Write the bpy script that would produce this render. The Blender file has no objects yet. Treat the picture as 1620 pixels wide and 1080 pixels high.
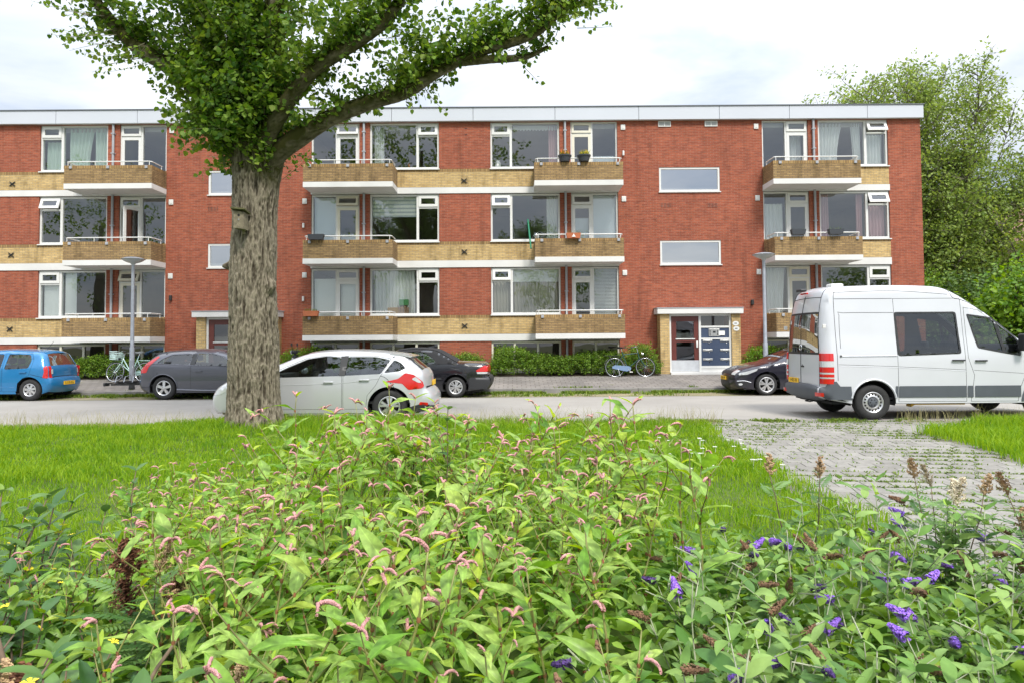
import bpy, bmesh, math, random
import numpy as np
from mathutils import Vector, Matrix, noise
from mathutils.geometry import delaunay_2d_cdt
random.seed(7); RNG = np.random.default_rng(7)
C = bpy.context.scene.collection
SC = bpy.context.scene
R = math.radians
# ---------------------------------------------------------------- camera
CAM_H = 1.64
cam_d = bpy.data.cameras.new('camera'); cam = bpy.data.objects.new('camera', cam_d); C.objects.link(cam)
cam_d.sensor_width = 36.0; cam_d.lens = 24.0
PITCH = R(2.0)
cam_d.shift_y = -(24.0/36.0)*math.tan(PITCH)
cam_d.clip_start = 0.05; cam_d.clip_end = 2000
cam.matrix_world = Matrix.Translation((0, 0, CAM_H)) @ Matrix.Rotation(R(90)+PITCH, 4, 'X') @ Matrix.Rotation(-0.0072, 4, 'Z')
SC.camera = cam
# ---------------------------------------------------------------- world: thin bright overcast over a Nishita sky
SUN_EL, SUN_AZ = R(52), R(158)        # azimuth from +Y (north) clockwise: the sun stands behind the camera, a little to its right
W = bpy.data.worlds.new('World'); SC.world = W; W.use_nodes = True
nt = W.node_tree; nt.nodes.clear()
def N(t, typ, **kw):
    n = t.nodes.new(typ)
    for k, v in kw.items():
        if k.startswith('i_'): n.inputs[k[2:].replace('__', ' ')].default_value = v
        else: setattr(n, k, v)
    return n
def world():
    L = nt.links.new
    out = N(nt, 'ShaderNodeOutputWorld'); bg = N(nt, 'ShaderNodeBackground'); bg.inputs['Strength'].default_value = 0.1
    sky = N(nt, 'ShaderNodeTexSky', sky_type='NISHITA', sun_disc=False, sun_elevation=SUN_EL, sun_rotation=SUN_AZ)
    tc = N(nt, 'ShaderNodeTexCoord'); sep = N(nt, 'ShaderNodeSeparateXYZ'); L(tc.outputs['Generated'], sep.inputs[0])
    # project directions on a cloud deck
    zc = N(nt, 'ShaderNodeMath', operation='MAXIMUM'); L(sep.outputs['Z'], zc.inputs[0]); zc.inputs[1].default_value = 0.0
    za = N(nt, 'ShaderNodeMath', operation='ADD'); L(zc.outputs[0], za.inputs[0]); za.inputs[1].default_value = 0.22
    dx = N(nt, 'ShaderNodeMath', operation='DIVIDE'); L(sep.outputs['X'], dx.inputs[0]); L(za.outputs[0], dx.inputs[1])
    dy = N(nt, 'ShaderNodeMath', operation='DIVIDE'); L(sep.outputs['Y'], dy.inputs[0]); L(za.outputs[0], dy.inputs[1])
    cmb = N(nt, 'ShaderNodeCombineXYZ'); L(dx.outputs[0], cmb.inputs[0]); L(dy.outputs[0], cmb.inputs[1])
    n1 = N(nt, 'ShaderNodeTexNoise'); n1.inputs['Scale'].default_value = 1.7; n1.inputs['Detail'].default_value = 6; n1.inputs['Roughness'].default_value = 0.55; n1.inputs['Distortion'].default_value = 0.35
    L(cmb.outputs[0], n1.inputs['Vector'])
    cr = N(nt, 'ShaderNodeValToRGB'); e = cr.color_ramp.elements
    e[0].position = 0.36; e[0].color = (5.5, 6.2, 7.3, 1); e[1].position = 0.60; e[1].color = (9.3, 9.45, 9.7, 1)
    L(n1.outputs['Fac'], cr.inputs[0])
    # overcast luminance grows towards the zenith (CIE overcast sky, softened)
    z2 = N(nt, 'ShaderNodeMath', operation='POWER'); L(zc.outputs[0], z2.inputs[0]); z2.inputs[1].default_value = 1.7
    g = N(nt, 'ShaderNodeMath', operation='MULTIPLY_ADD'); L(z2.outputs[0], g.inputs[0]); g.inputs[1].default_value = 1.3; g.inputs[2].default_value = 0.325
    sc_ = N(nt, 'ShaderNodeVectorMath', operation='SCALE'); L(cr.outputs[0], sc_.inputs[0]); L(g.outputs[0], sc_.inputs['Scale'])
    mx = N(nt, 'ShaderNodeMix', data_type='RGBA'); mx.inputs['Factor'].default_value = 0.88
    L(sky.outputs[0], mx.inputs['A']); L(sc_.outputs[0], mx.inputs['B'])
    L(mx.outputs['Result'], bg.inputs['Color']); L(bg.outputs[0], out.inputs[0])
world()
sun_d = bpy.data.lights.new('sun', 'SUN'); sun = bpy.data.objects.new('sun', sun_d); C.objects.link(sun)
sun_d.energy = 1.5; sun_d.angle = R(12); sun_d.color = (1.0, 0.95, 0.86)
sd = Vector((math.sin(SUN_AZ)*math.cos(SUN_EL), math.cos(SUN_AZ)*math.cos(SUN_EL), math.sin(SUN_EL)))
sun.rotation_euler = sd.to_track_quat('Z', 'Y').to_euler(); sun.location = sd*60
SC.view_settings.view_transform = 'Standard'; SC.view_settings.look = 'None'
SC.view_settings.exposure = 1.38; SC.view_settings.gamma = 1.0; SC.view_settings.use_curve_mapping = False
SC.render.engine = 'CYCLES'
SC.cycles.max_bounces = 8; SC.cycles.transparent_max_bounces = 12; SC.cycles.diffuse_bounces = 3; SC.cycles.glossy_bounces = 3
SC.cycles.use_denoising = True
# ---------------------------------------------------------------- helpers
def tag(o, label=None, cat=None, group=None, kind=None):
    if label: o['label'] = label
    if cat: o['category'] = cat
    if group: o['group'] = group
    if kind: o['kind'] = kind
    return o
def empty(name, loc=(0, 0, 0), rz=0.0, parent=None):
    o = bpy.data.objects.new(name, None); C.objects.link(o); o.location = loc; o.rotation_euler = (0, 0, rz)
    o.empty_display_size = 0.2
    if parent: o.parent = parent
    return o
def link(name, me, mat=None, parent=None, loc=None, rot=None, scale=None):
    o = bpy.data.objects.new(name, me); C.objects.link(o)
    if mat is not None and not me.materials: me.materials.append(mat)
    if parent: o.parent = parent
    if loc is not None: o.location = loc
    if rot is not None: o.rotation_euler = rot
    if scale is not None: o.scale = scale
    return o
def copy_tree(o, parent=None):
    c = o.copy(); C.objects.link(c)
    if parent: c.parent = parent
    for ch in o.children: copy_tree(ch, c)
    return c
class MB:
    """collects geometry; build() links it as ONE mesh object"""
    def __init__(s): s.v = []; s.f = []; s.m = []; s.mi = 0
    def add(s, vs, fs):
        b = len(s.v); s.v.extend([tuple(p) for p in vs]); s.f.extend([tuple(b+i for i in f) for f in fs]); s.m.extend([s.mi]*len(fs)); return s
    def box(s, x0, x1, y0, y1, z0, z1):
        v = [(x0,y0,z0),(x1,y0,z0),(x1,y1,z0),(x0,y1,z0),(x0,y0,z1),(x1,y0,z1),(x1,y1,z1),(x0,y1,z1)]
        return s.add(v, [(0,3,2,1),(4,5,6,7),(0,1,5,4),(1,2,6,5),(2,3,7,6),(3,0,4,7)])
    def obox(s, c, ax, ay, az):
        c = Vector(c); ax = Vector(ax); ay = Vector(ay); az = Vector(az); v = []
        for k in (-1, 1):
            for i, j in ((-1,-1),(1,-1),(1,1),(-1,1)): v.append(c+ax*i+ay*j+az*k)
        return s.add(v, [(0,3,2,1),(4,5,6,7),(0,1,5,4),(1,2,6,5),(2,3,7,6),(3,0,4,7)])
    def bevbox(s, x0, x1, y0, y1, z0, z1, b=0.01):
        bm = bmesh.new(); bmesh.ops.create_cube(bm, size=1.0)
        for v in bm.verts: v.co = Vector(((x0+x1)/2+v.co.x*(x1-x0), (y0+y1)/2+v.co.y*(y1-y0), (z0+z1)/2+v.co.z*(z1-z0)))
        bmesh.ops.bevel(bm, geom=bm.edges[:], offset=b, segments=2, affect='EDGES', profile=0.5)
        bm.verts.index_update(); s.add([v.co for v in bm.verts], [[v.index for v in f.verts] for f in bm.faces]); bm.free(); return s
    def tube(s, pts, r, n=8, cap=True):
        P = [Vector(p) for p in pts]; rr = r if hasattr(r, '__len__') else [r]*len(P)
        b = len(s.v); up = None; vs = []; fs = []
        for i, p in enumerate(P):
            t = (P[min(i+1, len(P)-1)]-P[max(i-1, 0)]); t = t.normalized() if t.length > 1e-9 else Vector((0,0,1))
            if up is None: up = t.orthogonal().normalized()
            else:
                up = up-t*up.dot(t); up = up.normalized() if up.length > 1e-6 else t.orthogonal().normalized()
            w = t.cross(up)
            for k in range(n):
                a = 2*math.pi*k/n; vs.append(p+(up*math.cos(a)+w*math.sin(a))*rr[i])
        for i in range(len(P)-1):
            for k in range(n):
                k2 = (k+1) % n; fs.append((i*n+k, i*n+k2, (i+1)*n+k2, (i+1)*n+k))
        if cap: fs.append(tuple(reversed(range(n)))); fs.append(tuple((len(P)-1)*n+k for k in range(n)))
        return s.add(vs, fs)
    def lathe(s, prof, n=24, axis='Z', c=(0, 0, 0), close=False):
        vs = []; fs = []; m = len(prof)
        for k in range(n):
            a = 2*math.pi*k/n; ca, sa = math.cos(a), math.sin(a)
            for r, h in prof:
                p = (r*ca, r*sa, h) if axis == 'Z' else (r*ca, h, r*sa) if axis == 'Y' else (h, r*ca, r*sa)
                vs.append((p[0]+c[0], p[1]+c[1], p[2]+c[2]))
        for k in range(n):
            k2 = (k+1) % n
            for i in range(m if close else m-1):
                j = (i+1) % m; q = (k*m+i, k2*m+i, k2*m+j, k*m+j)
                fs.append(q if axis != 'Y' else tuple(reversed(q)))
        return s.add(vs, fs)
    def prism(s, poly, axis, a0, a1):
        """poly: 2D outline; axis: extrusion axis ('Y' -> poly in x,z)"""
        def mk(p, a): return (p[0], a, p[1]) if axis == 'Y' else (p[0], p[1], a) if axis == 'Z' else (a, p[0], p[1])
        n = len(poly); v = [mk(p, a0) for p in poly]+[mk(p, a1) for p in poly]
        f = [tuple(range(n)), tuple(reversed(range(n, 2*n)))]+[(i, i+n, (i+1) % n+n, (i+1) % n) for i in range(n)]
        return s.add(v, f)
    def mesh(s, name, mats=None, smooth=False, fix=True):
        me = bpy.data.meshes.new(name); me.from_pydata([tuple(p) for p in s.v], [], s.f)
        if mats is not None:
            for m in (mats if isinstance(mats, (list, tuple)) else [mats]): me.materials.append(m)
            if isinstance(mats, (list, tuple)) and len(mats) > 1: me.polygons.foreach_set('material_index', s.m)
        if fix:
            bm = bmesh.new(); bm.from_mesh(me); bmesh.ops.recalc_face_normals(bm, faces=bm.faces[:]); bm.to_mesh(me); bm.free()
        if smooth:
            if smooth is True: me.shade_smooth()
            else: me.shade_smooth(); me.set_sharp_from_angle(angle=R(smooth))
        me.update(); return me
    def build(s, name, mats=None, parent=None, smooth=False, loc=None, rot=None, fix=True):
        return link(name, s.mesh(name, mats, smooth, fix), None, parent, loc, rot)
def raw_mesh(name, V, F, mat, smooth=False, attr=None):
    """V (n,3) and F (m,k) numpy arrays -> mesh, fast"""
    V = np.asarray(V, np.float32); F = np.asarray(F, np.int32); k = F.shape[1]
    me = bpy.data.meshes.new(name); me.vertices.add(len(V)); me.vertices.foreach_set('co', V.ravel())
    me.loops.add(F.size); me.loops.foreach_set('vertex_index', F.ravel())
    me.polygons.add(len(F)); me.polygons.foreach_set('loop_start', np.arange(0, F.size, k, dtype=np.int32))
    me.polygons.foreach_set('loop_total', np.full(len(F), k, np.int32))
    if mat: me.materials.append(mat)
    me.update(calc_edges=True)
    if smooth: me.shade_smooth()
    return me
# ---------------------------------------------------------------- materials
def mat(name):
    m = bpy.data.materials.new(name); m.use_nodes = True; t = m.node_tree
    return m, t, t.nodes['Principled BSDF'], t.links.new
def simple(name, col, rough=0.5, metal=0.0, coat=0.0, var=0.0, scale=6.0, bump=0.0, bscale=60.0, spec=None):
    m, t, b, L = mat(name)
    b.inputs['Base Color'].default_value = (*col, 1); b.inputs['Roughness'].default_value = rough; b.inputs['Metallic'].default_value = metal
    b.inputs['Coat Weight'].default_value = coat
    if spec is not None: b.inputs['Specular IOR Level'].default_value = spec
    if var or bump:
        tc = N(t, 'ShaderNodeTexCoord')
    if var:
        n = N(t, 'ShaderNodeTexNoise'); n.inputs['Scale'].default_value = scale; n.inputs['Detail'].default_value = 5; L(tc.outputs['Object'], n.inputs['Vector'])
        mr = N(t, 'ShaderNodeMapRange'); mr.inputs['From Min'].default_value = .3; mr.inputs['From Max'].default_value = .7; mr.inputs['To Min'].default_value = 1-var; mr.inputs['To Max'].default_value = 1+var; L(n.outputs['Fac'], mr.inputs['Value'])
        sc_ = N(t, 'ShaderNodeVectorMath', operation='SCALE'); sc_.inputs[0].default_value = col; L(mr.outputs[0], sc_.inputs['Scale']); L(sc_.outputs[0], b.inputs['Base Color'])
    if bump:
        n2 = N(t, 'ShaderNodeTexNoise'); n2.inputs['Scale'].default_value = bscale; n2.inputs['Detail'].default_value = 4; L(tc.outputs['Object'], n2.inputs['Vector'])
        bp = N(t, 'ShaderNodeBump'); bp.inputs['Strength'].default_value = bump; bp.inputs['Distance'].default_value = 0.02; L(n2.outputs['Fac'], bp.inputs['Height']); L(bp.outputs[0], b.inputs['Normal'])
    return m
def brick_mat(name, c1, c2, mortar, bw=0.22, rh=0.0625, mw=0.010, weather=0.25, streak=0.0, soldier=False):
    """brick wall, coordinates in metres; picks the horizontal axis from the face normal"""
    m, t, b, L = mat(name); b.inputs['Roughness'].default_value = 0.9; b.inputs['Specular IOR Level'].default_value = 0.25
    geo = N(t, 'ShaderNodeNewGeometry'); tc = N(t, 'ShaderNodeTexCoord')
    sp = N(t, 'ShaderNodeSeparateXYZ'); L(tc.outputs['Object'], sp.inputs[0]); sn = N(t, 'ShaderNodeSeparateXYZ'); L(geo.outputs['Normal'], sn.inputs[0])
    ab = N(t, 'ShaderNodeMath', operation='ABSOLUTE'); L(sn.outputs['X'], ab.inputs[0])
    gt = N(t, 'ShaderNodeMath', operation='GREATER_THAN'); L(ab.outputs[0], gt.inputs[0]); gt.inputs[1].default_value = 0.7
    mx = N(t, 'ShaderNodeMix', data_type='FLOAT'); L(gt.outputs[0], mx.inputs['Factor']); L(sp.outputs['X'], mx.inputs['A']); L(sp.outputs['Y'], mx.inputs['B'])
    cb = N(t, 'ShaderNodeCombineXYZ'); L(mx.outputs['Result'], cb.inputs[0]); L(sp.outputs['Z'], cb.inputs[1])
    br = N(t, 'ShaderNodeTexBrick'); L(cb.outputs[0], br.inputs['Vector'])
    br.inputs['Scale'].default_value = 1.0; br.inputs['Brick Width'].default_value = bw; br.inputs['Row Height'].default_value = rh; br.inputs['Mortar Size'].default_value = mw; br.inputs['Mortar Smooth'].default_value = 0.2; br.inputs['Bias'].default_value = 0.0
    br.inputs['Color1'].default_value = (*c1, 1); br.inputs['Color2'].default_value = (*c2, 1); br.inputs['Mortar'].default_value = (*mortar, 1)
    # per-brick tone: second brick lookup turned into value noise through big noise + fine noise
    n1 = N(t, 'ShaderNodeTexNoise'); n1.inputs['Scale'].default_value = 0.55; n1.inputs['Detail'].default_value = 8; n1.inputs['Roughness'].default_value = .7; L(tc.outputs['Object'], n1.inputs['Vector'])
    mp = N(t, 'ShaderNodeMapping'); mp.inputs['Scale'].default_value = (1/bw, 1/bw, 1/rh); L(tc.outputs['Object'], mp.inputs['Vector'])
    n2 = N(t, 'ShaderNodeTexNoise'); n2.inputs['Scale'].default_value = .9; n2.inputs['Detail'].default_value = 2; L(mp.outputs[0], n2.inputs['Vector'])
    a = N(t, 'ShaderNodeMath', operation='MULTIPLY_ADD'); L(n1.outputs['Fac'], a.inputs[0]); a.inputs[1].default_value = weather*2; a.inputs[2].default_value = 1-weather
    a2 = N(t, 'ShaderNodeMath', operation='MULTIPLY_ADD'); L(n2.outputs['Fac'], a2.inputs[0]); a2.inputs[1].default_value = 0.75; a2.inputs[2].default_value = 0.62
    mu = N(t, 'ShaderNodeMath', operation='MULTIPLY'); L(a.outputs[0], mu.inputs[0]); L(a2.outputs[0], mu.inputs[1])
    last = mu
    if streak:
        # dirt runs: noise stretched vertically
        ms = N(t, 'ShaderNodeMapping'); ms.inputs['Scale'].default_value = (3.0, 3.0, 0.5); L(tc.outputs['Object'], ms.inputs['Vector'])
        n3 = N(t, 'ShaderNodeTexNoise'); n3.inputs['Scale'].default_value = 1.0; n3.inputs['Detail'].default_value = 6; n3.inputs['Roughness'].default_value = .65; L(ms.outputs[0], n3.inputs['Vector'])
        r3 = N(t, 'ShaderNodeMapRange'); r3.inputs['From Min'].default_value = .5; r3.inputs['From Max'].default_value = .72; r3.inputs['To Min'].default_value = 1; r3.inputs['To Max'].default_value = 1-streak; L(n3.outputs['Fac'], r3.inputs['Value'])
        m3 = N(t, 'ShaderNodeMath', operation='MULTIPLY'); L(mu.outputs[0], m3.inputs[0]); L(r3.outputs[0], m3.inputs[1]); last = m3
    sc_ = N(t, 'ShaderNodeVectorMath', operation='SCALE'); L(br.outputs['Color'], sc_.inputs[0]); L(last.outputs[0], sc_.inputs['Scale']); L(sc_.outputs[0], b.inputs['Base Color'])
    bp = N(t, 'ShaderNodeBump'); bp.inputs['Strength'].default_value = 0.5; bp.inputs['Distance'].default_value = 0.006; bp.invert = True; L(br.outputs['Fac'], bp.inputs['Height']); L(bp.outputs[0], b.inputs['Normal'])
    return m
def glass_mat(name, tint=(.75, .8, .8), refl=0.16, f90=0.75):
    """window pane: see-through with a clear mirror reflection (both faces of a double pane)"""
    m, t, b, L = mat(name); t.nodes.remove(b); out = t.nodes['Material Output']
    tr = N(t, 'ShaderNodeBsdfTransparent'); tr.inputs[0].default_value = (*tint, 1)
    gl = N(t, 'ShaderNodeBsdfGlossy'); gl.inputs['Roughness'].default_value = 0.0; gl.inputs['Color'].default_value = (.95, .97, 1, 1)
    lw = N(t, 'ShaderNodeLayerWeight'); lw.inputs['Blend'].default_value = 0.25
    mr = N(t, 'ShaderNodeMapRange'); mr.inputs['To Min'].default_value = refl; mr.inputs['To Max'].default_value = f90; L(lw.outputs['Fresnel'], mr.inputs['Value'])
    # slightly wavy panes
    tc = N(t, 'ShaderNodeTexCoord'); nz = N(t, 'ShaderNodeTexNoise'); nz.inputs['Scale'].default_value = 0.9; nz.inputs['Detail'].default_value = 1; L(tc.outputs['Object'], nz.inputs['Vector'])
    bp = N(t, 'ShaderNodeBump'); bp.inputs['Strength'].default_value = 0.12; bp.inputs['Distance'].default_value = 0.02; L(nz.outputs['Fac'], bp.inputs['Height']); L(bp.outputs[0], gl.inputs['Normal'])
    mx = N(t, 'ShaderNodeMixShader'); L(mr.outputs[0], mx.inputs[0]); L(tr.outputs[0], mx.inputs[1]); L(gl.outputs[0], mx.inputs[2]); L(mx.outputs[0], out.inputs[0])
    return m
def leaf_mat(name, c_dark, c_light, trans=0.35, rough=0.45, per='island', spec=0.35, mottle=0.0, patch=None, third=None):
    """leaf: two-sided, lets some light through; hue differs leaf by leaf"""
    m, t, b, L = mat(name); out = t.nodes['Material Output']
    if per == 'island': g = N(t, 'ShaderNodeNewGeometry'); rnd = g.outputs['Random Per Island']
    else: g = N(t, 'ShaderNodeObjectInfo'); rnd = g.outputs['Random']
    cr = N(t, 'ShaderNodeValToRGB'); e = cr.color_ramp.elements; e[0].color = (*c_dark, 1); e[1].color = (*c_light, 1); e[0].position = 0.05; e[1].position = .95
    if third: k = e.new(.86); k.color = (*c_light, 1); e[2].color = (*third, 1); e[2].position = 1.0
    if patch:      # broad drifts of lusher and yellower growth
        gp = N(t, 'ShaderNodeNewGeometry'); nz = N(t, 'ShaderNodeTexNoise'); nz.inputs['Scale'].default_value = patch; nz.inputs['Detail'].default_value = 5; nz.inputs['Roughness'].default_value = .65; L(gp.outputs['Position'], nz.inputs['Vector'])
        mr = N(t, 'ShaderNodeMapRange'); mr.inputs['From Min'].default_value = .32; mr.inputs['From Max'].default_value = .68; mr.inputs['To Min'].default_value = -.35; mr.inputs['To Max'].default_value = .35; L(nz.outputs['Fac'], mr.inputs['Value']); ad = N(t, 'ShaderNodeMath', operation='ADD', use_clamp=True); L(rnd, ad.inputs[0]); L(mr.outputs[0], ad.inputs[1]); rnd = ad.outputs[0]
    L(rnd, cr.inputs[0]); col = cr.outputs[0]
    if mottle:
        tc = N(t, 'ShaderNodeTexCoord'); nz = N(t, 'ShaderNodeTexNoise'); nz.inputs['Scale'].default_value = 25; nz.inputs['Detail'].default_value = 3; L(tc.outputs['Object'], nz.inputs['Vector'])
        mr = N(t, 'ShaderNodeMapRange'); mr.inputs['From Min'].default_value = .3; mr.inputs['From Max'].default_value = .7; mr.inputs['To Min'].default_value = 1-mottle; mr.inputs['To Max'].default_value = 1+mottle; L(nz.outputs['Fac'], mr.inputs['Value'])
        sc_ = N(t, 'ShaderNodeVectorMath', operation='SCALE'); L(col, sc_.inputs[0]); L(mr.outputs[0], sc_.inputs['Scale']); col = sc_.outputs[0]
    L(col, b.inputs['Base Color']); b.inputs['Roughness'].default_value = rough; b.inputs['Specular IOR Level'].default_value = spec
    tl = N(t, 'ShaderNodeBsdfTranslucent')
    hs = N(t, 'ShaderNodeHueSaturation'); hs.inputs['Hue'].default_value = 0.485; hs.inputs['Saturation'].default_value = 1.1; hs.inputs['Value'].default_value = 1.5; L(col, hs.inputs['Color']); L(hs.outputs[0], tl.inputs['Color'])
    mx = N(t, 'ShaderNodeMixShader'); mx.inputs[0].default_value = trans; L(b.outputs[0], mx.inputs[1]); L(tl.outputs[0], mx.inputs[2]); L(mx.outputs[0], out.inputs[0])
    return m
M = {}
M['red_brick'] = brick_mat('red_brick', (.350, .094, .049), (.245, .062, .037), (.28, .13, .09), weather=.28, streak=.28)
M['yellow_brick'] = brick_mat('yellow_brick', (.58, .41, .18), (.46, .31, .125), (.34, .27, .17), weather=.28, streak=.45)
M['balcony_brick'] = brick_mat('balcony_brick', (.35, .235, .105), (.255, .165, .075), (.16, .115, .075), weather=.3, streak=.5)
M['soldier_brick'] = brick_mat('soldier_brick', (.40, .265, .11), (.28, .17, .07), (.14, .10, .065), bw=.0625, rh=.9, mw=.010, weather=.3, streak=.5)
M['soldier_red'] = brick_mat('soldier_red', (.36, .078, .042), (.26, .052, .032), (.2, .1, .07), bw=.0625, rh=.9, mw=.008, weather=.2)
M['white_paint'] = simple('white_paint', (.64, .635, .625), .6, var=.06, scale=1.2)
M['white_concrete'] = simple('white_concrete', (.63, .625, .612), .8, var=.08, scale=1.0, bump=.1)
M['fascia'] = simple('fascia', (.52, .545, .60), .35, var=.02, scale=.6)
M['frame_white'] = simple('frame_white', (.66, .66, .645), .35, var=.02, scale=2)
M['frame_cream'] = simple('frame_cream', (.66, .63, .53), .5, var=.05, scale=2)
M['roof_edge'] = simple('roof_edge', (.12, .13, .15), .5)
M['soffit'] = simple('soffit', (.6, .59, .56), .8)
M['interior'] = simple('interior', (.52, .50, .46), .9, var=.1, scale=.5)
M['interior_dark'] = simple('interior_dark', (.30, .28, .25), .9, var=.2, scale=.4)
M['glass'] = glass_mat('glass', (.93, .97, .96), .14)
M['glass_stair'] = glass_mat('glass_stair', (.75, .78, .78), .52)
M['glass_dark'] = glass_mat('glass_dark', (.30, .33, .33), .12)
M['pipe'] = simple('pipe', (.34, .35, .38), .5, var=.1, scale=3)
M['galv'] = simple('galv', (.36, .38, .42), .45, .5, var=.12, scale=8)
M['black_iron'] = simple('black_iron', (.02, .02, .02), .6)
M['black_plastic'] = simple('black_plastic', (.022, .023, .026), .5, var=.1, scale=4)
M['grey_plastic'] = simple('grey_plastic', (.075, .085, .10), .55, var=.06, scale=4)
M['rubber'] = simple('rubber', (.022, .022, .023), .8, var=.2, scale=10)
M['chrome'] = simple('chrome', (.75, .76, .78), .18, 1.0)
M['alloy'] = simple('alloy', (.62, .62, .63), .3, .8)
M['terracotta'] = simple('terracotta', (.45, .14, .06), .8, var=.1)
M['soil'] = simple('soil', (.06, .042, .028), .95, var=.3, scale=9, bump=.4)
# ================================================================ the apartment building
DZ = CAM_H-1.53
YW = 25.7
bld = empty('apartment_building', (0, 0, DZ))
tag(bld, 'three-storey red brick apartment block with yellow brick balconies and flat white-edged roof', 'apartment building')
TOP = 9.87
LV = [dict(w0=8.08, w1=9.86, y0=7.39, b0=7.14, b1=7.37, par=8.02, sl=7.17), dict(w0=5.31, w1=7.12, y0=4.60, b0=4.33, b1=4.59, par=5.24, sl=4.38), dict(w0=2.53, w1=4.31, y0=1.82, b0=1.56, b1=1.81, par=2.48, sl=1.61)]
# bays: (window x0, mullion, x1) (pier) (door set x0, mullion, x1); kind of the outer side
BAYS = [
    dict(win=(-22.47, -20.66, -19.84), narrow='R', ds=(-24.65, -23.70, -22.87), door='R', pipe=-22.67, bal=(-24.63, -21.4)),
    dict(win=(-17.89, -17.07, -15.31), narrow='L', ds=(-14.86, -14.04, -13.08), door='L', pipe=-15.08, bal=(-16.25, -13.05)),
    dict(win=(-5.36, -3.55, -2.73), narrow='R', ds=(-7.58, -6.63, -5.75), door='R', pipe=-5.57, bal=(-7.56, -4.30)),
    dict(win=(-.78, 0.0, 1.85), narrow='L', ds=(2.27, 3.08, 4.05), door='L', pipe=2.06, bal=(.85, 4.08)),
    dict(win=(11.68, 13.5, 14.34), narrow='R', ds=(9.55, 10.47, 11.30), door='R', pipe=11.49, bal=(9.53, 12.72)),
]
XL, XR = -25.0, 15.57
T = 0.30
ZONES = [(-24.65, -13.08), (-7.58, 4.05), (9.55, 14.34)]     # stretches with bands (bays); the rest is plain red wall
def wall_rect(mb, x0, x1, z0, z1): mb.box(x0, x1, YW, YW+T, z0, z1)
red = MB()
# stair walls and end pier: full height, with openings
def wall_with_holes(mb, x0, x1, z0, z1, holes):
    xs = sorted({x0, x1, *[h[0] for h in holes], *[h[1] for h in holes]}); 
    for a, b_ in zip(xs, xs[1:]):
        hs = sorted([(h[2], h[3]) for h in holes if h[0] < b_-1e-6 and h[1] > a+1e-6]); z = z0
        for p, q in hs:
            if p > z+1e-6: wall_rect(mb, a, b_, z, p)
            z = q
        if z1 > z+1e-6: wall_rect(mb, a, b_, z, z1)
STAIR = [(-11.48, -9.18), (5.62, 7.92)]
SWZ = [(7.15, 8.08), (4.38, 5.29)]
ENT = [(-12.02, -9.6), (5.62, 8.02)]
wall_with_holes(red, XL, -24.65, 0, TOP, [])
for k, (a, b_) in enumerate([(-13.08, -7.58), (4.05, 9.55)]):
    wall_with_holes(red, a, b_, 0, TOP, [(STAIR[k][0], STAIR[k][1], *SWZ[0]), (STAIR[k][0], STAIR[k][1], *SWZ[1]), (ENT[k][0]+.2, ENT[k][1]+.05, 0, 2.45)])
wall_with_holes(red, 14.34, XR, 0, TOP, [])
# red piers between windows, storey by storey
for (za, zb) in [(L_['w0']-.0, L_['w1']+.02) for L_ in LV]+[(0, 1.56)]:
    for (a, b_) in [(-19.84, -17.89), (-2.73, -.78)]: wall_rect(red, a, b_, za, zb)
    for by in BAYS:
        e = sorted([by['win'][0], by['win'][2], by['ds'][0], by['ds'][2]]); wall_rect(red, e[1], e[2], za, zb)
for (a, b_) in ZONES:      # strip over the window heads
    wall_rect(red, a, b_, 9.862, TOP)
red.build('red_brick_wall', M['red_brick'], bld)
g = MB(); g.box(XR-T, XR-.001, YW+T, YW+9.5, 0, TOP); g.box(XL, XR-T-.001, YW+9.2, YW+9.5, 0, TOP); g.box(XL, XL+T, YW+T+.001, YW+9.199, 0, TOP); g.build('gable_wall', M['red_brick'], bld)
yb = MB(); so = MB(); wb = MB()
for i, L_ in enumerate(LV):
    for (a, b_) in ZONES:
        yb.box(a, b_, YW-.004, YW+T-.02, L_['y0'], L_['w0']-.115); so.box(a, b_, YW-.006, YW+T-.02, L_['w0']-.113, L_['w0']-.004)
        wb.box(a-.01, b_+.01, YW-.03, YW+T-.03, L_['b0'], L_['b1'])
yb.build('yellow_brick_band', M['yellow_brick'], bld); so.build('soldier_course', M['soldier_brick'], bld); wb.build('floor_band', M['white_concrete'], bld)
# roof: deck, fascia panels with open joints, dark capping
rf = MB(); rf.box(XL, XR-.02, YW-.10, YW+9.5, TOP+.004, 10.36); rf.build('roof', M['soffit'], bld)
xs = [XL-.02]+[-19.44+ k*3.02 -2.0 for k in range(13)]
fx = [XL-.05, -22.9, -20.3, -17.2, -14.12, -10.95, -7.75, -4.5, -1.42, 1.68, 4.85, 7.9, 10.55, 13.5, 15.63]
me_cache = {}
for a, b_ in zip(fx, fx[1:]):
    p = MB(); p.bevbox(a+.008, b_-.008, YW-.16, YW-.102, 9.87, 10.365, .004); p.build('fascia_panel', M['fascia'], bld)
p = MB(); p.bevbox(XR+.004, 15.63, YW-.10, YW+9.5, 9.87, 10.365, .004); p.build('fascia_panel', M['fascia'], bld)
p = MB(); p.box(XL-.05, 15.655, YW-.19, YW-.05, 10.367, 10.40); p.box(XR-.02, 15.655, YW-.05, YW+9.5, 10.367, 10.40); p.build('roof_capping', M['roof_edge'], bld)
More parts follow.
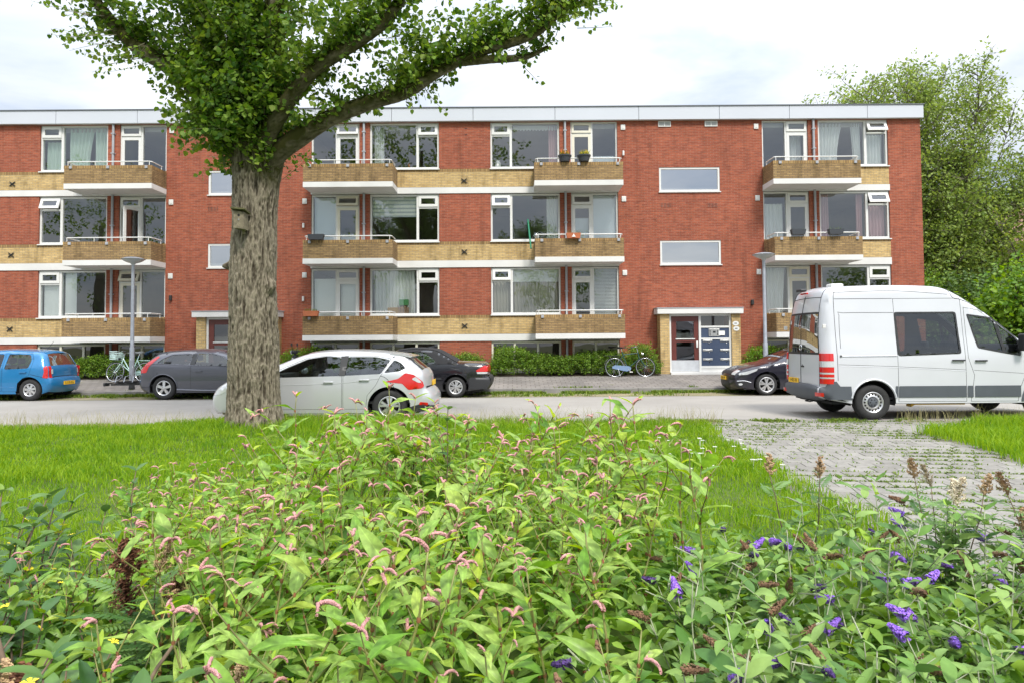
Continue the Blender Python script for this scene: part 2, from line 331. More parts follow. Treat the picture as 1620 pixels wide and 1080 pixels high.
# interior: floors, back wall, partitions
it = MB()
for L_ in LV: it.box(XL+T+.01, XR-T-.01, YW+T+.002, YW+5.0, L_['b0']+.02, L_['b1']-.02)
it.box(XL+T+.01, XR-T-.01, YW+T+.002, YW+5.0, 9.87-.2, 9.86)
it.box(XL+T+.01, XR-T-.01, YW+5.0, YW+5.1, 0, 9.86)
it.build('interior_floor', M['interior'], bld)
it = MB()
for x in (-18.87, -15.08, -12.9, -7.7, -5.57, -1.76, 2.06, 4.25, 9.4, 11.49, 14.5):
    for L_ in LV: it.box(x-.06, x+.06, YW+T+.004, YW+4.99, L_['b1']-.018, L_['b1']+2.50 if L_['w1'] < 9 else 9.66)
    it.box(x-.06, x+.06, YW+T+.004, YW+4.99, 0, 1.57)
it.build('interior_wall', M['interior_dark'], bld)
# ---- windows
FR = .065
YF = YW+.06        # front of the frames
def pane(mb, x0, x1, z0, z1, y): mb.add([(x0, y, z0), (x1, y, z0), (x1, y, z1), (x0, y, z1)], [(0, 1, 2, 3)])
def frame_rect(mb, x0, x1, z0, z1, w, y0, y1, wb=None):
    wb = wb or w
    mb.box(x0, x0+w, y0, y1, z0, z1); mb.box(x1-w, x1, y0, y1, z0, z1); mb.box(x0+w, x1-w, y0, y1, z1-w, z1); mb.box(x0+w, x1-w, y0, y1, z0, z0+wb)
def sash(parent, name, x0, x1, z0, z1, m, y=YF-.03, tilt=0.0, w=.055, gm=None, d=.05, gname='pane'):
    """an opening light with its own frame; tilt turns it about its top edge (open transom)"""
    o = empty(name, (0, y, z1), 0, parent) if False else None
    fb = MB(); frame_rect(fb, x0, x1, z0-z1, 0, w, 0, d); f = fb.build(name, m, parent, loc=(0, y, z1))
    pb = MB(); pane(pb, x0+w, x1-w, z0-z1+w, -w, d*.5); pb.build(gname, gm or M['glass'], f, fix=False)
    if tilt: f.rotation_euler = (-tilt, 0, 0)
    return f
def window_unit(by, L_, li, bi):
    x0, xm, x1 = by['win']; z0, z1 = L_['w0'], L_['w1']; m = M['frame_white']
    fb = MB(); frame_rect(fb, x0+.004, x1-.004, z0+.002, z1-.004, FR, YF, YF+.12, .08); fb.box(xm-.045, xm+.045, YF+.001, YF+.119, z0+.08, z1-.065)
    nx = (x0+FR, xm-.045) if by['narrow'] == 'L' else (xm+.045, x1-FR); bx = (xm+.045, x1-FR) if by['narrow'] == 'L' else (x0+FR, xm-.045)
    zt = z1-.50
    fb.box(nx[0], nx[1], YF+.002, YF+.118, zt-.035, zt+.035)
    f = fb.build('window', m, bld)
    pb = MB(); pane(pb, bx[0], bx[1], z0+.08, z1-FR, YF+.05); pb.build('pane', M['glass'], f, fix=False)
    tilt = {(4, 0): .42, (4, 1): .42, (1, 1): .35, (2, 0): .12, (3, 1): .25, (3, 2): .15}.get((bi, li), 0.0)
    sash(f, 'transom', nx[0]-.01, nx[1]+.01, zt+.03, z1-FR+.01, m, tilt=tilt, w=.10)
    pb = MB(); pane(pb, nx[0], nx[1], z0+.08, zt-.035, YF+.05); pb.build('pane', M['glass'], f, fix=False)
    sb = MB(); sb.box(x0-.02, x1+.02, YW-.06, YF-.002, z0-.035, z0+.002); sb.build('sill', M['frame_white'], f)
    return f
def door_unit(by, L_, li, bi):
    x0, xm, x1 = by['ds']; z1 = L_['w1']; z0 = L_['b1']+.02; m = M['frame_white'] if (bi+li) % 3 else M['frame_cream']
    m0 = M['frame_white']
    dx = (x0+.055, xm-.035) if by['door'] == 'L' else (xm+.035, x1-.055); px = (xm+.035, x1-.055) if by['door'] == 'L' else (x0+.055, xm-.035)
    fb = MB(); frame_rect(fb, x0+.004, x1-.004, z0, z1-.004, .055, YF, YF+.12); fb.box(xm-.035, xm+.035, YF+.001, YF+.119, z0+.055, z1-.06); zt = z1-.45
    fb.box(dx[0], dx[1], YF+.002, YF+.118, zt-.03, zt+.03)
    f = fb.build('balcony_door_frame', m0, bld)
    pb = MB(); pane(pb, px[0], px[1], z0+.055, z1-.06, YF+.05); pb.build('pane', M['glass'], f, fix=False)
    tilt = {(2, 1): .30, (3, 1): .12, (1, 2): .40, (2, 0): .2}.get((bi, li), 0.0)
    sash(f, 'transom', dx[0]-.008, dx[1]+.008, zt+.025, z1-.05, m, tilt=tilt, w=.085)
    d = MB(); w_ = dx[1]-dx[0]; frame_rect(d, .0, w_, 0, zt-.03-z0-.055, .10, 0, .05, .45)
    do = d.build('balcony_door', m, f, loc=(dx[0], YF-.006, z0+.055))
    pb = MB(); pane(pb, .10, w_-.10, .45, zt-.03-z0-.155, .025); pb.build('pane', M['glass'], do, fix=False)
    if (bi, li) == (1, 1): do.location.x = dx[1]; do.rotation_euler = (0, 0, R(-112)); 
    return f
for bi, by in enumerate(BAYS):
    for li, L_ in enumerate(LV): window_unit(by, L_, li, bi); door_unit(by, L_, li, bi)
    # half-sunk cellar windows
    for (a, b_, n) in ((by['win'][0], by['win'][2], 3), (by['ds'][0], by['ds'][2], 2)):
        fb = MB(); frame_rect(fb, a+.004, b_-.004, .45, 1.53, .07, YF, YF+.12)
        for k in range(1, n): x = a+(b_-a)*k/n; fb.box(x-.04, x+.04, YF+.001, YF+.119, .52, 1.46)
        f = fb.build('cellar_window', M['frame_cream'], bld)
        for k in range(n):
            pb = MB(); pane(pb, a+(b_-a)*k/n+.05, a+(b_-a)*(k+1)/n-.05, .52, 1.46, YF+.05); pb.build('pane', M['glass_dark'], f, fix=False)
        pb = MB(); pb.box(a, b_, YW, YW+T-.01, 0, .45); pb.build('cellar_sill', M['white_concrete'], bld)
    # drain pipe
    pb = MB(); pb.tube([(by['pipe'], YW-.055, .3), (by['pipe'], YW-.055, 9.86)], .045, 10); pb.build('drain_pipe', M['pipe'], bld, smooth=40)
    pb = MB()
    for z in (9.5, 8.75, 6.0, 3.4): pb.box(by['pipe']-.065, by['pipe']+.065, YW-.11, YW, z-.02, z+.02)
    pb.build('pipe_bracket', M['pipe'], bld)
# ---- balconies
rail_me = {}
def balcony(bi, li, x0, x1, L_):
    yf = 24.6; zs, zp = L_['sl'], L_['par']; th = .10
    b = MB(); b.box(x0, x1, yf, YW-.031, zs, zs+.19); o = b.build('balcony', M['white_concrete'], bld)
    w = MB(); zt = zp-.11
    w.box(x0+.005, x1-.005, yf+.01, yf+th, zs+.192, zt); w.box(x0+.005, x0+th, yf+th+.001, YW-.035, zs+.192, zt); w.box(x1-th, x1-.005, yf+th+.001, YW-.035, zs+.192, zt)
    w.build('parapet', M['balcony_brick'], o)
    w = MB(); w.box(x0+.002, x1-.002, yf+.006, yf+th+.003, zt+.002, zp); w.box(x0+.002, x0+th+.003, yf+th+.004, YW-.035, zt+.002, zp); w.box(x1-th-.003, x1-.002, yf+th+.004, YW-.035, zt+.002, zp)
    w.build('parapet_cap', M['soldier_brick'], o)
    r = MB(); zr = zp+.15
    r.tube([(x0+.06, YW-.25, zr), (x0+.06, yf+.12, zr), (x0+.12, yf+.055, zr), (x1-.12, yf+.055, zr), (x1-.06, yf+.12, zr), (x1-.06, YW-.25, zr)], .021, 8)
    for x in np.linspace(x0+.12, x1-.12, 4): r.tube([(x, yf+.055, zp-.02), (x, yf+.055, zr)], .013, 6)
    for x in (x0+.06, x1-.06): r.tube([(x, YW-.3, zp-.02), (x, YW-.3, zr)], .013, 6)
    r.build('rail', M['frame_white'], o, smooth=40)
    k = MB()
    for x in (x0+.25, (x0+x1)/2, x1-.2): k.bevbox(x-.05, x+.05, yf-.03, yf+.009, zp-.12, zp-.02, .008)
    k.build('rail_bracket', M['pipe'], o)
    if li == 2: return o
    return o
for bi, by in enumerate(BAYS):
    for li, L_ in enumerate(LV): balcony(bi, li, *by['bal'], L_)
# ---- stair windows
for k in range(2):
    for (z0, z1) in SWZ:
        a, b_ = STAIR[k]; fb = MB(); frame_rect(fb, a+.003, b_-.003, z0+.003, z1-.003, .07, YW+.02, YW+.14); f = fb.build('stair_window', M['frame_white'], bld)
        pb = MB(); pane(pb, a+.06, b_-.06, z0+.06, z1-.06, YW+.07); pb.build('pane', M['glass_stair'], f, fix=False)
        sb = MB(); sb.box(a-.03, b_+.03, YW-.045, YW+.018, z0-.04, z0-.002); sb.build('sill', M['white_concrete'], f)
# ---- little wall fittings
def fit(name, mat_, fn): b = MB(); fn(b); return b.build(name, mat_, bld)
for z in (9.62, 6.88, 4.08):
    for x in (-12.88, -7.82, 4.27, 9.33):
        fit('vent_cover', M['frame_white'], lambda b: (b.bevbox(x-.085, x+.085, YW-.035, YW, z-.10, z+.10, .01), b.box(x-.05, x+.05, YW-.042, YW-.036, z-.05, z+.05)))
for x in (5.85, 7.62):     # white double vents high on the stair walls
    v = fit('vent_grille', M['frame_white'], lambda b: (frame_rect(b, x-.24, x+.24, 9.63, 9.84, .03, YW-.03, YW), b.box(x-.015, x+.015, YW-.029, YW-.001, 9.66, 9.81)))
    b = MB(); b.box(x-.21, x+.21, YW-.012, YW-.002, 9.66, 9.81); b.build('grille_back', M['pipe'], v)
    b = MB(); [b.box(x-.21, x+.21, YW-.025, YW-.013, z, z+.008) for z in np.linspace(9.675, 9.79, 5)]; b.build('louvre', M['frame_white'], v)
for x in (5.85, 7.62, -11.3, -9.4):
    for z in (6.62,):
        fit('air_brick', M['red_brick'], lambda b: b.box(x-.2, x+.2, YW-.006, YW-.002, z-.09, z+.09))
        fit('air_slot', M['black_iron'], lambda b: [b.box(x-.17+k*.055, x-.155+k*.055, YW-.009, YW-.0065, z-.08, z+.08) for k in range(7)])
for (x, z) in ((-18.9, 7.62), (-18.9, 4.92), (-18.9, 2.13), (-1.78, 7.62), (-1.78, 4.92), (-1.78, 2.13)):   # cast-iron wall anchors
    fit('wall_anchor', M['black_iron'], lambda b: (b.obox((x, YW-.03, z), Vector((.10, 0, .08)), (0, .012, 0), Vector((-.010, 0, .0125))), b.obox((x, YW-.033, z), Vector((.10, 0, -.08)), (0, .012, 0), Vector((.010, 0, .0125))), b.tube([(x, YW-.07, z), (x, YW, z)], .025, 8)))
for (x, z) in ((-1.7, 9.62), (-1.7, 9.38)): fit('air_slot', M['black_iron'], lambda b: b.box(x-.05, x+.05, YW-.005, YW-.001, z-.012, z+.012))
for (x, z) in ((-7.86, 3.18), (4.27, 8.62), (-7.86, 5.95)): fit('wall_lamp', M['frame_white'], lambda b: b.bevbox(x-.035, x+.035, YW-.08, YW, z-.09, z+.09, .015))
for (x, z) in ((9.05, 2.93), (-12.85, 3.25)): fit('wall_lamp', M['black_iron'], lambda b: b.bevbox(x-.05, x+.05, YW-.10, YW, z-.10, z+.10, .02))
# ---- entrances
M['door_red'] = simple('door_red', (.115, .028, .022), .4, var=.1, scale=3)
M['panel_blue'] = simple('panel_blue', (.045, .065, .115), .4, var=.05, scale=2)
M['kick_plate'] = simple('kick_plate', (.55, .57, .60), .45, .3, var=.1, scale=5)
M['paper'] = simple('paper', (.8, .8, .78), .6)
M['steel'] = simple('steel', (.5, .5, .49), .35, .7, var=.1, scale=20)
YE = 25.15
for k in range(2):
    dx = 0 if k else -17.10; X = lambda v: v+dx
    ent = empty('entrance_porch', (0, 0, 0), 0, bld)
    b = MB(); b.box(X(5.46), X(5.80), YE, YW-.001, .0, 2.49); b.box(X(8.10), X(8.42), YE, YW-.001, .0, 2.49); b.build('porch_pier', M['yellow_brick'], ent)
    b = MB(); b.bevbox(X(5.34), X(8.50), YE-.12, YW-.001, 2.492, 2.70, .01); b.build('canopy', M['white_concrete'], ent)
    b = MB(); b.box(X(5.32), X(8.52), YE-.14, YW, 2.701, 2.725); b.build('canopy_flashing', M['pipe'], ent)
    b = MB(); b.box(X(5.802), X(8.098), YE-.15, YW+.3, .18, .37); b.build('doorstep', M['white_concrete'], ent)
    yf = YE+.08; b = MB()
    frame_rect(b, X(5.802), X(8.098), .372, 2.488, .075, yf, yf+.14, .02); b.box(X(6.90), X(6.98), yf+.001, yf+.139, .392, 2.41); b.box(X(6.98), X(8.02), yf+.002, yf+.138, 1.98, 2.05); b.box(X(6.98), X(8.02), yf+.002, yf+.138, 1.555, 1.61); b.box(X(6.98), X(8.02), yf+.002, yf+.138, .50, .59)
    b.build('door_surround', M['frame_white'], ent)
    b = MB(); b.box(X(6.98), X(8.02), yf+.02, yf+.12, .392, .498); b.build('plinth', M['white_concrete'], ent)
    b = MB(); x0, x1 = X(5.88), X(6.90); b.box(x0+.001, x0+.19, yf+.03, yf+.08, .395, 2.41); b.box(x1-.17, x1-.002, yf+.03, yf+.08, .395, 2.41); b.box(x0+.19, x1-.17, yf+.031, yf+.079, 2.22, 2.41); b.box(x0+.19, x1-.17, yf+.031, yf+.079, 1.46, 1.58); b.box(x0+.19, x1-.17, yf+.031, yf+.079, .395, .78)
    b.build('front_door', M['door_red'], ent)
    b = MB(); pane(b, x0+.19, x1-.17, 1.58, 2.22, yf+.055); pane(b, x0+.19, x1-.17, .78, 1.46, yf+.055); b.build('door_pane', M['glass'], ent, fix=False)
    b = MB(); b.box(x0+.002, x1-.004, yf+.018, yf+.029, .40, .80); b.build('kick_plate', M['kick_plate'], ent)
    b = MB(); b.bevbox(x0+.16, x1-.14, yf+.005, yf+.029, 1.555, 1.59, .006); b.build('glazing_bar', M['frame_white'], ent)
    b = MB(); b.bevbox(x1-.105, x1-.04, yf-.02, yf+.03, 1.26, 1.50, .012); b.build('door_handle', M['frame_white'], ent, smooth=30)
    b = MB(); pane(b, X(6.98), X(8.02), 2.05, 2.41, yf+.06); b.build('fanlight', M['glass'], ent, fix=False)
    b = MB(); b.box(X(6.98), X(8.02), yf+.03, yf+.06, 1.61, 1.98); b.build('intercom_panel', M['panel_blue'], ent)
    b = MB(); b.bevbox(X(7.27), X(7.67), yf+.005, yf+.029, 1.66, 1.94, .006); ic = b.build('intercom', M['steel'], ent)
    b = MB(); [b.box(X(7.30)+c*.055, X(7.335)+c*.055, yf-.002, yf+.006, 1.69+r*.055, 1.725+r*.055) for c in (0, 5) for r in range(4)]; b.box(X(7.42), X(7.52), yf-.002, yf+.006, 1.79, 1.86); b.build('button', M['black_plastic'], ic)
    b = MB(); b.box(X(7.64), X(7.86), yf+.002, yf+.004, 1.70, 1.86); b.build('notice', M['paper'], ent)
    b = MB(); b.box(X(6.98), X(8.02), yf+.03, yf+.06, .59, 1.555); b.build('letterbox_panel', M['panel_blue'], ent)
    for r in range(3):
        for c in range(2):
            xx = X(7.04)+c*.64; zz = 1.47-r*.34
            b = MB(); b.bevbox(xx, xx+.36, yf+.008, yf+.029, zz, zz+.075, .008); lb = b.build('letterbox_flap', M['steel'], ent)
            b = MB(); b.box(xx+.10, xx+.26, yf+.003, yf+.007, zz+.03, zz+.05); b.build('name_slip', M['paper'], lb)
            b = MB(); b.lathe([(0, -.012), (.022, -.012), (.022, 0)], 10, 'Y', (xx+.24, yf+.029, zz-.05)); b.build('lock', M['chrome'], lb)
    for zz, xx in ((2.13, X(8.24)), (1.94, X(8.26))):     # two oval number plates on the right pier
        b = MB(); n = 20; b.prism([(xx+.115*math.cos(2*math.pi*i/n), zz+.085*math.sin(2*math.pi*i/n)) for i in range(n)], 'Y', YE-.012, YE-.001); np_ = b.build('number_plate', M['frame_white'], ent)
        b = MB(); b.box(xx-.05, xx+.04, YE-.016, YE-.013, zz-.012, zz+.016); b.build('number_print', M['black_iron'], np_)
# ---- curtains, blinds and things on sills (each hangs or stands on its own)
def cloth_mat(name, col, tr=.35):
    m, t, b, L = mat(name); b.inputs['Base Color'].default_value = (*col, 1); b.inputs['Roughness'].default_value = .9; out = t.nodes['Material Output']
    tl = N(t, 'ShaderNodeBsdfTranslucent'); tl.inputs[0].default_value = (*col, 1); mx = N(t, 'ShaderNodeMixShader'); mx.inputs[0].default_value = tr
    L(b.outputs[0], mx.inputs[1]); L(tl.outputs[0], mx.inputs[2]); L(mx.outputs[0], out.inputs[0]); return m
CL = {'white': cloth_mat('white_cloth', (.90, .91, .89), .2), 'green': cloth_mat('pale_green_cloth', (.72, .84, .74), .2), 'pink': cloth_mat('pink_cloth', (.78, .50, .52)), 'beige': cloth_mat('beige_cloth', (.55, .51, .43), .15), 'blue': cloth_mat('bluegrey_cloth', (.55, .60, .66), .2), 'frost': cloth_mat('frosted_film', (.80, .85, .90), .2)}
YC = YW+.30
def curtain(x0, x1, z0, z1, col, label, folds=7, sweep=0.0, y=YC, cat='curtain'):
    """hanging cloth with folds; sweep gathers the lower part towards x0 (+) or x1 (-)"""
    nx, nz = max(24, folds*6), 12; V = []; F = []; ph = random.random()*6
    for j in range(nz+1):
        v = j/nz; z = z1+(z0-z1)*v
        k = abs(sweep)*math.sin(v*math.pi*.55)
        for i in range(nx+1):
            u = i/nx; uu = u*(1-k) if sweep >= 0 else 1-(1-u)*(1-k)
            V.append((x0+(x1-x0)*uu, y+(.035+.015*v)*math.sin(u*folds*2*math.pi+ph+.6*math.sin(3*v+u*9)), z))
    for j in range(nz):
        for i in range(nx): a = j*(nx+1)+i; F.append((a, a+1, a+nx+2, a+nx+1))
    me = raw_mesh('curtain', V, F, CL[col], True); o = link('curtain', me, loc=(0, 0, DZ)); tag(o, label, cat); return o
def blind(x0, x1, z0, z1, col, label, slats=0, y=YC-.08):
    b = MB()
    if slats:
        for k in range(slats): z = z0+(z1-z0)*(k+.5)/slats; b.obox(((x0+x1)/2, y, z), ((x1-x0)/2, 0, 0), (0, .012, .018*(1 if slats > 12 else .2)), (0, -.0006, .001))
    else: b.box(x0, x1, y, y+.004, z0, z1); b.tube([(x0, y+.01, z0), (x1, y+.01, z0)], .012, 6)
    o = b.build('roller_blind' if not slats else 'venetian_blind', CL[col], None, loc=(0, 0, DZ)); tag(o, label, 'blind'); return o
def L3(i): return LV[i]['w0']+.09, LV[i]['w1']-.07
def DS(i): return LV[i]['b1']+.06, LV[i]['w1']-.06
z0, z1 = L3(0)
curtain(-16.95, -16.0, z0, z1, 'green', 'pale green curtain hanging left of the gap in the top-floor window nearest the left edge', 6, .2)
curtain(-15.98, -15.4, z0, z1, 'green', 'narrow pale green curtain beside the drain pipe in the top-left window', 4)
curtain(-17.78, -17.15, z0, z1-.5, 'green', 'pale green curtain in the narrow casement of the top-left window', 4)
curtain(-5.25, -4.86, z0, z1, 'white', 'white net curtain at the left of the large dark top-floor window right of the tree', 5)
blind(-7.5, -6.68, DS(0)[0], DS(0)[0]+.95, 'frost', 'frosted film on the lower part of the top-floor pane behind the tree branch')
blind(-6.5, -5.88, DS(0)[0]+.3, DS(0)[0]+.95, 'frost', 'frosted film on the glazed top-floor balcony door right of the tree')
# scalloped valance
b = MB(); n = 14
for k in range(n):
    xa = .08+k*(1.70/n); w_ = 1.70/n; b.prism([(xa, z1)]+[(xa+w_*t_, z1-.14-.05*math.sin(math.pi*t_)) for t_ in (0, .25, .5, .75, 1)]+[(xa+w_, z1)], 'Y', YC-.02, YC-.015)
tag(b.build('valance', CL['white'], None, loc=(0, 0, DZ)), 'white scalloped valance across the top-floor window left of the flower pots', 'curtain')
curtain(1.45, 1.78, z0, z1, 'pink', 'faint pink curtain at the right of the top-floor window with the scalloped valance', 4)
blind(3.13, 3.99, DS(0)[0], DS(0)[0]+1.15, 'frost', 'frosted film on the lower half of the top-floor pane right of the flower pots')
curtain(11.8, 12.75, z0, z1, 'white', 'white curtain swept aside left in the top-right window', 7, .22)
curtain(13.05, 13.42, z0, z1, 'white', 'white curtain hanging next to the mullion in the top-right window', 4, -.25)
curtain(13.6, 14.25, z0, z1-.45, 'white', 'white curtain behind the narrow casement under the open top-right transom', 5)
curtain(10.55, 11.2, DS(0)[0], DS(0)[1]-.4, 'white', 'white curtain behind the top-right balcony door', 4, y=YC+.1)
z0, z1 = L3(1)
blind(-5.28, -3.62, z0+.9, z1, 'blue', 'half-lowered grey and white striped roller blind on the middle floor', 0)
b = MB(); [b.box(-5.28, -3.62, YC-.088, YC-.083, z0+.95+k*.15, z0+1.04+k*.15) for k in range(6)]
tag(b.build('blind_stripe', CL['white'], None, loc=(0, 0, DZ)), 'white stripes of the half-lowered roller blind on the middle floor', 'blind')
blind(-7.5, -6.68, DS(1)[0], DS(1)[1]-.02, 'frost', 'pale closed blind behind the middle-floor pane over the dark planter')
blind(-6.5, -5.86, DS(1)[0]+.3, DS(1)[0]+1.0, 'frost', 'pale film on the middle-floor balcony door beside the striped blind')
curtain(1.35, 1.80, z0, z1, 'white', 'white curtain at the right of the middle-floor window with the green pole', 5)
blind(3.13, 3.99, DS(1)[0], DS(1)[1], 'frost', 'pale closed blind right of the orange planter door')
blind(2.42, 2.95, DS(1)[0]+.4, DS(1)[0]+1.55, 'frost', 'pale blind in the balcony door above the orange planter')
curtain(9.65, 10.4, DS(1)[0], DS(1)[1]-.35, 'white', 'pale sheet hung in the middle-floor pane above the street lamp', 5)
curtain(11.78, 12.15, z0, z1, 'pink', 'pink curtain at the left of the middle-right window', 4)
curtain(13.2, 13.45, z0, z1, 'pink', 'pink curtain next to the mullion of the middle-right window', 3)
curtain(13.6, 14.25, z0, z1-.45, 'pink', 'pink curtain behind the narrow casement of the middle-right window', 5)
z0, z1 = L3(2)
blind(-17.78, -17.13, z0, z1-.45, 'white', 'white roller blind in the narrow ground-floor casement above the blue car')
blind(-16.98, -16.55, z0, z1, 'white', 'white roller blind strip at the left of the ground-floor window above the blue car')
curtain(-5.25, -3.68, z0, z1, 'white', 'white sheer curtains filling the ground-floor window over the silver car', 12)
blind(-7.5, -6.68, DS(2)[0], DS(2)[1]-.3, 'white', 'white closed blind in the ground-floor pane over the small terracotta planter')
blind(-6.5, -5.86, DS(2)[0]+.3, DS(2)[1]-.5, 'white', 'white blind behind the ground-floor balcony door left of the sheer curtains')
curtain(.06, 1.78, z0, z1-.45, 'beige', 'grey-beige curtains closed across the ground-floor window left of the entrance', 13)
curtain(-.68, -.06, z0, z1-.45, 'beige', 'grey-beige curtain behind the narrow ground-floor casement left of the entrance', 5)
blind(-.02+.06, 1.78, z1-.45, z1, 'white', 'white roller blind rolled down a little above the grey-beige curtains')
blind(3.13, 3.99, DS(2)[0], DS(2)[1], 'white', 'white venetian blind in the ground-floor pane nearest the entrance', 44)
curtain(9.65, 10.42, DS(2)[0], DS(2)[1], 'white', 'crumpled white curtain in the ground-floor pane behind the lamp post', 6, .15)
# ================================================================ vehicles
M['car_glass'] = glass_mat('car_glass', (.46, .52, .50), .07, .55)
M['van_glass'] = glass_mat('van_glass', (.50, .55, .54), .09, .55)
M['seat_cloth'] = simple('seat_cloth', (.05, .05, .055), .9, var=.2)
M['lamp_red'] = simple('lamp_red', (.55, .012, .012), .15, coat=1.0)
M['lamp_clear'] = simple('lamp_clear', (.62, .64, .66), .12, .3, coat=1.0)
M['lamp_orange'] = simple('lamp_orange', (.7, .25, .03), .2, coat=1.0)
M['plate_yellow'] = simple('plate_yellow', (.85, .50, .02), .45)
M['gap'] = simple('gap', (.012, .012, .013), .9)
M['underbody'] = simple('underbody', (.016, .016, .017), .9)
M['soft_top'] = simple('soft_top', (.022, .022, .024), .95, bump=.2, bscale=90)
def paint(name, col, metal=0.0, rough=.35, flake=0.0):
    m = simple(name, col, rough, metal, coat=1.0, var=.03, scale=1.5); m.node_tree.nodes['Principled BSDF'].inputs['Coat Roughness'].default_value = .04; return m
def crv(pts, step=.045):
    """Catmull-Rom through (x,z); a third element marks a corner"""
    P = [np.array(p[:2], float) for p in pts]; n = len(P); out = []
    for i in range(n-1):
        p1, p2 = P[i], P[i+1]
        p0 = P[i-1] if i > 0 and len(pts[i]) < 3 else p1*2-p2
        p3 = P[i+2] if i+2 < n and len(pts[i+1]) < 3 else p2*2-p1
        m = max(1, int(np.linalg.norm(p2-p1)/step+.5))
        for k in range(m):
            t = k/m; out.append(.5*((2*p1)+(-p0+p2)*t+(2*p0-5*p1+4*p2-p3)*t*t+(-p0+3*p1-3*p2+p3)*t**3))
    out.append(P[-1]); return np.array(out)
def closed(pts, step=.05):
    """closed polygon, corners kept, edges resampled"""
    P = [np.array(p, float) for p in pts]; out = []
    for a, b_ in zip(P, P[1:]+P[:1]):
        m = max(1, int(np.linalg.norm(b_-a)/step+.5)); out += [a+(b_-a)*k/m for k in range(m)]
    return np.array(out)
def rounded(pts, r=.04, k=4):
    P = [np.array(p, float) for p in pts]; out = []; n = len(P)
    for i in range(n):
        a, b_, c = P[i-1], P[i], P[(i+1) % n]; u = a-b_; v = c-b_; lu, lv = np.linalg.norm(u), np.linalg.norm(v); rr = min(r, lu*.45, lv*.45)
        s, e = b_+u/lu*rr, b_+v/lv*rr
        for j in range(k+1): t = j/k; out.append((1-t)**2*s+2*t*(1-t)*b_+t*t*e)
    return out
def inside(P, poly):
    x, y = P[:, 0], P[:, 1]; r = np.zeros(len(P), bool); n = len(poly)
    for i in range(n):
        x1, y1 = poly[i]; x2, y2 = poly[(i+1) % n]
        c = ((y1 > y) != (y2 > y)); 
        if abs(y2-y1) > 1e-12: r ^= c & (x < (x2-x1)*(y-y1)/(y2-y1)+x1)
    return r
def dist(P, line, closed_=False):
    A = line if closed_ is False else np.vstack([line, line[:1]]); d = np.full(len(P), 1e9)
    for a, b_ in zip(A[:-1], A[1:]):
        ab = b_-a; L2 = ab@ab
        if L2 < 1e-12: continue
        t = np.clip(((P-a)@ab)/L2, 0, 1); d = np.minimum(d, np.linalg.norm(P-(a+t[:, None]*ab), axis=1))
    return d
def tri2d(outer, holes, sp=.07):
    outer = np.asarray(outer); holes = [np.asarray(h) for h in holes]
    pts = [outer]+holes; verts = np.vstack(pts); edges = []; b0 = 0
    for p in pts: n = len(p); edges += [(b0+i, b0+(i+1) % n) for i in range(n)]; b0 += n
    lo, hi = outer.min(0), outer.max(0); gx, gy = np.meshgrid(np.arange(lo[0]+sp/2, hi[0], sp), np.arange(lo[1]+sp/2, hi[1], sp)); G = np.stack([gx.ravel(), gy.ravel()], 1)
    k = inside(G, outer)
    for h in holes: k &= ~inside(G, h)
    G = G[k]
    if len(G):
        d = np.min([dist(G, p, True) for p in pts], axis=0); G = G[d > sp*.4]
    allv = np.vstack([verts, G]) if len(G) else verts
    V, E, F, *_ = delaunay_2d_cdt([Vector(p) for p in allv], edges, [], 0, 1e-5)
    V = np.array([tuple(v) for v in V]); F = np.array([f for f in F if len(f) == 3]); cen = V[F].mean(1); k = inside(cen, outer)
    for h in holes: k &= ~inside(cen, h)
    return V, F[k]
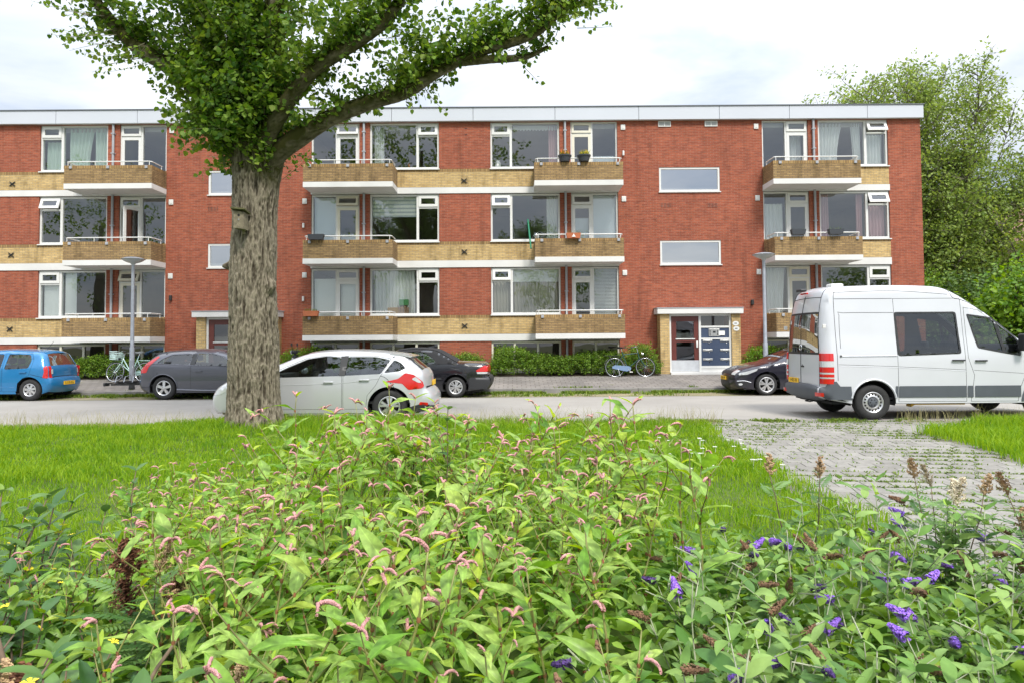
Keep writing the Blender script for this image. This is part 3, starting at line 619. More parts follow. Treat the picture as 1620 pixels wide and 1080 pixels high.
class Car:
    def __init__(s, name, label, cat, L, W, top, paint_, belt, inset, wheels, rw, sill=.24, r=.07, rear=(.10, .7), front=(.16, .9), crown=(.05, .09), group=None, arch=.07, zm=.62, bulge=.05, upper_mat=None):
        s.root = empty(name); tag(s.root, label, cat, group); s.L, s.W = L, W; s.paint = paint_; s.belt, s.inset, s.r, s.rear, s.front, s.crown = belt, inset, r, rear, front, crown
        s.wheels, s.rw, s.sill = wheels, rw, sill; s.zm, s.bulge = zm, bulge; s.top = crv(top); s.H = s.top[:, 1].max(); s.ra = rw+arch
        bt = []
        for xw in sorted(wheels, reverse=True):
            h = rw-sill; a0 = math.asin(max(-1, min(1, -h/s.ra)))  # angle at which the arch meets the sill
            bt += [(xw+s.ra*math.cos(a), rw+s.ra*math.sin(a)) for a in np.linspace(a0, math.pi-a0, 22)]
        s.bottom = np.array(bt); s.poly = np.vstack([s.top, s.bottom])
    def w(s, P, off=0.0, rnd=True):
        x, z = P[:, 0], P[:, 1]; half = s.W/2
        w = half*(1-s.rear[0]*np.clip(1-x/s.rear[1], 0, 1)**2.2-s.front[0]*np.clip(1-(s.L-x)/s.front[1], 0, 1)**2.2)
        zb = s.belt(x); w = w*(1-s.bulge*np.clip((s.zm-z)/s.zm, -1, 1)**2)
        u = np.clip((z-zb)/(s.H-zb), 0, 1); w = w-s.inset*u**1.15
        if rnd:
            d = np.clip(dist(P, s.top), 0, s.r); w = w-s.r+np.sqrt(np.maximum(0, s.r**2-(s.r-d)**2))
        return w+off
    def side_me(s, outer, holes, off, name, m, sp=.075, thick=0.0):
        V, F = tri2d(outer, holes, sp); w = s.w(V, off); me = {}
        for sg in (1, -1):
            VV = np.stack([V[:, 0], w*sg, V[:, 1]], 1); FF = F if sg < 0 else F[:, ::-1]
            me[sg] = raw_mesh(name, VV, FF, m, True)
        return me
    def side(s, name, outer, holes=(), off=0.0, m=None, parent=None, sp=.075, sides=(1, -1)):
        me = s.side_me(outer, holes, off, name, m or s.paint, sp); o = {}
        for sg in sides: o[sg] = link(name, me[sg], None, (parent or {}).get(sg, s.root) if isinstance(parent, dict) else (parent or s.root))
        return o
    def idx(s, p): return int(np.argmin(np.linalg.norm(s.top-np.array(p), axis=1)))
    def normals(s):
        t = np.gradient(s.top, axis=0); n = np.stack([-t[:, 1], t[:, 0]], 1); n /= np.linalg.norm(n, axis=1)[:, None]+1e-9
        return n
    def strip_pts(s, i0, i1, ts, off=0.0):
        i0, i1 = min(i0, i1), max(i0, i1)
        w = s.w(s.top); n = s.normals(); cr = s.crown[0]+(s.crown[1]-s.crown[0])*np.abs(n[:, 0])
        V = []
        for i in range(i0, i1+1):
            for t in ts:
                o = cr[i]*(1-abs(t)**2.4)+off; V.append((s.top[i, 0]+n[i, 0]*o, t*w[i], s.top[i, 1]+n[i, 1]*o))
        return V
    def strip(s, name, i0, i1, t0, t1, m, off=0.0, parent=None, nt_=9, skip=()):
        i0, i1 = min(i0, i1), max(i0, i1); i1 = min(max(i1, i0+1), len(s.top)-1); i0 = min(i0, i1-1)
        ts = list(np.linspace(t0, t1, nt_)); 
        for _, _, tg in skip:
            for q in (-tg, tg): ts[int(np.argmin([abs(t-q) for t in ts]))] = q
        V = s.strip_pts(i0, i1, ts, off); k = len(ts); F = []
        for i in range(i1-i0):
            for j in range(k-1):
                tm = (ts[j]+ts[j+1])/2
                if any(a <= i0+i < b_ and abs(tm) < tg for a, b_, tg in skip): continue
                a = i*k+j; F.append((a, a+1, a+k+1, a+k))
        return link(name, raw_mesh(name, V, F, m, True), None, parent or s.root)
    def shell(s, doors, windows, glass=('windscreen', None)):
        pass
    def body(s, doors, windows, screens, seats=True, gap=.012, gm=None):
        """doors: [(outline, [window outlines], handle xz or None)], windows: outlines cut in the body, screens: [(name, p0, p1, tg)] cut in the strip"""
        gm = gm or M['car_glass']
        sk = [(s.idx(a), s.idx(b_), tg) for _, a, b_, tg in screens]; sk = [(min(a, b_), max(a, b_), tg) for a, b_, tg in sk]
        V, F = tri2d(s.poly, [closed(d[0]) for d in doors]+[closed(w_) for w_ in windows], .075); w = s.w(V); vs = []; fs = []
        for sg in (1, -1):
            b0 = len(vs); vs += [(x, y*sg, z) for (x, z), y in zip(V, w)]; fs += [tuple(b0+i for i in (f if sg < 0 else f[::-1])) for f in F]
        ts = list(np.linspace(-1, 1, 13))
        for _, _, tg in sk:
            for q in (-tg, tg): ts[int(np.argmin([abs(t-q) if 0 < abs(t) < 1 else 9 for t in ts]))] = q
        n = len(s.top); b0 = len(vs); vs += s.strip_pts(0, n-1, ts); k = len(ts)
        for i in range(n-1):
            for j in range(k-1):
                tm = (ts[j]+ts[j+1])/2
                if any(a <= i < b_ and abs(tm) < tg-1e-4 for a, b_, tg in sk): continue
                a = b0+i*k+j; fs.append((a, a+1, a+k+1, a+k))
        bm = bmesh.new(); bv = [bm.verts.new(p) for p in vs]
        for f in fs:
            try: bm.faces.new([bv[i] for i in f])
            except ValueError: pass
        bmesh.ops.remove_doubles(bm, verts=bm.verts[:], dist=.004); bmesh.ops.recalc_face_normals(bm, faces=bm.faces[:])
        me = bpy.data.meshes.new('body'); bm.to_mesh(me); bm.free(); me.materials.append(s.paint); me.shade_smooth(); me.set_sharp_from_angle(angle=R(50)); link('body', me, None, s.root)
        # dark liner behind the panel gaps, with the window openings left free
        allw = [closed(w_) for w_ in windows]+[closed(w_) for d in doors for w_ in d[1]]
        grow = []
        V, F = tri2d(s.poly, allw, .12); w = s.w(V)-.022; vs = []; fs = []
        for sg in (1, -1):
            b0 = len(vs); vs += [(x, y*sg, z) for (x, z), y in zip(V, w)]; fs += [tuple(b0+i for i in (f if sg < 0 else f[::-1])) for f in F]
        lm = MB(); lm.add(vs, fs); lm.box(.25, s.L-.25, -s.W/2+.12, s.W/2-.12, s.sill-.02, s.sill+.03)
        for xw in s.wheels:      # wheel housings
            for sg in (1, -1):
                n_ = 18; yo, yi = sg*(s.W/2-.05), sg*(s.W/2-.36); rr = s.ra+.01
                q = [(xw+rr*math.cos(a), rr*math.sin(a)+s.rw) for a in np.linspace(-.15, math.pi+.15, n_)]
                lm.add([(x, yo, z) for x, z in q]+[(x, yi, z) for x, z in q], [(i, i+1, n_+i+1, n_+i) for i in range(n_-1)]); lm.add([(x, yi, z) for x, z in q], [tuple(range(n_))])
        lm.build('liner', M['underbody'], s.root, fix=False)
        out = []
        for outline, wins, hxz in doors:
            P = np.array(outline); c = P.mean(0)
            sh = offset_poly(P, gap*.5)
            d = s.side('door', closed(sh), [closed(w_) for w_ in wins], 0.0)
            for w_ in wins: s.side('window', closed(w_), [], -.012, gm, d)
            if hxz: s.handle(hxz, d)
            out.append(d)
        for w_ in windows: s.side('window', closed(w_), [], -.012, gm)
        for (nm, a, b_, tg), (i0, i1, _) in zip(screens, sk): s.strip(nm, i0, i1, -tg, tg, gm, -.008)
        if seats: s.seats()
        return out
    def at(s, x, z, off=0.0): return float(s.w(np.array([[x, z]]), off)[0])
    def handle(s, p, d, m=None, ln=.2):
        for sg in (1, -1):
            y = s.at(*p)*sg; b = MB(); b.bevbox(p[0]-ln/2, p[0]+ln/2, min(y+sg*.015, y+sg*.045), max(y+sg*.015, y+sg*.045), p[1]-.016, p[1]+.016, .012); b.box(p[0]-ln/2+.01, p[0]-ln/2+.04, min(y, y+sg*.02), max(y, y+sg*.02), p[1]-.012, p[1]+.012); b.box(p[0]+ln/2-.04, p[0]+ln/2-.01, min(y, y+sg*.02), max(y, y+sg*.02), p[1]-.012, p[1]+.012)
            b.build('handle', m or s.paint, d[sg], smooth=40)
    def line(s, pts, off=.001, r=.0045, m=None, name='panel_gap'):
        P = crv(pts, .05)
        for sg in (1, -1):
            w = s.w(P, off); b = MB(); b.tube([(x, y*sg, z) for (x, z), y in zip(P, w)], r, 5); b.build(name, m or M['gap'], s.root)
    def seats(s):
        zb = float(s.belt(np.array([s.L*.45]))[0]); b = MB()
        for fx in (s.sx if hasattr(s, 'sx') else (.30, .52)):
            for sg in (1, -1):
                x = s.L*fx; b.bevbox(x, x+.14, sg*.36-.22, sg*.36+.22, .45, zb+.10, .05); b.bevbox(x+.01, x+.11, sg*.36-.12, sg*.36+.12, zb+.15, min(zb+.33, s.H-.12), .04)
        b.box(.3, s.L-.9, -s.W/2+.14, s.W/2-.14, .40, .45); b.bevbox(s.L*.70, s.L*.76, -s.W/2+.2, s.W/2-.2, .5, zb+.02, .03); b.build('seat', M['seat_cloth'], s.root, smooth=40)
    def mirror(s, x, z, m=None):
        for sg in (1, -1):
            y = s.at(x, z)*sg; b = MB(); bm = bmesh.new(); bmesh.ops.create_uvsphere(bm, u_segments=14, v_segments=8, radius=1)
            b.add([(x+v.co.x*.075, y+sg*.12+v.co.y*.11, z+.06+v.co.z*.075) for v in bm.verts], [[v.index for v in f.verts] for f in bm.faces]) if (bm.verts.index_update() or True) else 0
            bm.free(); b.obox((x, y+sg*.02, z+.02), (.03, 0, 0), (0, .05, 0), (0, 0, .02)); b.build('mirror', m or s.paint, s.root, smooth=40)
    def add_wheels(s, style, rim_r, wt=.20, cap=None):
        tyre, rim = wheel_meshes(s.rw, rim_r, wt, style)
        for xw in s.wheels:
            for sg in (1, -1):
                e = link('wheel', tyre, None, s.root, (xw, sg*(s.W/2-.035-wt/2), s.rw), (0, 0, 0 if sg < 0 else math.pi)); link('rim', rim, None, e)
    def plate(s, end, z, text, y=0.0, x=None, tilt=0.0):
        rear = end == 'rear'; i = s.top[:len(s.top)//3] if rear else s.top[-len(s.top)//3:]
        if x is None: j = int(np.argmin(np.abs(i[:, 1]-z))); x = i[j, 0]+(-1 if rear else 1)*(s.crown[1]+.0)
        sg = -1 if rear else 1
        b = MB(); b.bevbox(-.26, .26, -.012, 0, -.055, .055, .004); p = b.build('number_plate', M['plate_yellow'], s.root, loc=(x+sg*.004, y, z), rot=(tilt, 0, R(-90) if rear else R(90)))
        if text:
            cu = bpy.data.curves.new('plate_text', 'FONT'); cu.body = text; cu.size = .115; cu.align_x = 'CENTER'; cu.align_y = 'CENTER'; cu.space_character = 1.0; cu.extrude = .0008; cu.materials.append(M['black_iron'])
            tmp = bpy.data.objects.new('plate_text', cu); tme = bpy.data.meshes.new_from_object(tmp); bpy.data.objects.remove(tmp); o = link('plate_text', tme, M['black_iron'], p); o.location = (0, -.0135, 0); o.rotation_euler = (R(90), 0, 0); o.scale = (.86, 1, 1)
        return p
    def place(s, x_rear, y_near, facing, z=0.0, rz=0.0):
        """facing +1: front towards +X. y_near: Y of the side nearest the camera"""
        yc = y_near+s.W/2
        s.root.location = (x_rear, yc, z); s.root.rotation_euler = (0, 0, (0 if facing > 0 else math.pi)+rz)
def offset_poly(P, d):
    """inset a polygon by d (keeps the number of vertices)"""
    P = np.asarray(P, float); n = len(P); A = .5*sum(P[i][0]*P[(i+1) % n][1]-P[(i+1) % n][0]*P[i][1] for i in range(n)); sg = 1 if A > 0 else -1; out = []
    for i in range(n):
        a, b_, c = P[i-1], P[i], P[(i+1) % n]; e1 = b_-a; e2 = c-b_
        n1 = np.array([-e1[1], e1[0]])/(np.linalg.norm(e1)+1e-9)*sg; n2 = np.array([-e2[1], e2[0]])/(np.linalg.norm(e2)+1e-9)*sg; m = n1+n2; q = m@m
        out.append(b_+m*(2*d/q if q > .3 else d))
    return [tuple(p) for p in out]
WHEELS = {}
def wheel_meshes(rw, rr, wt, style):
    key = (rw, rr, wt, style)
    if key in WHEELS: return WHEELS[key]
    h = wt/2; b = MB()
    prof = [(rr-.01, -h+.02), (rr+.01, -h+.004), (rr+(rw-rr)*.45, -h-.004), (rw-.03, -h+.008), (rw-.008, -h+.03), (rw, -h+.06), (rw, h-.06), (rw-.008, h-.03), (rw-.03, h-.008), (rr+.01, h-.004), (rr-.01, h-.02)]
    b.lathe(prof, 40, 'Y', close=True)
    for g in np.linspace(-h+.06, h-.06, 4): pass
    tyre = b.mesh('tyre', M['rubber'], 40)
    b = MB(); out = -h+.015
    b.lathe([(rr-.001, out-.004), (rr-.012, out-.008), (rr-.028, out+.004), (rr-.034, out+.05), (rr-.05, h-.02)], 40, 'Y')      # barrel and lip
    k0 = len(b.f)
    ya = out+.012
    if style == 'steel':
        b.lathe([(rr-.03, out+.01), (rr*.80, out+.022), (rr*.66, out+.004), (rr*.55, out+.0), (rr*.42, out+.03), (rr*.40, out+.034)], 40, 'Y')
        b.mi = 1
        for k in range(16): a = 2*math.pi*k/16; b.lathe([(0, out+.006), (.019, out+.006), (.019, out+.02)], 10, 'Y', (rr*.745*math.cos(a), 0, rr*.745*math.sin(a)))
        b.mi = 2; b.lathe([(rr*.43, out+.03), (rr*.40, out-.002), (rr*.2, out-.012), (.0, out-.014)], 24, 'Y')
        b.mi = 1
        for k in range(6): a = 2*math.pi*k/6; b.lathe([(0, out-.016), (.012, out-.015), (.012, out)], 8, 'Y', (rr*.27*math.cos(a), 0, rr*.27*math.sin(a)))
    else:
        n = int(style[0]); tw = style.endswith('d')
        for k in range(n):
            a = 2*math.pi*k/n+.3
            for da, wd in ((((-.16, .020), (.16, .020)) if tw else ((0, .034),))):
                ca, sa = math.cos(a+da*.35), math.sin(a+da*.35); cb, sb = math.cos(a+da*1.35), math.sin(a+da*1.35)
                p0 = Vector((rr*.18*ca, ya-.012, rr*.18*sa)); p1 = Vector(((rr-.02)*cb, ya, (rr-.02)*sb)); d = (p1-p0).normalized(); q = Vector((-d.z, 0, d.x)); w0, w1 = wd*.75*rr/.2, wd*1.15*rr/.2
                f = Vector((0, .03, 0)); mid = (p0+p1)/2+Vector((0, -.008, 0))
                b.add([p0-q*w0, p0+q*w0, p1+q*w1, p1-q*w1, p0-q*w0*1.3+f, p0+q*w0*1.3+f, p1+q*w1*1.2+f, p1-q*w1*1.2+f], [(0, 1, 2, 3), (1, 5, 6, 2), (0, 3, 7, 4)])
        b.lathe([(rr*.30, ya+.01), (rr*.28, ya-.014), (rr*.14, ya-.02), (0, ya-.02)], 20, 'Y')
        b.mi = 1
        for k in range(5): a = 2*math.pi*k/5; b.lathe([(0, ya-.0195), (.009, ya-.019), (.009, ya)], 8, 'Y', (rr*.2*math.cos(a), 0, rr*.2*math.sin(a)))
        b.lathe([(rr-.05, ya+.09), (0, ya+.09)], 24, 'Y')
    rim = b.mesh('rim', [M['alloy'], M['gap'], M['grey_plastic']], 35, fix=True)
    WHEELS[key] = (tyre, rim); return tyre, rim
# ---- paints
M['paint_silver'] = paint('paint_silver', (.53, .54, .565), .35, .34)
M['paint_blue'] = paint('paint_blue', (.008, .17, .40), .25, .35)
M['paint_grey'] = paint('paint_grey', (.075, .078, .098), .4, .36)
M['paint_black'] = paint('paint_black', (.007, .007, .011), .1, .25)
M['paint_ink'] = paint('paint_ink', (.014, .013, .024), .3, .28)
M['paint_white'] = paint('paint_white', (.54, .55, .59), 0.0, .35)
def lights(c, name, poly, m, off=.006): return c.side(name, closed(rounded(poly, .03)), [], off, m, sp=.05)
# ---- silver five-door hatchback, near kerb, front to the left
belt = lambda x: 1.02-.075*np.clip((x-.6)/3.0, 0, 1)
c = Car('parked_car', 'silver five-door hatchback parked nearest the lawn, half hidden by the tree trunk', 'car', 4.36, 1.82,
    [(.14, .24), (.03, .36), (0, .50), (.05, .62), (.13, .70, 1), (.15, .90), (.20, 1.04), (.42, 1.24), (.56, 1.36), (.75, 1.405), (1.2, 1.455), (1.75, 1.478), (2.2, 1.46), (2.55, 1.40), (3.0, 1.22), (3.45, 1.02), (3.62, .965), (3.95, .89), (4.18, .78), (4.31, .64), (4.36, .48), (4.34, .32), (4.26, .22)],
    M['paint_silver'], belt, .24, (.82, 3.45), .345, .22, .08, (.13, .8), (.18, 1.0), (.05, .09), 'cars parked along the street')
fw = rounded([(1.78, .985), (1.80, 1.36), (2.10, 1.385), (2.45, 1.33), (2.85, 1.15), (3.12, 1.00), (3.10, .955)], .04); rwn = rounded([(.98, 1.02), (.82, 1.30), (1.10, 1.365), (1.66, 1.37), (1.70, .99)], .04); qw = rounded([(.92, 1.04), (.74, 1.30), (.60, 1.24), (.50, 1.13), (.62, 1.07)], .03)
fd = [(1.74, .30), (1.74, 1.37), (2.12, 1.40), (2.5, 1.345), (2.95, 1.14), (3.22, .98), (3.18, .55), (3.06, .30)]
rd = [(1.17, .62), (1.04, .52), (.98, 1.0), (.80, 1.33), (1.10, 1.385), (1.72, 1.385), (1.72, .30), (1.30, .30)]
rd = [(1.27, .30), (1.24, .58), (1.08, .78), (.97, 1.0), (.80, 1.33), (1.10, 1.39), (1.72, 1.395), (1.72, .30)]
ds = c.body([(fd, [fw], (2.0, .86)), (rd, [rwn], (1.30, .90))], [qw], [('windscreen', (2.5, 1.41), (3.5, 1.0), .88), ('rear_window', (.22, 1.06), (.53, 1.34), .84)])
c.side('pillar', closed([(1.68, .985), (1.65, 1.385), (1.80, 1.385), (1.80, .985)]), [], .004, M['black_plastic'])
lights(c, 'tail_light', [(.14, .76), (.18, .72), (.44, .69), (.56, .82), (.90, .86), (.64, .92), (.50, 1.04), (.34, 1.0), (.17, .86)], M['lamp_red'])
lights(c, 'reversing_light', [(.18, .84), (.30, .96), (.38, .91), (.24, .83)], M['lamp_clear'], .010)
lights(c, 'headlight', [(4.22, .70), (3.72, .87), (3.78, .80), (4.12, .62), (4.28, .60)], M['lamp_clear'])
for t0, t1 in ((.52, 1.0), (-1.0, -.52)): c.strip('headlight', c.idx((4.12, .81)), c.idx((4.30, .645)), t0, t1, M['lamp_clear'], .006)
c.strip('bumper', 0, c.idx((.02, .38)), -1.0, 1.0, M['black_plastic'], .006); c.side('bumper', closed([(.13, .235), (.03, .37), (.2, .40), (.44, .33), (.46, .235)]), [], .006, M['black_plastic'])
lights(c, 'reflector', [(.07, .36), (.06, .42), (.22, .44), (.24, .38)], M['lamp_red'], .010)
b = MB(); P = [(.40, 1.375), (.62, 1.425), (.85, 1.43), (.85, 1.40), (.62, 1.39), (.44, 1.345)]
b.prism(P, 'Y', -.60, .60); b.build('spoiler', M['paint_silver'], c.root, smooth=50)
c.strip('tailgate_line', c.idx((.12, .71)), c.idx((.13, .73)), -.9, .9, M['gap'], .003); c.mirror(3.02, .97); c.add_wheels('5d', .215, .205)
c.plate('rear', .80, '', x=.045); c.line([(.98, .98), (.86, .92), (.62, .62), (.40, .40)]); c.line([(3.18, .80), (2.5, .81), (1.7, .84), (1.0, .93)], .0, .006, M['paint_silver'], 'crease')
b = MB(); b.tube([(1.0, 0, 1.48), (.82, 0, 1.66)], .006, 5); b.build('aerial', M['black_plastic'], c.root)
c.place(-1.66, 13.9, -1); c.root.scale = (1.04, 1, .985)
# ---- blue small five-door, far kerb, front to the left
belt = lambda x: .95-.05*np.clip(x/3.0, 0, 1)
c = Car('parked_car', 'bright blue small five-door car at the far kerb, cut by the left edge', 'car', 3.56, 1.64,
    [(.10, .26), (.02, .38), (0, .52), (.04, .64), (.08, .70), (.09, .92), (.13, 1.01), (.25, 1.28), (.33, 1.38), (.50, 1.435), (.9, 1.465), (1.4, 1.478), (1.9, 1.455), (2.25, 1.39), (2.6, 1.22), (2.92, 1.05), (3.1, .98), (3.35, .86), (3.50, .70), (3.56, .5), (3.54, .33), (3.46, .22)],
    M['paint_blue'], belt, .19, (.59, 3.0), .32, .21, .07, (.10, .5), (.16, .8), (.05, .07), 'cars parked along the street')
rwn = rounded([(.62, .96), (.58, 1.18), (.66, 1.36), (1.30, 1.375), (1.33, .93)], .06); fw = rounded([(1.44, .93), (1.44, 1.375), (1.9, 1.365), (2.2, 1.28), (2.55, 1.06), (2.56, .91)], .05)
rd = [(.95, .28), (.92, .52), (.76, .68), (.60, .74), (.54, .95), (.52, 1.2), (.60, 1.395), (1.38, 1.40), (1.38, .28)]; fd = [(1.40, .28), (1.40, 1.40), (1.9, 1.385), (2.25, 1.29), (2.66, 1.04), (2.64, .5), (2.55, .28)]
c.body([(rd, [rwn], (.76, .85)), (fd, [fw], (1.58, .85))], [], [('windscreen', (2.2, 1.40), (2.95, 1.03), .88), ('rear_window', (.13, 1.02), (.30, 1.34), .86)])
lights(c, 'tail_light', [(.075, .66), (.075, .98), (.14, 1.03), (.19, .98), (.16, .86), (.20, .68)], M['lamp_red'], .010)
c.strip('tail_light', c.idx((.05, .66)), c.idx((.13, 1.0)), .86, 1.0, M['lamp_red'], .006); c.strip('tail_light', c.idx((.05, .66)), c.idx((.13, 1.0)), -1.0, -.86, M['lamp_red'], .006)
c.strip('reversing_light', c.idx((.08, .76)), c.idx((.09, .92)), .80, .90, M['lamp_clear'], .010); c.strip('reversing_light', c.idx((.08, .76)), c.idx((.09, .92)), -.90, -.80, M['lamp_clear'], .010)
c.strip('tailgate_gap', c.idx((.05, .66)), c.idx((.055, .675)), -.86, .86, M['gap'], .003)
c.mirror(2.5, .93); c.add_wheels('7s', .19, .185); c.plate('rear', .50, 'L-119-XG', x=-.075)
b = MB(); b.lathe([(.036, -.006), (.030, -.012), (0, -.013)], 16, 'X', (-.07+.105, 0, .86)); b.build('emblem', M['chrome'], c.root)
b = MB(); b.tube([(.62, .0, 1.48), (.42, 0, 1.74)], .006, 5); b.build('aerial', M['black_plastic'], c.root)
c.line([(.56, .78), (.30, .72), (.10, .66)]); c.line([(2.6, .55), (1.5, .42), (1.0, .40)], 0, .008, M['paint_blue'], 'crease')
c.place(-13.66, 20.15, -1, .0)
# ---- dark grey three-door hatchback with two-box tail, far kerb, front to the right (behind the trunk)
belt = lambda x: 1.02-.09*np.clip(x/3.2, 0, 1)
c = Car('parked_car', 'dark grey three-door hatchback at the far kerb with a rack on its tail', 'car', 4.25, 1.78,
    [(.16, .24), (.05, .34), (.0, .48), (.02, .62), (.06, .80), (.14, .98), (.30, 1.17), (.46, 1.31), (.62, 1.375), (1.0, 1.42), (1.6, 1.447), (2.1, 1.435), (2.5, 1.36), (2.95, 1.15), (3.25, .99), (3.5, .93), (3.85, .85), (4.1, .72), (4.22, .58), (4.25, .42), (4.22, .3), (4.14, .22)],
    M['paint_grey'], belt, .25, (.80, 3.44), .345, .21, .08, (.15, .8), (.16, .9), (.05, .09), 'cars parked along the street')
qw = rounded([(.58, 1.08), (.72, 1.20), (.98, 1.325), (1.58, 1.345), (1.56, 1.03)], .05); fw = rounded([(1.72, 1.02), (1.74, 1.35), (2.15, 1.345), (2.5, 1.25), (2.86, 1.03), (2.84, .95)], .04)
fd = [(1.62, .30), (1.60, .95), (1.64, 1.375), (2.15, 1.37), (2.55, 1.26), (2.98, 1.0), (2.98, .5), (2.85, .30)]
c.body([(fd, [fw], (1.86, .84))], [qw], [('windscreen', (2.45, 1.375), (3.2, 1.01), .87), ('rear_window', (.14, .98), (.44, 1.29), .74)])
c.side('pillar', closed([(1.575, 1.035), (1.585, 1.345), (1.72, 1.345), (1.72, 1.02)]), [], .004, M['black_plastic'])
lights(c, 'tail_light', [(.065, .86), (.06, .78), (.28, .80), (.36, .98), (.62, 1.26), (.56, 1.29), (.30, 1.10), (.14, .96)], M['lamp_red'])
c.strip('tail_light', c.idx((.05, .78)), c.idx((.40, 1.26)), .80, 1.0, M['lamp_red'], .005); c.strip('tail_light', c.idx((.05, .78)), c.idx((.40, 1.26)), -1.0, -.80, M['lamp_red'], .005)
b = MB(); b.prism([(.36, 1.36), (.55, 1.40), (.75, 1.405), (.72, 1.37), (.46, 1.335)], 'Y', -.56, .56); b.build('spoiler', M['paint_grey'], c.root, smooth=50)
c.mirror(2.82, .97, M['chrome']); c.add_wheels('5s', .222, .205)
for xw in c.wheels: c.line([(xw+.425*math.cos(a), .33+.425*math.sin(a)) for a in np.linspace(-.25, math.pi+.25, 20)], .004, .016, M['paint_grey'], 'arch_lip')
c.line([(.08, .38), (.38, .36), (.40, .25)]); c.line([(1.22, .30), (2.2, .27), (3.05, .30)], .01, .03, M['paint_grey'], 'side_skirt'); c.line([(3.0, .98), (1.6, 1.0), (.6, 1.06), (.2, 1.0)], .002, .007, M['paint_grey'], 'shoulder_line')
c.line([(.62, .70), (.62, .82)], .001, .004); b = MB(); b.lathe([(.05, .0), (.05, .02), (.02, .03), (0, .03)], 10, 'Z', (.9, 0, 1.452)); b.build('aerial', M['black_plastic'], c.root)
c.place(-11.12, 20.2, 1)
# ---- black convertible, far kerb, front to the left (behind the silver car)
belt = lambda x: .98-.06*np.clip((x-1.0)/2.5, 0, 1)
c = Car('parked_car', 'black convertible with a closed black cloth roof parked behind the silver hatchback', 'car', 4.63, 1.71,
    [(.12, .26), (.03, .40), (.0, .50), (.01, .58), (.10, .61, 1), (.08, .80), (.10, .93), (.22, 1.0, 1), (.60, 1.015), (.98, 1.03, 1), (1.30, 1.21), (1.55, 1.345), (1.75, 1.40), (2.2, 1.43), (2.6, 1.40), (2.85, 1.34), (3.2, 1.10), (3.36, 1.0), (3.7, .93), (4.2, .84), (4.5, .72), (4.6, .6), (4.63, .45), (4.6, .3), (4.5, .22)],
    M['paint_black'], belt, .22, (1.02, 3.62), .31, .20, .06, (.10, .7), (.14, .9), (.045, .08), 'cars parked along the street')
qw = rounded([(1.62, 1.0), (1.66, 1.12), (1.92, 1.31), (2.16, 1.345), (2.17, .985)], .04); fw = rounded([(2.22, .985), (2.22, 1.35), (2.6, 1.33), (2.85, 1.27), (3.14, 1.03), (3.12, .955)], .04)
fd = [(1.98, .28), (2.0, .955), (3.2, .92), (3.2, .5), (3.08, .28)]
c.body([(fd, [], (2.22, .83))], [qw, fw], [('windscreen', (2.83, 1.345), (3.32, 1.02), .88)])
i0, i1 = c.idx((.98, 1.03)), c.idx((2.75, 1.365)); c.strip('cloth_roof', i0, i1, -1, 1, M['soft_top'], .012)
up = [tuple(p) for p in c.top[i0:i1+1]]
c.side('cloth_roof', closed(up+[(2.62, 1.345), (2.2, 1.365), (1.92, 1.325), (1.64, 1.13), (1.58, .985), (1.0, 1.0)], .06), [], .010, M['soft_top'])
lights(c, 'tail_light', [(.075, .76), (.075, .92), (.16, .95), (.42, .80), (.40, .76)], M['lamp_red']); lights(c, 'indicator', [(.08, .70), (.078, .755), (.40, .755), (.38, .70)], M['lamp_clear'])
c.strip('tail_light', c.idx((.08, .76)), c.idx((.095, .92)), -1, 1, M['lamp_red'], .004)
c.side('bumper', closed([(.10, .25), (.0, .42), (.0, .58), (.60, .60), (.62, .40), (.60, .25)]), [], .014, M['black_plastic']); c.strip('bumper', 0, c.idx((.06, .60)), -1, 1, M['black_plastic'], .012)
c.side('side_moulding', closed([(1.44, .54), (1.44, .60), (3.2, .58), (3.2, .52)]), [], .012, M['black_plastic'])
for xw in c.wheels: c.line([(xw+.39*math.cos(a), .32+.39*math.sin(a)) for a in np.linspace(0, math.pi, 20)], .003, .014, M['paint_black'], 'arch_lip')
c.mirror(3.1, .95); c.add_wheels('6d', .205, .20); c.line([(.10, .88), (1.0, .90), (2.0, .87), (3.6, .82)], .0, .006, M['paint_black'], 'shoulder_line')
b = MB(); b.tube([(.7, .6, 1.0), (.66, .6, 1.45)], .004, 5); 
c.place(-.66, 20.2, -1)
# ---- dark coupe at the far kerb, front to the left, half behind the van
belt = lambda x: .98-.08*np.clip((x-.5)/3.0, 0, 1)
c = Car('parked_car', 'dark metallic coupe parked at the far kerb in front of the van', 'car', 4.26, 1.81,
    [(.14, .24), (.03, .36), (.0, .52), (.06, .66), (.10, .90), (.20, 1.02), (.45, 1.22), (.62, 1.31), (1.0, 1.365), (1.6, 1.40), (2.0, 1.39), (2.35, 1.32), (2.8, 1.12), (3.08, .98), (3.4, .91), (3.8, .82), (4.08, .72), (4.20, .64), (4.25, .54), (4.26, .40), (4.24, .28), (4.16, .19)],
    M['paint_ink'], belt, .26, (.78, 3.36), .32, .19, .07, (.12, .7), (.20, .95), (.04, .10), 'cars parked along the street')
fw = rounded([(1.35, 1.0), (1.36, 1.29), (1.9, 1.30), (2.3, 1.22), (2.72, 1.0), (2.70, .93)], .04); qw = rounded([(.66, 1.08), (.9, 1.23), (1.24, 1.28), (1.24, 1.02)], .04)
fd = [(1.28, .28), (1.28, 1.32), (1.9, 1.33), (2.35, 1.24), (2.85, .98), (2.86, .5), (2.74, .28)]
c.body([(fd, [fw], (1.5, .82))], [qw], [('windscreen', (2.3, 1.335), (3.04, 1.0), .88), ('rear_window', (.22, 1.03), (.58, 1.29), .8)])
lights(c, 'headlight', [(4.14, .665), (3.98, .70), (3.62, .80), (3.66, .73), (3.92, .62), (4.16, .60)], M['lamp_clear'])
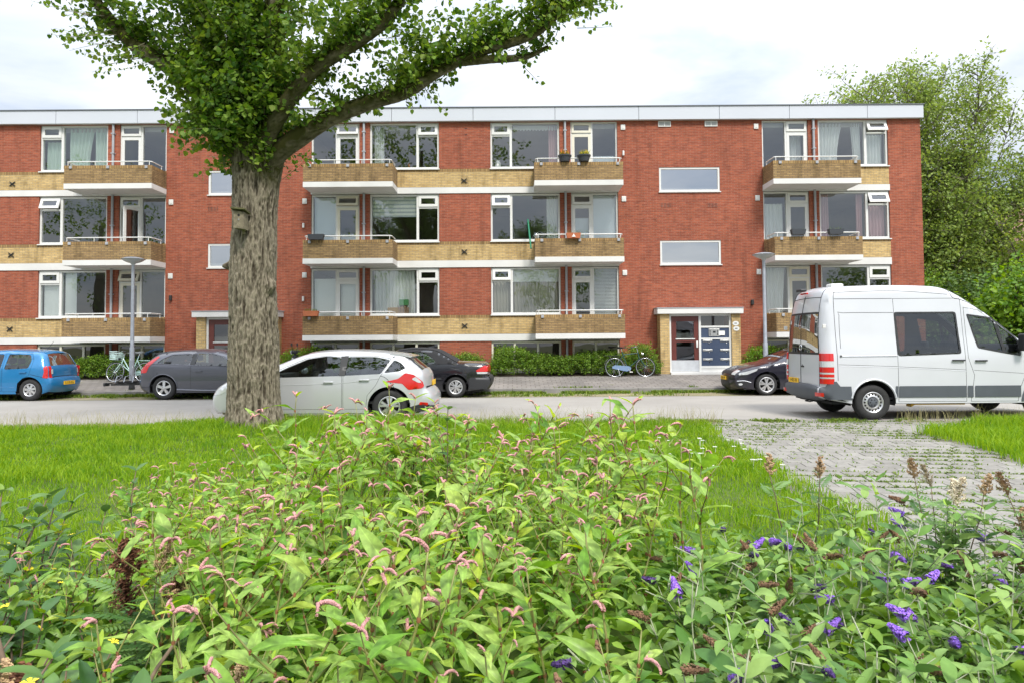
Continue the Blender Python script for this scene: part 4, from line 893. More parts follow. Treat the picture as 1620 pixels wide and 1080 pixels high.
c.strip('headlight', c.idx((4.10, .71)), c.idx((4.22, .60)), .70, 1.0, M['lamp_clear'], .006); c.strip('headlight', c.idx((4.10, .71)), c.idx((4.22, .60)), -1.0, -.70, M['lamp_clear'], .006)
c.strip('grille', c.idx((4.18, .655)), c.idx((4.24, .57)), -.68, .68, M['black_plastic'], .006); c.strip('air_intake', c.idx((4.26, .44)), c.idx((4.22, .26)), -.62, .62, M['black_plastic'], .006)
lights(c, 'air_intake', [(4.20, .40), (4.05, .42), (3.86, .37), (3.90, .31), (4.05, .27), (4.20, .27)], M['black_plastic']); lights(c, 'fog_lamp', [(4.17, .345), (4.10, .37), (4.04, .34), (4.08, .30), (4.15, .30)], M['lamp_clear'], .011)
c.line([(4.20, .425), (4.0, .435), (3.82, .385)], .008, .008, M['chrome'], 'chrome_strip')
c.plate('front', .50, 'X-281-VK', x=4.26+.105); c.mirror(2.62, .95); c.add_wheels('5d', .225, .21)
c.line([(3.62, .78), (3.1, .92), (2.86, .96)]); c.line([(3.74, .44), (3.86, .46), (4.12, .58), (4.2, .6)])
c.place(6.62+4.26, 20.2, -1)
# ---- white high-roof van on the near side, rear to the left
belt = lambda x: 1.25+0*x
c = Car('white_van', 'white high-roof van with grey side strip parked on the right', 'van', 5.50, 1.99,
    [(.14, .42), (.02, .46), (.0, .52), (.0, .64), (.07, .67, 1), (.075, 1.2), (.10, 1.9), (.16, 2.35), (.24, 2.60), (.34, 2.68), (.55, 2.71), (1.4, 2.735), (2.2, 2.725), (2.6, 2.69), (2.88, 2.58), (3.22, 2.36), (3.62, 2.06), (4.02, 1.72), (4.36, 1.44), (4.55, 1.37), (4.98, 1.24), (5.28, 1.06), (5.43, .85), (5.50, .6), (5.48, .4), (5.38, .28)],
    M['paint_white'], belt, .15, (1.06, 4.56), .36, .34, .12, (.06, .30), (.14, .9), (.045, .06), None, .085, .85, .03)
sw = rounded([(1.62, 1.32), (1.60, 2.15), (2.80, 2.15), (2.83, 1.36)], .06); fw = rounded([(3.23, 1.47), (3.07, 2.10), (3.57, 2.02), (3.71, 1.37)], .045); q2 = rounded([(3.77, 1.355), (3.65, 1.94), (3.96, 1.66), (4.02, 1.55), (4.03, 1.31)], .03)
sd_ = [(1.56, .37), (1.56, 2.46), (2.94, 2.46), (2.94, .37)]; fd = [(3.02, .37), (3.10, .9), (2.99, 1.25), (2.99, 2.27), (3.28, 2.22), (3.62, 1.95), (4.02, 1.61), (4.14, 1.40), (4.16, .95), (4.02, .62), (3.98, .37)]
ds = c.body([(sd_, [sw], None), (fd, [fw, q2], None)], [], [('windscreen', (3.0, 2.50), (4.28, 1.47), .86)], True, .016, M['van_glass'])
c.handle((2.78, 1.20), ds[0], M['black_plastic'], .26); c.handle((3.24, 1.19), ds[1], M['black_plastic'], .24)
# windows' dark rubber surround
c.side('window_surround', closed(rounded([(1.57, 1.29), (1.555, 2.18), (2.83, 2.18), (2.865, 1.33)], .06)), [closed(sw)], .003, M['black_plastic'])
c.side('window_surround', closed(rounded([(3.20, 1.44), (3.035, 2.135), (3.58, 2.055), (3.98, 1.70), (4.06, 1.56), (4.065, 1.275), (3.72, 1.335)], .04)), [closed(fw), closed(q2)], .003, M['black_plastic'])
stripe = lambda x0, x1: c.side('side_strip', closed([(x0, .46), (x0, .69), (x1, .69), (x1, .46)]), [], .012, M['grey_plastic'])
stripe(1.50, 1.548); stripe(1.572, 2.93); stripe(2.955, 3.07); stripe(3.105, 4.03)
# rear bumper, corner pieces
c.side('bumper', closed([(.14, .42), (.0, .50), (.0, .655), (.10, .68), (.14, .78), (.30, .79), (.38, .69), (.60, .69), (.62, .42)]), [], .014, M['grey_plastic']); c.strip('bumper', 0, c.idx((.05, .66)), -1, 1, M['grey_plastic'], .012)
# tail lights in bands, wrapped round the rear corners
def corner_lamp(za, zb, m, nm, o=.012, dx=0.0, pts=((.26, 0), (.20, 0), (.125, -.022), (.075, -.065), (.052, -.12), (.043, -.18))):
    for sg in (1, -1):
        V = []; k = len(pts)
        for z in (za, zb):
            yo = c.at(.32, z)+o
            V += [(x+dx, sg*(yo+dy), z) for x, dy in pts]+[(x+dx+.03, sg*(yo+dy-.05), z) for x, dy in pts]
        F = []
        for i in range(k-1): F += [(i, i+1, 2*k+i+1, 2*k+i), (i, k+i, k+i+1, i+1), (2*k+i, 2*k+i+1, 3*k+i+1, 3*k+i)]
        F += [(0, 2*k, 3*k, k), (k-1, 2*k-1, 4*k-1, 3*k-1)]
        q = MB(); q.add(V, F); q.build(nm, M[m], c.root, smooth=35)
for (za, zb, m) in ((1.20, 1.355, 'lamp_red'), (1.08, 1.198, 'lamp_clear'), (.97, 1.078, 'lamp_red'), (.935, .968, 'lamp_clear'), (.875, .933, 'lamp_red'), (.845, .873, 'lamp_clear'), (.74, .843, 'lamp_red')): corner_lamp(za, zb, m, 'tail_light')
corner_lamp(.485, .56, 'lamp_red', 'reflector', .020, -.085, ((.13, -.018), (.10, -.045), (.075, -.085), (.062, -.13), (.052, -.20), (.047, -.24)))
# rear doors: glass, gaps, handle, plate recess
for sg in (1, -1):
    g_ = c.strip('rear_window', c.idx((.078, 1.36)), c.idx((.13, 2.17)), min(sg*.02, sg*.90), max(sg*.02, sg*.90), M['van_glass'], .004)
    b_ = c.strip('rear_window_backing', c.idx((.078, 1.34)), c.idx((.13, 2.19)), min(sg*.012, sg*.92), max(sg*.012, sg*.92), M['black_plastic'], .001)
    q = MB(); V = c.strip_pts(c.idx((.075, .68)), c.idx((.30, 2.66)), [sg*.93], .003); q.tube(V, .005, 5); q.build('door_gap', M['gap'], c.root)
q = MB(); q.tube(c.strip_pts(c.idx((.075, .68)), c.idx((.22, 2.55)), [0], .003), .007, 5); q.build('door_gap', M['gap'], c.root)
for sg in (1, -1):
    for z in (1.9,): q = MB(); y = sg*(.945); q.bevbox(.055, .12, min(y, y+sg*.05), max(y, y+sg*.05), z-.04, z+.04, .008); q.build('hinge', M['white_paint'], c.root)
q = MB(); q.tube([(p[0], p[1], p[2]) for p in c.strip_pts(c.idx((.20, 2.5)), c.idx((.20, 2.5)), list(np.linspace(-.93, .93, 9)), .003)], .006, 5); q.build('door_gap', M['gap'], c.root)
q = MB(); q.bevbox(.0, .035, -.16, -.02, 1.05, 1.085, .01); q.bevbox(.01, .045, -.10, -.04, 1.085, 1.11, .01); q.build('rear_handle', M['black_plastic'], c.root)
q = MB(); q.bevbox(.008, .035, .05, .66, .675, .725, .008); q.box(.02, .034, .05, .66, .60, .675); q.build('plate_recess', M['grey_plastic'], c.root)
c.plate('rear', .755, 'V-403-VR', y=.36, x=.004)
q = MB(); q.lathe([(.075, -.004), (.06, -.012), (.0, -.012)], 20, 'X', (.026, 0, 1.47)); em = q.build('emblem', M['black_plastic'], c.root)
q = MB(); q.lathe([(.062, -.006), (.058, -.014), (.05, -.006)], 24, 'X', (.02, 0, 1.47))
for k in range(3): a = math.pi/2+k*2*math.pi/3; q.obox((.010, .027*math.cos(a), 1.47+.027*math.sin(a)), Vector((.003, 0, 0)), Vector((0, .027*math.cos(a), .027*math.sin(a))), Vector((0, -.006*math.sin(a), .006*math.cos(a))))
q.build('emblem_star', M['chrome'], em)
q = MB(); q.bevbox(-.02, .12, -.14, .10, 2.66, 2.72, .02); q.build('reversing_camera', M['black_plastic'], c.root)
q = MB(); q.bevbox(.10, .14, -.16, .16, 2.60, 2.64, .01); q.build('brake_light', M['lamp_red'], c.root)
q = MB(); q.bevbox(.45, .72, -.55, -.30, 2.66, 2.80, .03); q.build('roof_box', M['white_paint'], c.root)
# swage lines and the slide rail
c.line([(.40, 1.30), (1.55, 1.30)], .004, .014, M['galv'], 'slide_rail'); c.line([(.395, 1.30), (.43, 1.30)], .006, .02, M['black_plastic'], 'rail_end')
c.line([(.36, 2.46), (1.55, 2.46)]); c.line([(.36, 2.60), (1.6, 2.62), (2.7, 2.54)], .0, .004); c.line([(.34, .80), (.345, 2.4), (.40, 2.62)])
c.line([(.42, 1.45), (.44, 2.12), (.52, 2.17), (1.55, 2.17)], .001, .004); c.line([(.36, 1.10), (1.55, 1.06), (2.94, .98)], .0, .005, M['paint_white'], 'crease'); c.line([(.36, 1.13), (1.55, 1.085)], .0, .003); c.line([(1.58, 1.08), (2.93, 1.01)], .0, .003); c.line([(3.1, 1.0), (4.1, .93)], .0, .003)
c.line([(2.72, 2.67), (2.80, 2.47), (2.99, 2.42), (3.28, 2.27), (3.7, 1.95)], .001, .004)
c.line([(1.06+.455*math.cos(a), .37+.455*math.sin(a)) for a in np.linspace(.18, math.pi-.18, 20)], .006, .02, M['paint_white'], 'arch_lip')
c.side('arch_trim', closed([(4.56+.52*math.cos(a), .36+.52*math.sin(a)) for a in np.linspace(.5, math.pi-.02, 20)]+[(4.56+.44*math.cos(a), .36+.44*math.sin(a)) for a in np.linspace(math.pi-.02, .5, 20)], .06), [], .012, M['grey_plastic'])
for sg in (1, -1):
    y = sg*(c.at(4.0, 1.4)+.12); q = MB(); q.bevbox(3.98, 4.12, min(y-sg*.08, y+sg*.10), max(y-sg*.08, y+sg*.10), 1.38, 1.72, .03); q.obox((4.05, y-sg*.10, 1.43), (.03, 0, 0), (0, .08, 0), (0, 0, .03)); q.build('mirror', M['black_plastic'], c.root)
q = MB(); q.obox((2.55, -.62, .30), (.55, 0, 0), (0, .06, 0), (0, 0, .02)); q.obox((2.02, -.62, .31), (.05, 0, .03), (0, .09, 0), (0, 0, .04)); q.build('step_bar', simple('step_yellow', (.75, .45, .06), .5), c.root)
q = MB(); q.tube([(.2, -.3, .36), (.06, -.3, .33), (.05, -.1, .33), (.2, -.1, .36)], .014, 6); q.box(.15, .5, -.4, .4, .33, .38); q.build('tow_bracket', M['black_iron'], c.root)
for xw in c.wheels: q = MB(); q.tube([(xw, -.7, .35), (xw, .7, .35)], .06, 8); q.build('axle', M['underbody'], c.root)
c.add_wheels('steel', .215, .225)
c.place(6.25, 13.85, 1)
# ================================================================ ground, road, pavement, path
def ground_mat(name, c1, c2, scale=.8, rough=.95, bump=.3, bscale=40, spots=None):
    m, t, b, L = mat(name); b.inputs['Roughness'].default_value = rough; b.inputs['Specular IOR Level'].default_value = .3
    tc = N(t, 'ShaderNodeTexCoord'); n = N(t, 'ShaderNodeTexNoise'); n.inputs['Scale'].default_value = scale; n.inputs['Detail'].default_value = 9; n.inputs['Roughness'].default_value = .62; L(tc.outputs['Object'], n.inputs['Vector'])
    cr = N(t, 'ShaderNodeValToRGB'); e = cr.color_ramp.elements; e[0].position = .38; e[1].position = .62; e[0].color = (*c1, 1); e[1].color = (*c2, 1); L(n.outputs['Fac'], cr.inputs[0]); col = cr.outputs[0]
    n2 = N(t, 'ShaderNodeTexNoise'); n2.inputs['Scale'].default_value = bscale; n2.inputs['Detail'].default_value = 5; L(tc.outputs['Object'], n2.inputs['Vector'])
    if spots:
        mp = N(t, 'ShaderNodeMapping'); mp.inputs['Scale'].default_value = spots[1]; L(tc.outputs['Object'], mp.inputs['Vector'])
        n3 = N(t, 'ShaderNodeTexNoise'); n3.inputs['Scale'].default_value = 1; n3.inputs['Detail'].default_value = 7; n3.inputs['Roughness'].default_value = .7; L(mp.outputs[0], n3.inputs['Vector'])
        mr = N(t, 'ShaderNodeMapRange'); mr.inputs['From Min'].default_value = spots[2]; mr.inputs['From Max'].default_value = spots[2]+.08; L(n3.outputs['Fac'], mr.inputs['Value'])
        mx = N(t, 'ShaderNodeMix', data_type='RGBA'); L(mr.outputs[0], mx.inputs['Factor']); L(col, mx.inputs['A']); mx.inputs['B'].default_value = (*spots[0], 1); col = mx.outputs['Result']
    L(col, b.inputs['Base Color']); bp = N(t, 'ShaderNodeBump'); bp.inputs['Strength'].default_value = bump; bp.inputs['Distance'].default_value = .01; L(n2.outputs['Fac'], bp.inputs['Height']); L(bp.outputs[0], b.inputs['Normal'])
    return m, t, b, L
M['earth'] = ground_mat('earth', (.07, .075, .03), (.11, .11, .045), .3)[0]
M['asphalt'] = ground_mat('asphalt', (.265, .25, .23), (.315, .298, .274), .35, .9, .25, 90, ((.25, .235, .215), (.25, 3.0, 1), .60))[0]
M['lawn_soil'] = ground_mat('lawn_soil', (.045, .075, .014), (.085, .13, .02), 1.5)[0]
def tile_mat(name, c1, c2, mortar, bw, rh, mw, weeds=None):
    m, t, b, L = mat(name); b.inputs['Roughness'].default_value = .95; tc = N(t, 'ShaderNodeTexCoord')
    br = N(t, 'ShaderNodeTexBrick'); L(tc.outputs['Object'], br.inputs['Vector']); br.inputs['Scale'].default_value = 1; br.inputs['Brick Width'].default_value = bw; br.inputs['Row Height'].default_value = rh; br.inputs['Mortar Size'].default_value = mw
    br.inputs['Color1'].default_value = (*c1, 1); br.inputs['Color2'].default_value = (*c2, 1); br.inputs['Mortar'].default_value = (*mortar, 1)
    n = N(t, 'ShaderNodeTexNoise'); n.inputs['Scale'].default_value = .7; n.inputs['Detail'].default_value = 8; n.inputs['Roughness'].default_value = .7; L(tc.outputs['Object'], n.inputs['Vector'])
    mr = N(t, 'ShaderNodeMapRange'); mr.inputs['From Min'].default_value = .3; mr.inputs['From Max'].default_value = .7; mr.inputs['To Min'].default_value = .72; mr.inputs['To Max'].default_value = 1.25; L(n.outputs['Fac'], mr.inputs['Value'])
    sc_ = N(t, 'ShaderNodeVectorMath', operation='SCALE'); L(br.outputs['Color'], sc_.inputs[0]); L(mr.outputs[0], sc_.inputs['Scale']); col = sc_.outputs[0]
    if weeds:
        n3 = N(t, 'ShaderNodeTexNoise'); n3.inputs['Scale'].default_value = 1.1; n3.inputs['Detail'].default_value = 9; n3.inputs['Roughness'].default_value = .75; L(tc.outputs['Object'], n3.inputs['Vector'])
        m2 = N(t, 'ShaderNodeMapRange'); m2.inputs['From Min'].default_value = weeds; m2.inputs['From Max'].default_value = weeds+.08; m2.inputs['To Max'].default_value = .8; L(n3.outputs['Fac'], m2.inputs['Value'])
        mx = N(t, 'ShaderNodeMix', data_type='RGBA'); L(m2.outputs[0], mx.inputs['Factor']); L(col, mx.inputs['A']); mx.inputs['B'].default_value = (.14, .16, .035, 1); col = mx.outputs['Result']
    L(col, b.inputs['Base Color']); bp = N(t, 'ShaderNodeBump'); bp.inputs['Strength'].default_value = .5; bp.inputs['Distance'].default_value = .01; bp.invert = True; L(br.outputs['Fac'], bp.inputs['Height']); L(bp.outputs[0], b.inputs['Normal'])
    return m
M['pavement_tiles'] = tile_mat('pavement_tiles', (.215, .195, .18), (.175, .16, .15), (.10, .09, .07), .30, .30, .012, .60)
M['parking_clinker'] = tile_mat('parking_clinker', (.30, .25, .17), (.24, .20, .14), (.16, .15, .06), .21, .105, .012, .50)
M['kerb_stone'] = simple('kerb_stone', (.22, .21, .20), .9, var=.2, scale=3, bump=.3)
def sheet(name, x0, x1, y0, y1, z0, z1, m, nx=1, ny=1, kind='structure'):
    V = []; F = []
    for j in range(ny+1):
        for i in range(nx+1): V.append((x0+(x1-x0)*i/nx, y0+(y1-y0)*j/ny, z0+(z1-z0)*j/ny))
    for j in range(ny):
        for i in range(nx): a = j*(nx+1)+i; F.append((a, a+1, a+nx+2, a+nx+1))
    o = link(name, raw_mesh(name, V, F, m)); tag(o, kind=kind); return o
sheet('ground', -300, 300, -200, 400, -.08, -.08, M['earth'])
sheet('road', -90, 90, 13.2, 20.3, -.004, -.004, M['asphalt'])
sheet('parking_strip', -90, 90, 20.3, 21.82, 0, 0, M['parking_clinker'])
def pav_z(y): return .13+(y-21.95)*(.46-.13)/(25.7-21.95)
sheet('pavement', -90, 90, 21.95, 25.7, .13, .46, M['pavement_tiles'], 1, 8)
kerb = empty('kerb'); tag(kerb, kind='structure'); km = MB(); km.bevbox(.004, .996, 21.82, 21.949, -.1, .145, .012); kme = km.mesh('kerb_stone', M['kerb_stone'])
for i in range(-25, 20): o = link('kerb_stone', kme, None, kerb, (i, random.uniform(-.004, .004), random.uniform(-.008, .004)))
km = MB(); [km.bevbox(x+.004, x+.996, 21.82, 21.949, -.1, .142, .012) for x in list(range(-60, -25))+list(range(20, 60))]; tag(km.build('kerb_run', M['kerb_stone'], kerb), kind='stuff')
# gently uneven lawn sheets left and right of the path
def lawn_h(x, y):
    h = .03+.05*noise.noise(Vector((x*.35, y*.35, 1.7)))+.10*math.exp(-((x+4.9)**2+(y-12.9)**2)/2.2)
    e = min(1.0, max(0.0, (13.75-y)/.5)); e2 = min(1, max(0, (y+2)/1.0)) if False else 1
    return max(-.02, h)*e
PATH_O, PATH_U = Vector((3.62, 13.72)), Vector((-.125, -1)).normalized()
PATH_W = 3.75
PATH_R = Vector((-PATH_U.y, PATH_U.x))       # to the right (+x)
def path_uv(x, y): d = Vector((x, y))-PATH_O; return d.dot(PATH_U), d.dot(PATH_R)
def path_edges(s): return .04+.062*s+.06*math.sin(s*1.9)+.05*math.sin(s*4.3+1), PATH_W-.05*s+.06*math.sin(s*1.7+2)
def on_path(x, y, g=0.0):
    s, t = path_uv(x, y); a, b_ = path_edges(s)
    if s < 1.4: b_ += .9*(1.4-s)
    return t > a+g and t < b_-g
nx, ny = 130, 80; V = []; F = []
X0, X1, Y0, Y1 = -26, 26, -3, 13.75
for j in range(ny+1):
    for i in range(nx+1):
        x = X0+(X1-X0)*i/nx; y = Y0+(Y1-Y0)*j/ny; z = lawn_h(x, y)
        if on_path(x, y, -.35): z = -.05
        V.append((x, y, z))
for j in range(ny):
    for i in range(nx): a = j*(nx+1)+i; F.append((a, a+1, a+nx+2, a+nx+1))
tag(link('lawn_ground', raw_mesh('lawn_ground', V, F, M['lawn_soil'], True)), kind='structure')
# footpath of concrete tiles
M['path_tile'] = None
m, t, b, L = mat('path_tile'); b.inputs['Roughness'].default_value = .95
oi = N(t, 'ShaderNodeObjectInfo'); cr = N(t, 'ShaderNodeValToRGB'); e = cr.color_ramp.elements; e[0].color = (.195, .184, .166, 1); e[1].color = (.252, .239, .217, 1); L(oi.outputs['Random'], cr.inputs[0])
tc = N(t, 'ShaderNodeTexCoord'); n = N(t, 'ShaderNodeTexNoise'); n.inputs['Scale'].default_value = 9; n.inputs['Detail'].default_value = 8; n.inputs['Roughness'].default_value = .7; va = N(t, 'ShaderNodeVectorMath', operation='ADD'); vs_ = N(t, 'ShaderNodeCombineXYZ'); L(oi.outputs['Random'], vs_.inputs[2]); v2 = N(t, 'ShaderNodeVectorMath', operation='SCALE'); L(vs_.outputs[0], v2.inputs[0]); v2.inputs['Scale'].default_value = 60; L(tc.outputs['Object'], va.inputs[0]); L(v2.outputs[0], va.inputs[1]); L(va.outputs[0], n.inputs['Vector'])
mr = N(t, 'ShaderNodeMapRange'); mr.inputs['From Min'].default_value = .3; mr.inputs['From Max'].default_value = .7; mr.inputs['To Min'].default_value = .8; mr.inputs['To Max'].default_value = 1.2; L(n.outputs['Fac'], mr.inputs['Value']); sc_ = N(t, 'ShaderNodeVectorMath', operation='SCALE'); L(cr.outputs[0], sc_.inputs[0]); L(mr.outputs[0], sc_.inputs['Scale']); L(sc_.outputs[0], b.inputs['Base Color'])
bp = N(t, 'ShaderNodeBump'); bp.inputs['Strength'].default_value = .3; bp.inputs['Distance'].default_value = .004; L(n.outputs['Fac'], bp.inputs['Height']); L(bp.outputs[0], b.inputs['Normal'])
M['path_tile'] = m
path = empty('footpath'); tag(path, kind='structure')
# bed of sand under the tiles
pb = MB(); q = [PATH_O+PATH_U*s+PATH_R*t_ for s, t_ in ((-.6, -.2), (-.6, PATH_W+1.6), (1.6, PATH_W+.3), (10.2, PATH_W+.2), (10.2, -.2))]; pb.add([(p.x, p.y, .001) for p in q], [(4, 3, 2, 1, 0)]); pb.build('sand_bed', simple('joint_sand', (.16, .15, .11), .95, var=.3, scale=6), path)
tm = MB(); tm.bevbox(-.146, .146, -.146, .146, -.04, .012, .006); tme = tm.mesh('tile', M['path_tile'])
rng = random.Random(3); rest = MB(); ntile = 0; ang = math.atan2(PATH_U.x, -PATH_U.y)
tiles = []
for r in range(34):
    s = -.45+r*.302; cols = 15 if s > 1.2 else 19
    for k in range(-1, cols):
        t_ = k*.302+.15+(.151 if r % 2 else 0); a, b_ = path_edges(s)
        if s < 1.4: b_ += .9*(1.4-s)
        if t_ < a or t_ > b_: continue
        tiles.append((s, t_))
tiles.sort(key=lambda q: -q[0] if q[0] < 7.6 else 99)
for i, (s, t_) in enumerate(tiles):
    p = PATH_O+PATH_U*s+PATH_R*t_; z = rng.uniform(-.002, .002); rz = -ang*0+math.atan2(-PATH_U.x, -PATH_U.y)*-1+rng.uniform(-.012, .012)
    if i < 300: link('tile', tme, None, path, (p.x, p.y, z), (rng.uniform(-.005, .005), rng.uniform(-.005, .005), rz))
    else: rest.obox((p.x, p.y, z-.01), Vector((.146*math.cos(rz), .146*math.sin(rz), 0)), Vector((-.146*math.sin(rz), .146*math.cos(rz), 0)), Vector((0, 0, .022)))
if rest.v: tag(rest.build('tile_field', M['path_tile'], path), kind='stuff')
# ---------------------------------------------------------------- grass
M['grass'] = leaf_mat('grass', (.10, .23, .012), (.27, .41, .03), .45, .6, spec=.2, patch=1.6)
M['dry_grass'] = leaf_mat('dry_grass', (.26, .25, .10), (.42, .38, .2), .3, .7)
def blades(P, h, wd, lean, name, m, parent=None):
    """P (n,3) roots; each blade two quads tapering to a tip"""
    n = len(P); a = RNG.uniform(0, 2*np.pi, n); d = np.stack([np.cos(a), np.sin(a), np.zeros(n)], 1); b_ = RNG.uniform(0, 2*np.pi, n); l = np.stack([np.cos(b_), np.sin(b_), np.zeros(n)], 1)*(lean*RNG.uniform(.2, 1.4, n))[:, None]*h[:, None]
    up = np.array([0, 0, 1.0]); hw = (wd*.5)[:, None]*d
    p0 = P; p1 = P+l*.28+up*(h*.55)[:, None]; p2 = P+l+up*(h*(1-.25*lean))[:, None]
    V = np.stack([p0-hw, p0+hw, p1+hw*.8, p1-hw*.8, p2], 1).reshape(-1, 3); k = np.arange(n)[:, None]*5
    F = np.concatenate([k+np.array([[0, 1, 2]]), k+np.array([[0, 2, 3]]), k+np.array([[3, 2, 4]])], 0)
    o = link(name, raw_mesh(name, V, F, m, False), None, parent); return o
def lawn_points(n, x0, x1, y0, y1):
    x = RNG.uniform(x0, x1, n); y = RNG.uniform(y0, y1, n); s = (x-PATH_O.x)*PATH_U.x+(y-PATH_O.y)*PATH_U.y; t_ = (x-PATH_O.x)*PATH_R.x+(y-PATH_O.y)*PATH_R.y
    a = .04+.062*s+.06*np.sin(s*1.9)+.05*np.sin(s*4.3+1); b_ = PATH_W-.05*s+.06*np.sin(s*1.7+2)+np.where(s < 1.4, .9*(1.4-s), 0); ok = ~((t_ > a+.02+RNG.normal(0, .05, n)) & (t_ < b_-.02+RNG.normal(0, .05, n)))
    x, y = x[ok], y[ok]; e = np.clip((13.75-y)/.5, 0, 1)
    z = np.array([noise.noise(Vector((xx*.35, yy*.35, 1.7))) for xx, yy in zip(x, y)]); g = np.exp(-((x+4.9)**2+(y-12.9)**2)/2.2); z = np.maximum(-.02, .03+.05*z+.10*g)*e-.01
    return np.stack([x, y, z], 1)
def patchy(P, f=.9, o=0): return np.array([noise.noise(Vector((p[0]*f+o, p[1]*f, 4.2)))+.5*noise.noise(Vector((p[0]*f*3+o, p[1]*f*3, 1.2))) for p in P])
P = np.concatenate([lawn_points(95000, -12.5, 4.2, 8.0, 13.72), lawn_points(45000, -9, 4, 4.2, 8.0), lawn_points(32000, 5.6, 12.5, 8.0, 13.72), lawn_points(9000, -22, -12.5, 9, 13.7)])
pt = patchy(P); tall = np.exp(-((P[:, 0]+2.6)/2.9)**2)*np.clip((P[:, 1]-11.8)/1.5, 0, 1)
h = np.clip((.10+.085*pt+.20*tall)*RNG.uniform(.6, 1.35, len(P)), .03, .3)*np.where(P[:, 0] > 5, 1.7, 1.0); wd = RNG.uniform(.008, .014, len(P))*np.where(P[:, 1] > 8, 1.15, .8)
g = blades(P, h, wd, .55, 'grass', M['grass']); tag(g, 'bright green lawn grass either side of the tiled path', 'grass', kind='stuff')
# seed stalks along the road edge
n = 2600; x = RNG.uniform(-13, 4, n); P = np.stack([x, 13.55-np.abs(RNG.normal(0, .35, n)), np.zeros(n)], 1); P = np.concatenate([P, np.stack([RNG.uniform(7.5, 12.5, 500), 13.55-np.abs(RNG.normal(0, .3, 500)), np.zeros(500)], 1)])
g = blades(P, RNG.uniform(.18, .48, len(P)), np.full(len(P), .005), .45, 'seed_stalks', M['dry_grass']); tag(g, 'thin straw-coloured grass stalks fringing the road edge', 'grass', kind='stuff')
b = MB()
for k in range(34):
    x, y, z = RNG.uniform(1.9, 3.5), RNG.uniform(8.2, 10.6), RNG.uniform(.10, .2); b.tube([(x, y, 0), (x+.01, y, z)], .003, 4)
    for j in range(7): a = j*.9; q = Vector((x+.022*math.cos(a), y+.022*math.sin(a), z+.004*(j % 2))); b.add([q+Vector((.014, 0, 0)), q+Vector((0, .014, .003)), q+Vector((-.014, 0, 0)), q+Vector((0, -.014, .003))], [(0, 1, 2, 3)])
tag(b.build('white_clover', simple('white_petal', (.7, .7, .64), .7), fix=False), 'small white flowers in the lawn beside the tiled path', 'flowers', kind='stuff')
# weeds: joints of the path, the road edge and the kerb
M['weed'] = leaf_mat('weed', (.07, .14, .015), (.20, .27, .035), .3, .6)
pts = []
for s, t_ in tiles:
    k = noise.noise(Vector((s*.8, t_*.9, 3.3)))+.35*noise.noise(Vector((s*2.5, t_*2.5, 8.)))
    c_ = int(max(0, k+.05)*170+(8 if rng.random() < .75 else 0)+(40 if s < .15 and rng.random() < .5 else 0))
    for _ in range(c_):
        if rng.random() < .8: u, v = s+.151+rng.gauss(0, .012), t_+rng.uniform(-.15, .15)
        else: u, v = s+rng.uniform(-.15, .15), t_+.151+rng.gauss(0, .010)
        p = PATH_O+PATH_U*u+PATH_R*v; pts.append((p.x, p.y, -.01))
P = np.array(pts); g = blades(P, RNG.uniform(.025, .075, len(P)), RNG.uniform(.012, .024, len(P)), 1.0, 'path_weeds', M['weed']); tag(g, 'small weeds and moss in the joints of the tiled path', 'weeds', kind='stuff')
n = 26000; x = RNG.uniform(-22, 14, n); y = 21.72-np.abs(RNG.normal(0, .16, n)); P = np.stack([x, y, np.zeros(n)], 1); k = patchy(P, 1.1); ok = (k > -.25) & ~((x > -6) & (x < -1) & (k < .2)); P = P[ok]
x2 = RNG.uniform(-22, 14, 9000); P2 = np.stack([x2, RNG.uniform(20.4, 21.6, 9000), np.zeros(9000)], 1); P2 = P2[patchy(P2, .8, 9) > .12]; P3 = np.stack([RNG.uniform(-22, 14, 2500), RNG.normal(22.05, .05, 2500), np.full(2500, .13)], 1); P3 = P3[patchy(P3, .9, 20) > .1]
P = np.concatenate([P, P2, P3]); g = blades(P, RNG.uniform(.03, .14, len(P)), RNG.uniform(.015, .04, len(P)), .8, 'kerb_weeds', M['weed']); tag(g, 'low weeds growing along the far kerb and parking strip', 'weeds', kind='stuff')
n = 6000; P = np.stack([RNG.uniform(3, 13, n), RNG.normal(13.72, .10, n), np.zeros(n)], 1); P = P[patchy(P, 1.3, 3) > .0]; g = blades(P, RNG.uniform(.03, .10, len(P)), RNG.uniform(.012, .03, len(P)), .8, 'edge_weeds', M['weed']); tag(g, 'weeds along the seam between road and tiled path', 'weeds', kind='stuff')
# ================================================================ street furniture
def lamp(x, y, label):
    t = empty('street_lamp', (x, y, pav_z(y))); tag(t, label, 'street lamp', 'street lamps on the far pavement')
    b = MB(); b.tube([(0, 0, -.05), (0, 0, 1.35), (0, 0, 1.40), (0, 0, 4.1)], [.078, .076, .060, .050], 16); b.build('pole', M['galv'], t, smooth=40)
    b = MB(); b.lathe([(.09, 0), (.095, .05), (.085, .12), (.08, .14)], 16); b.build('base_collar', M['black_iron'], t, smooth=40)
    b = MB(); b.bevbox(-.05, .05, -.080, -.070, .5, .95, .003); b.build('service_hatch', M['galv'], t)
    b = MB(); b.lathe([(.045, 4.05), (.07, 4.10), (.09, 4.12), (.20, 4.155), (.29, 4.20), (.335, 4.245)], 28); b.build('lamp_bowl', simple('lamp_bowl', (.45, .47, .48), .25, coat=.5), t, smooth=40)
    b = MB(); b.lathe([(.36, 4.246), (.365, 4.262), (.25, 4.30), (.10, 4.325), (0, 4.33)], 28); b.lathe([(0, 4.244), (.36, 4.246)], 28); b.build('lamp_hood', M['galv'], t, smooth=40)
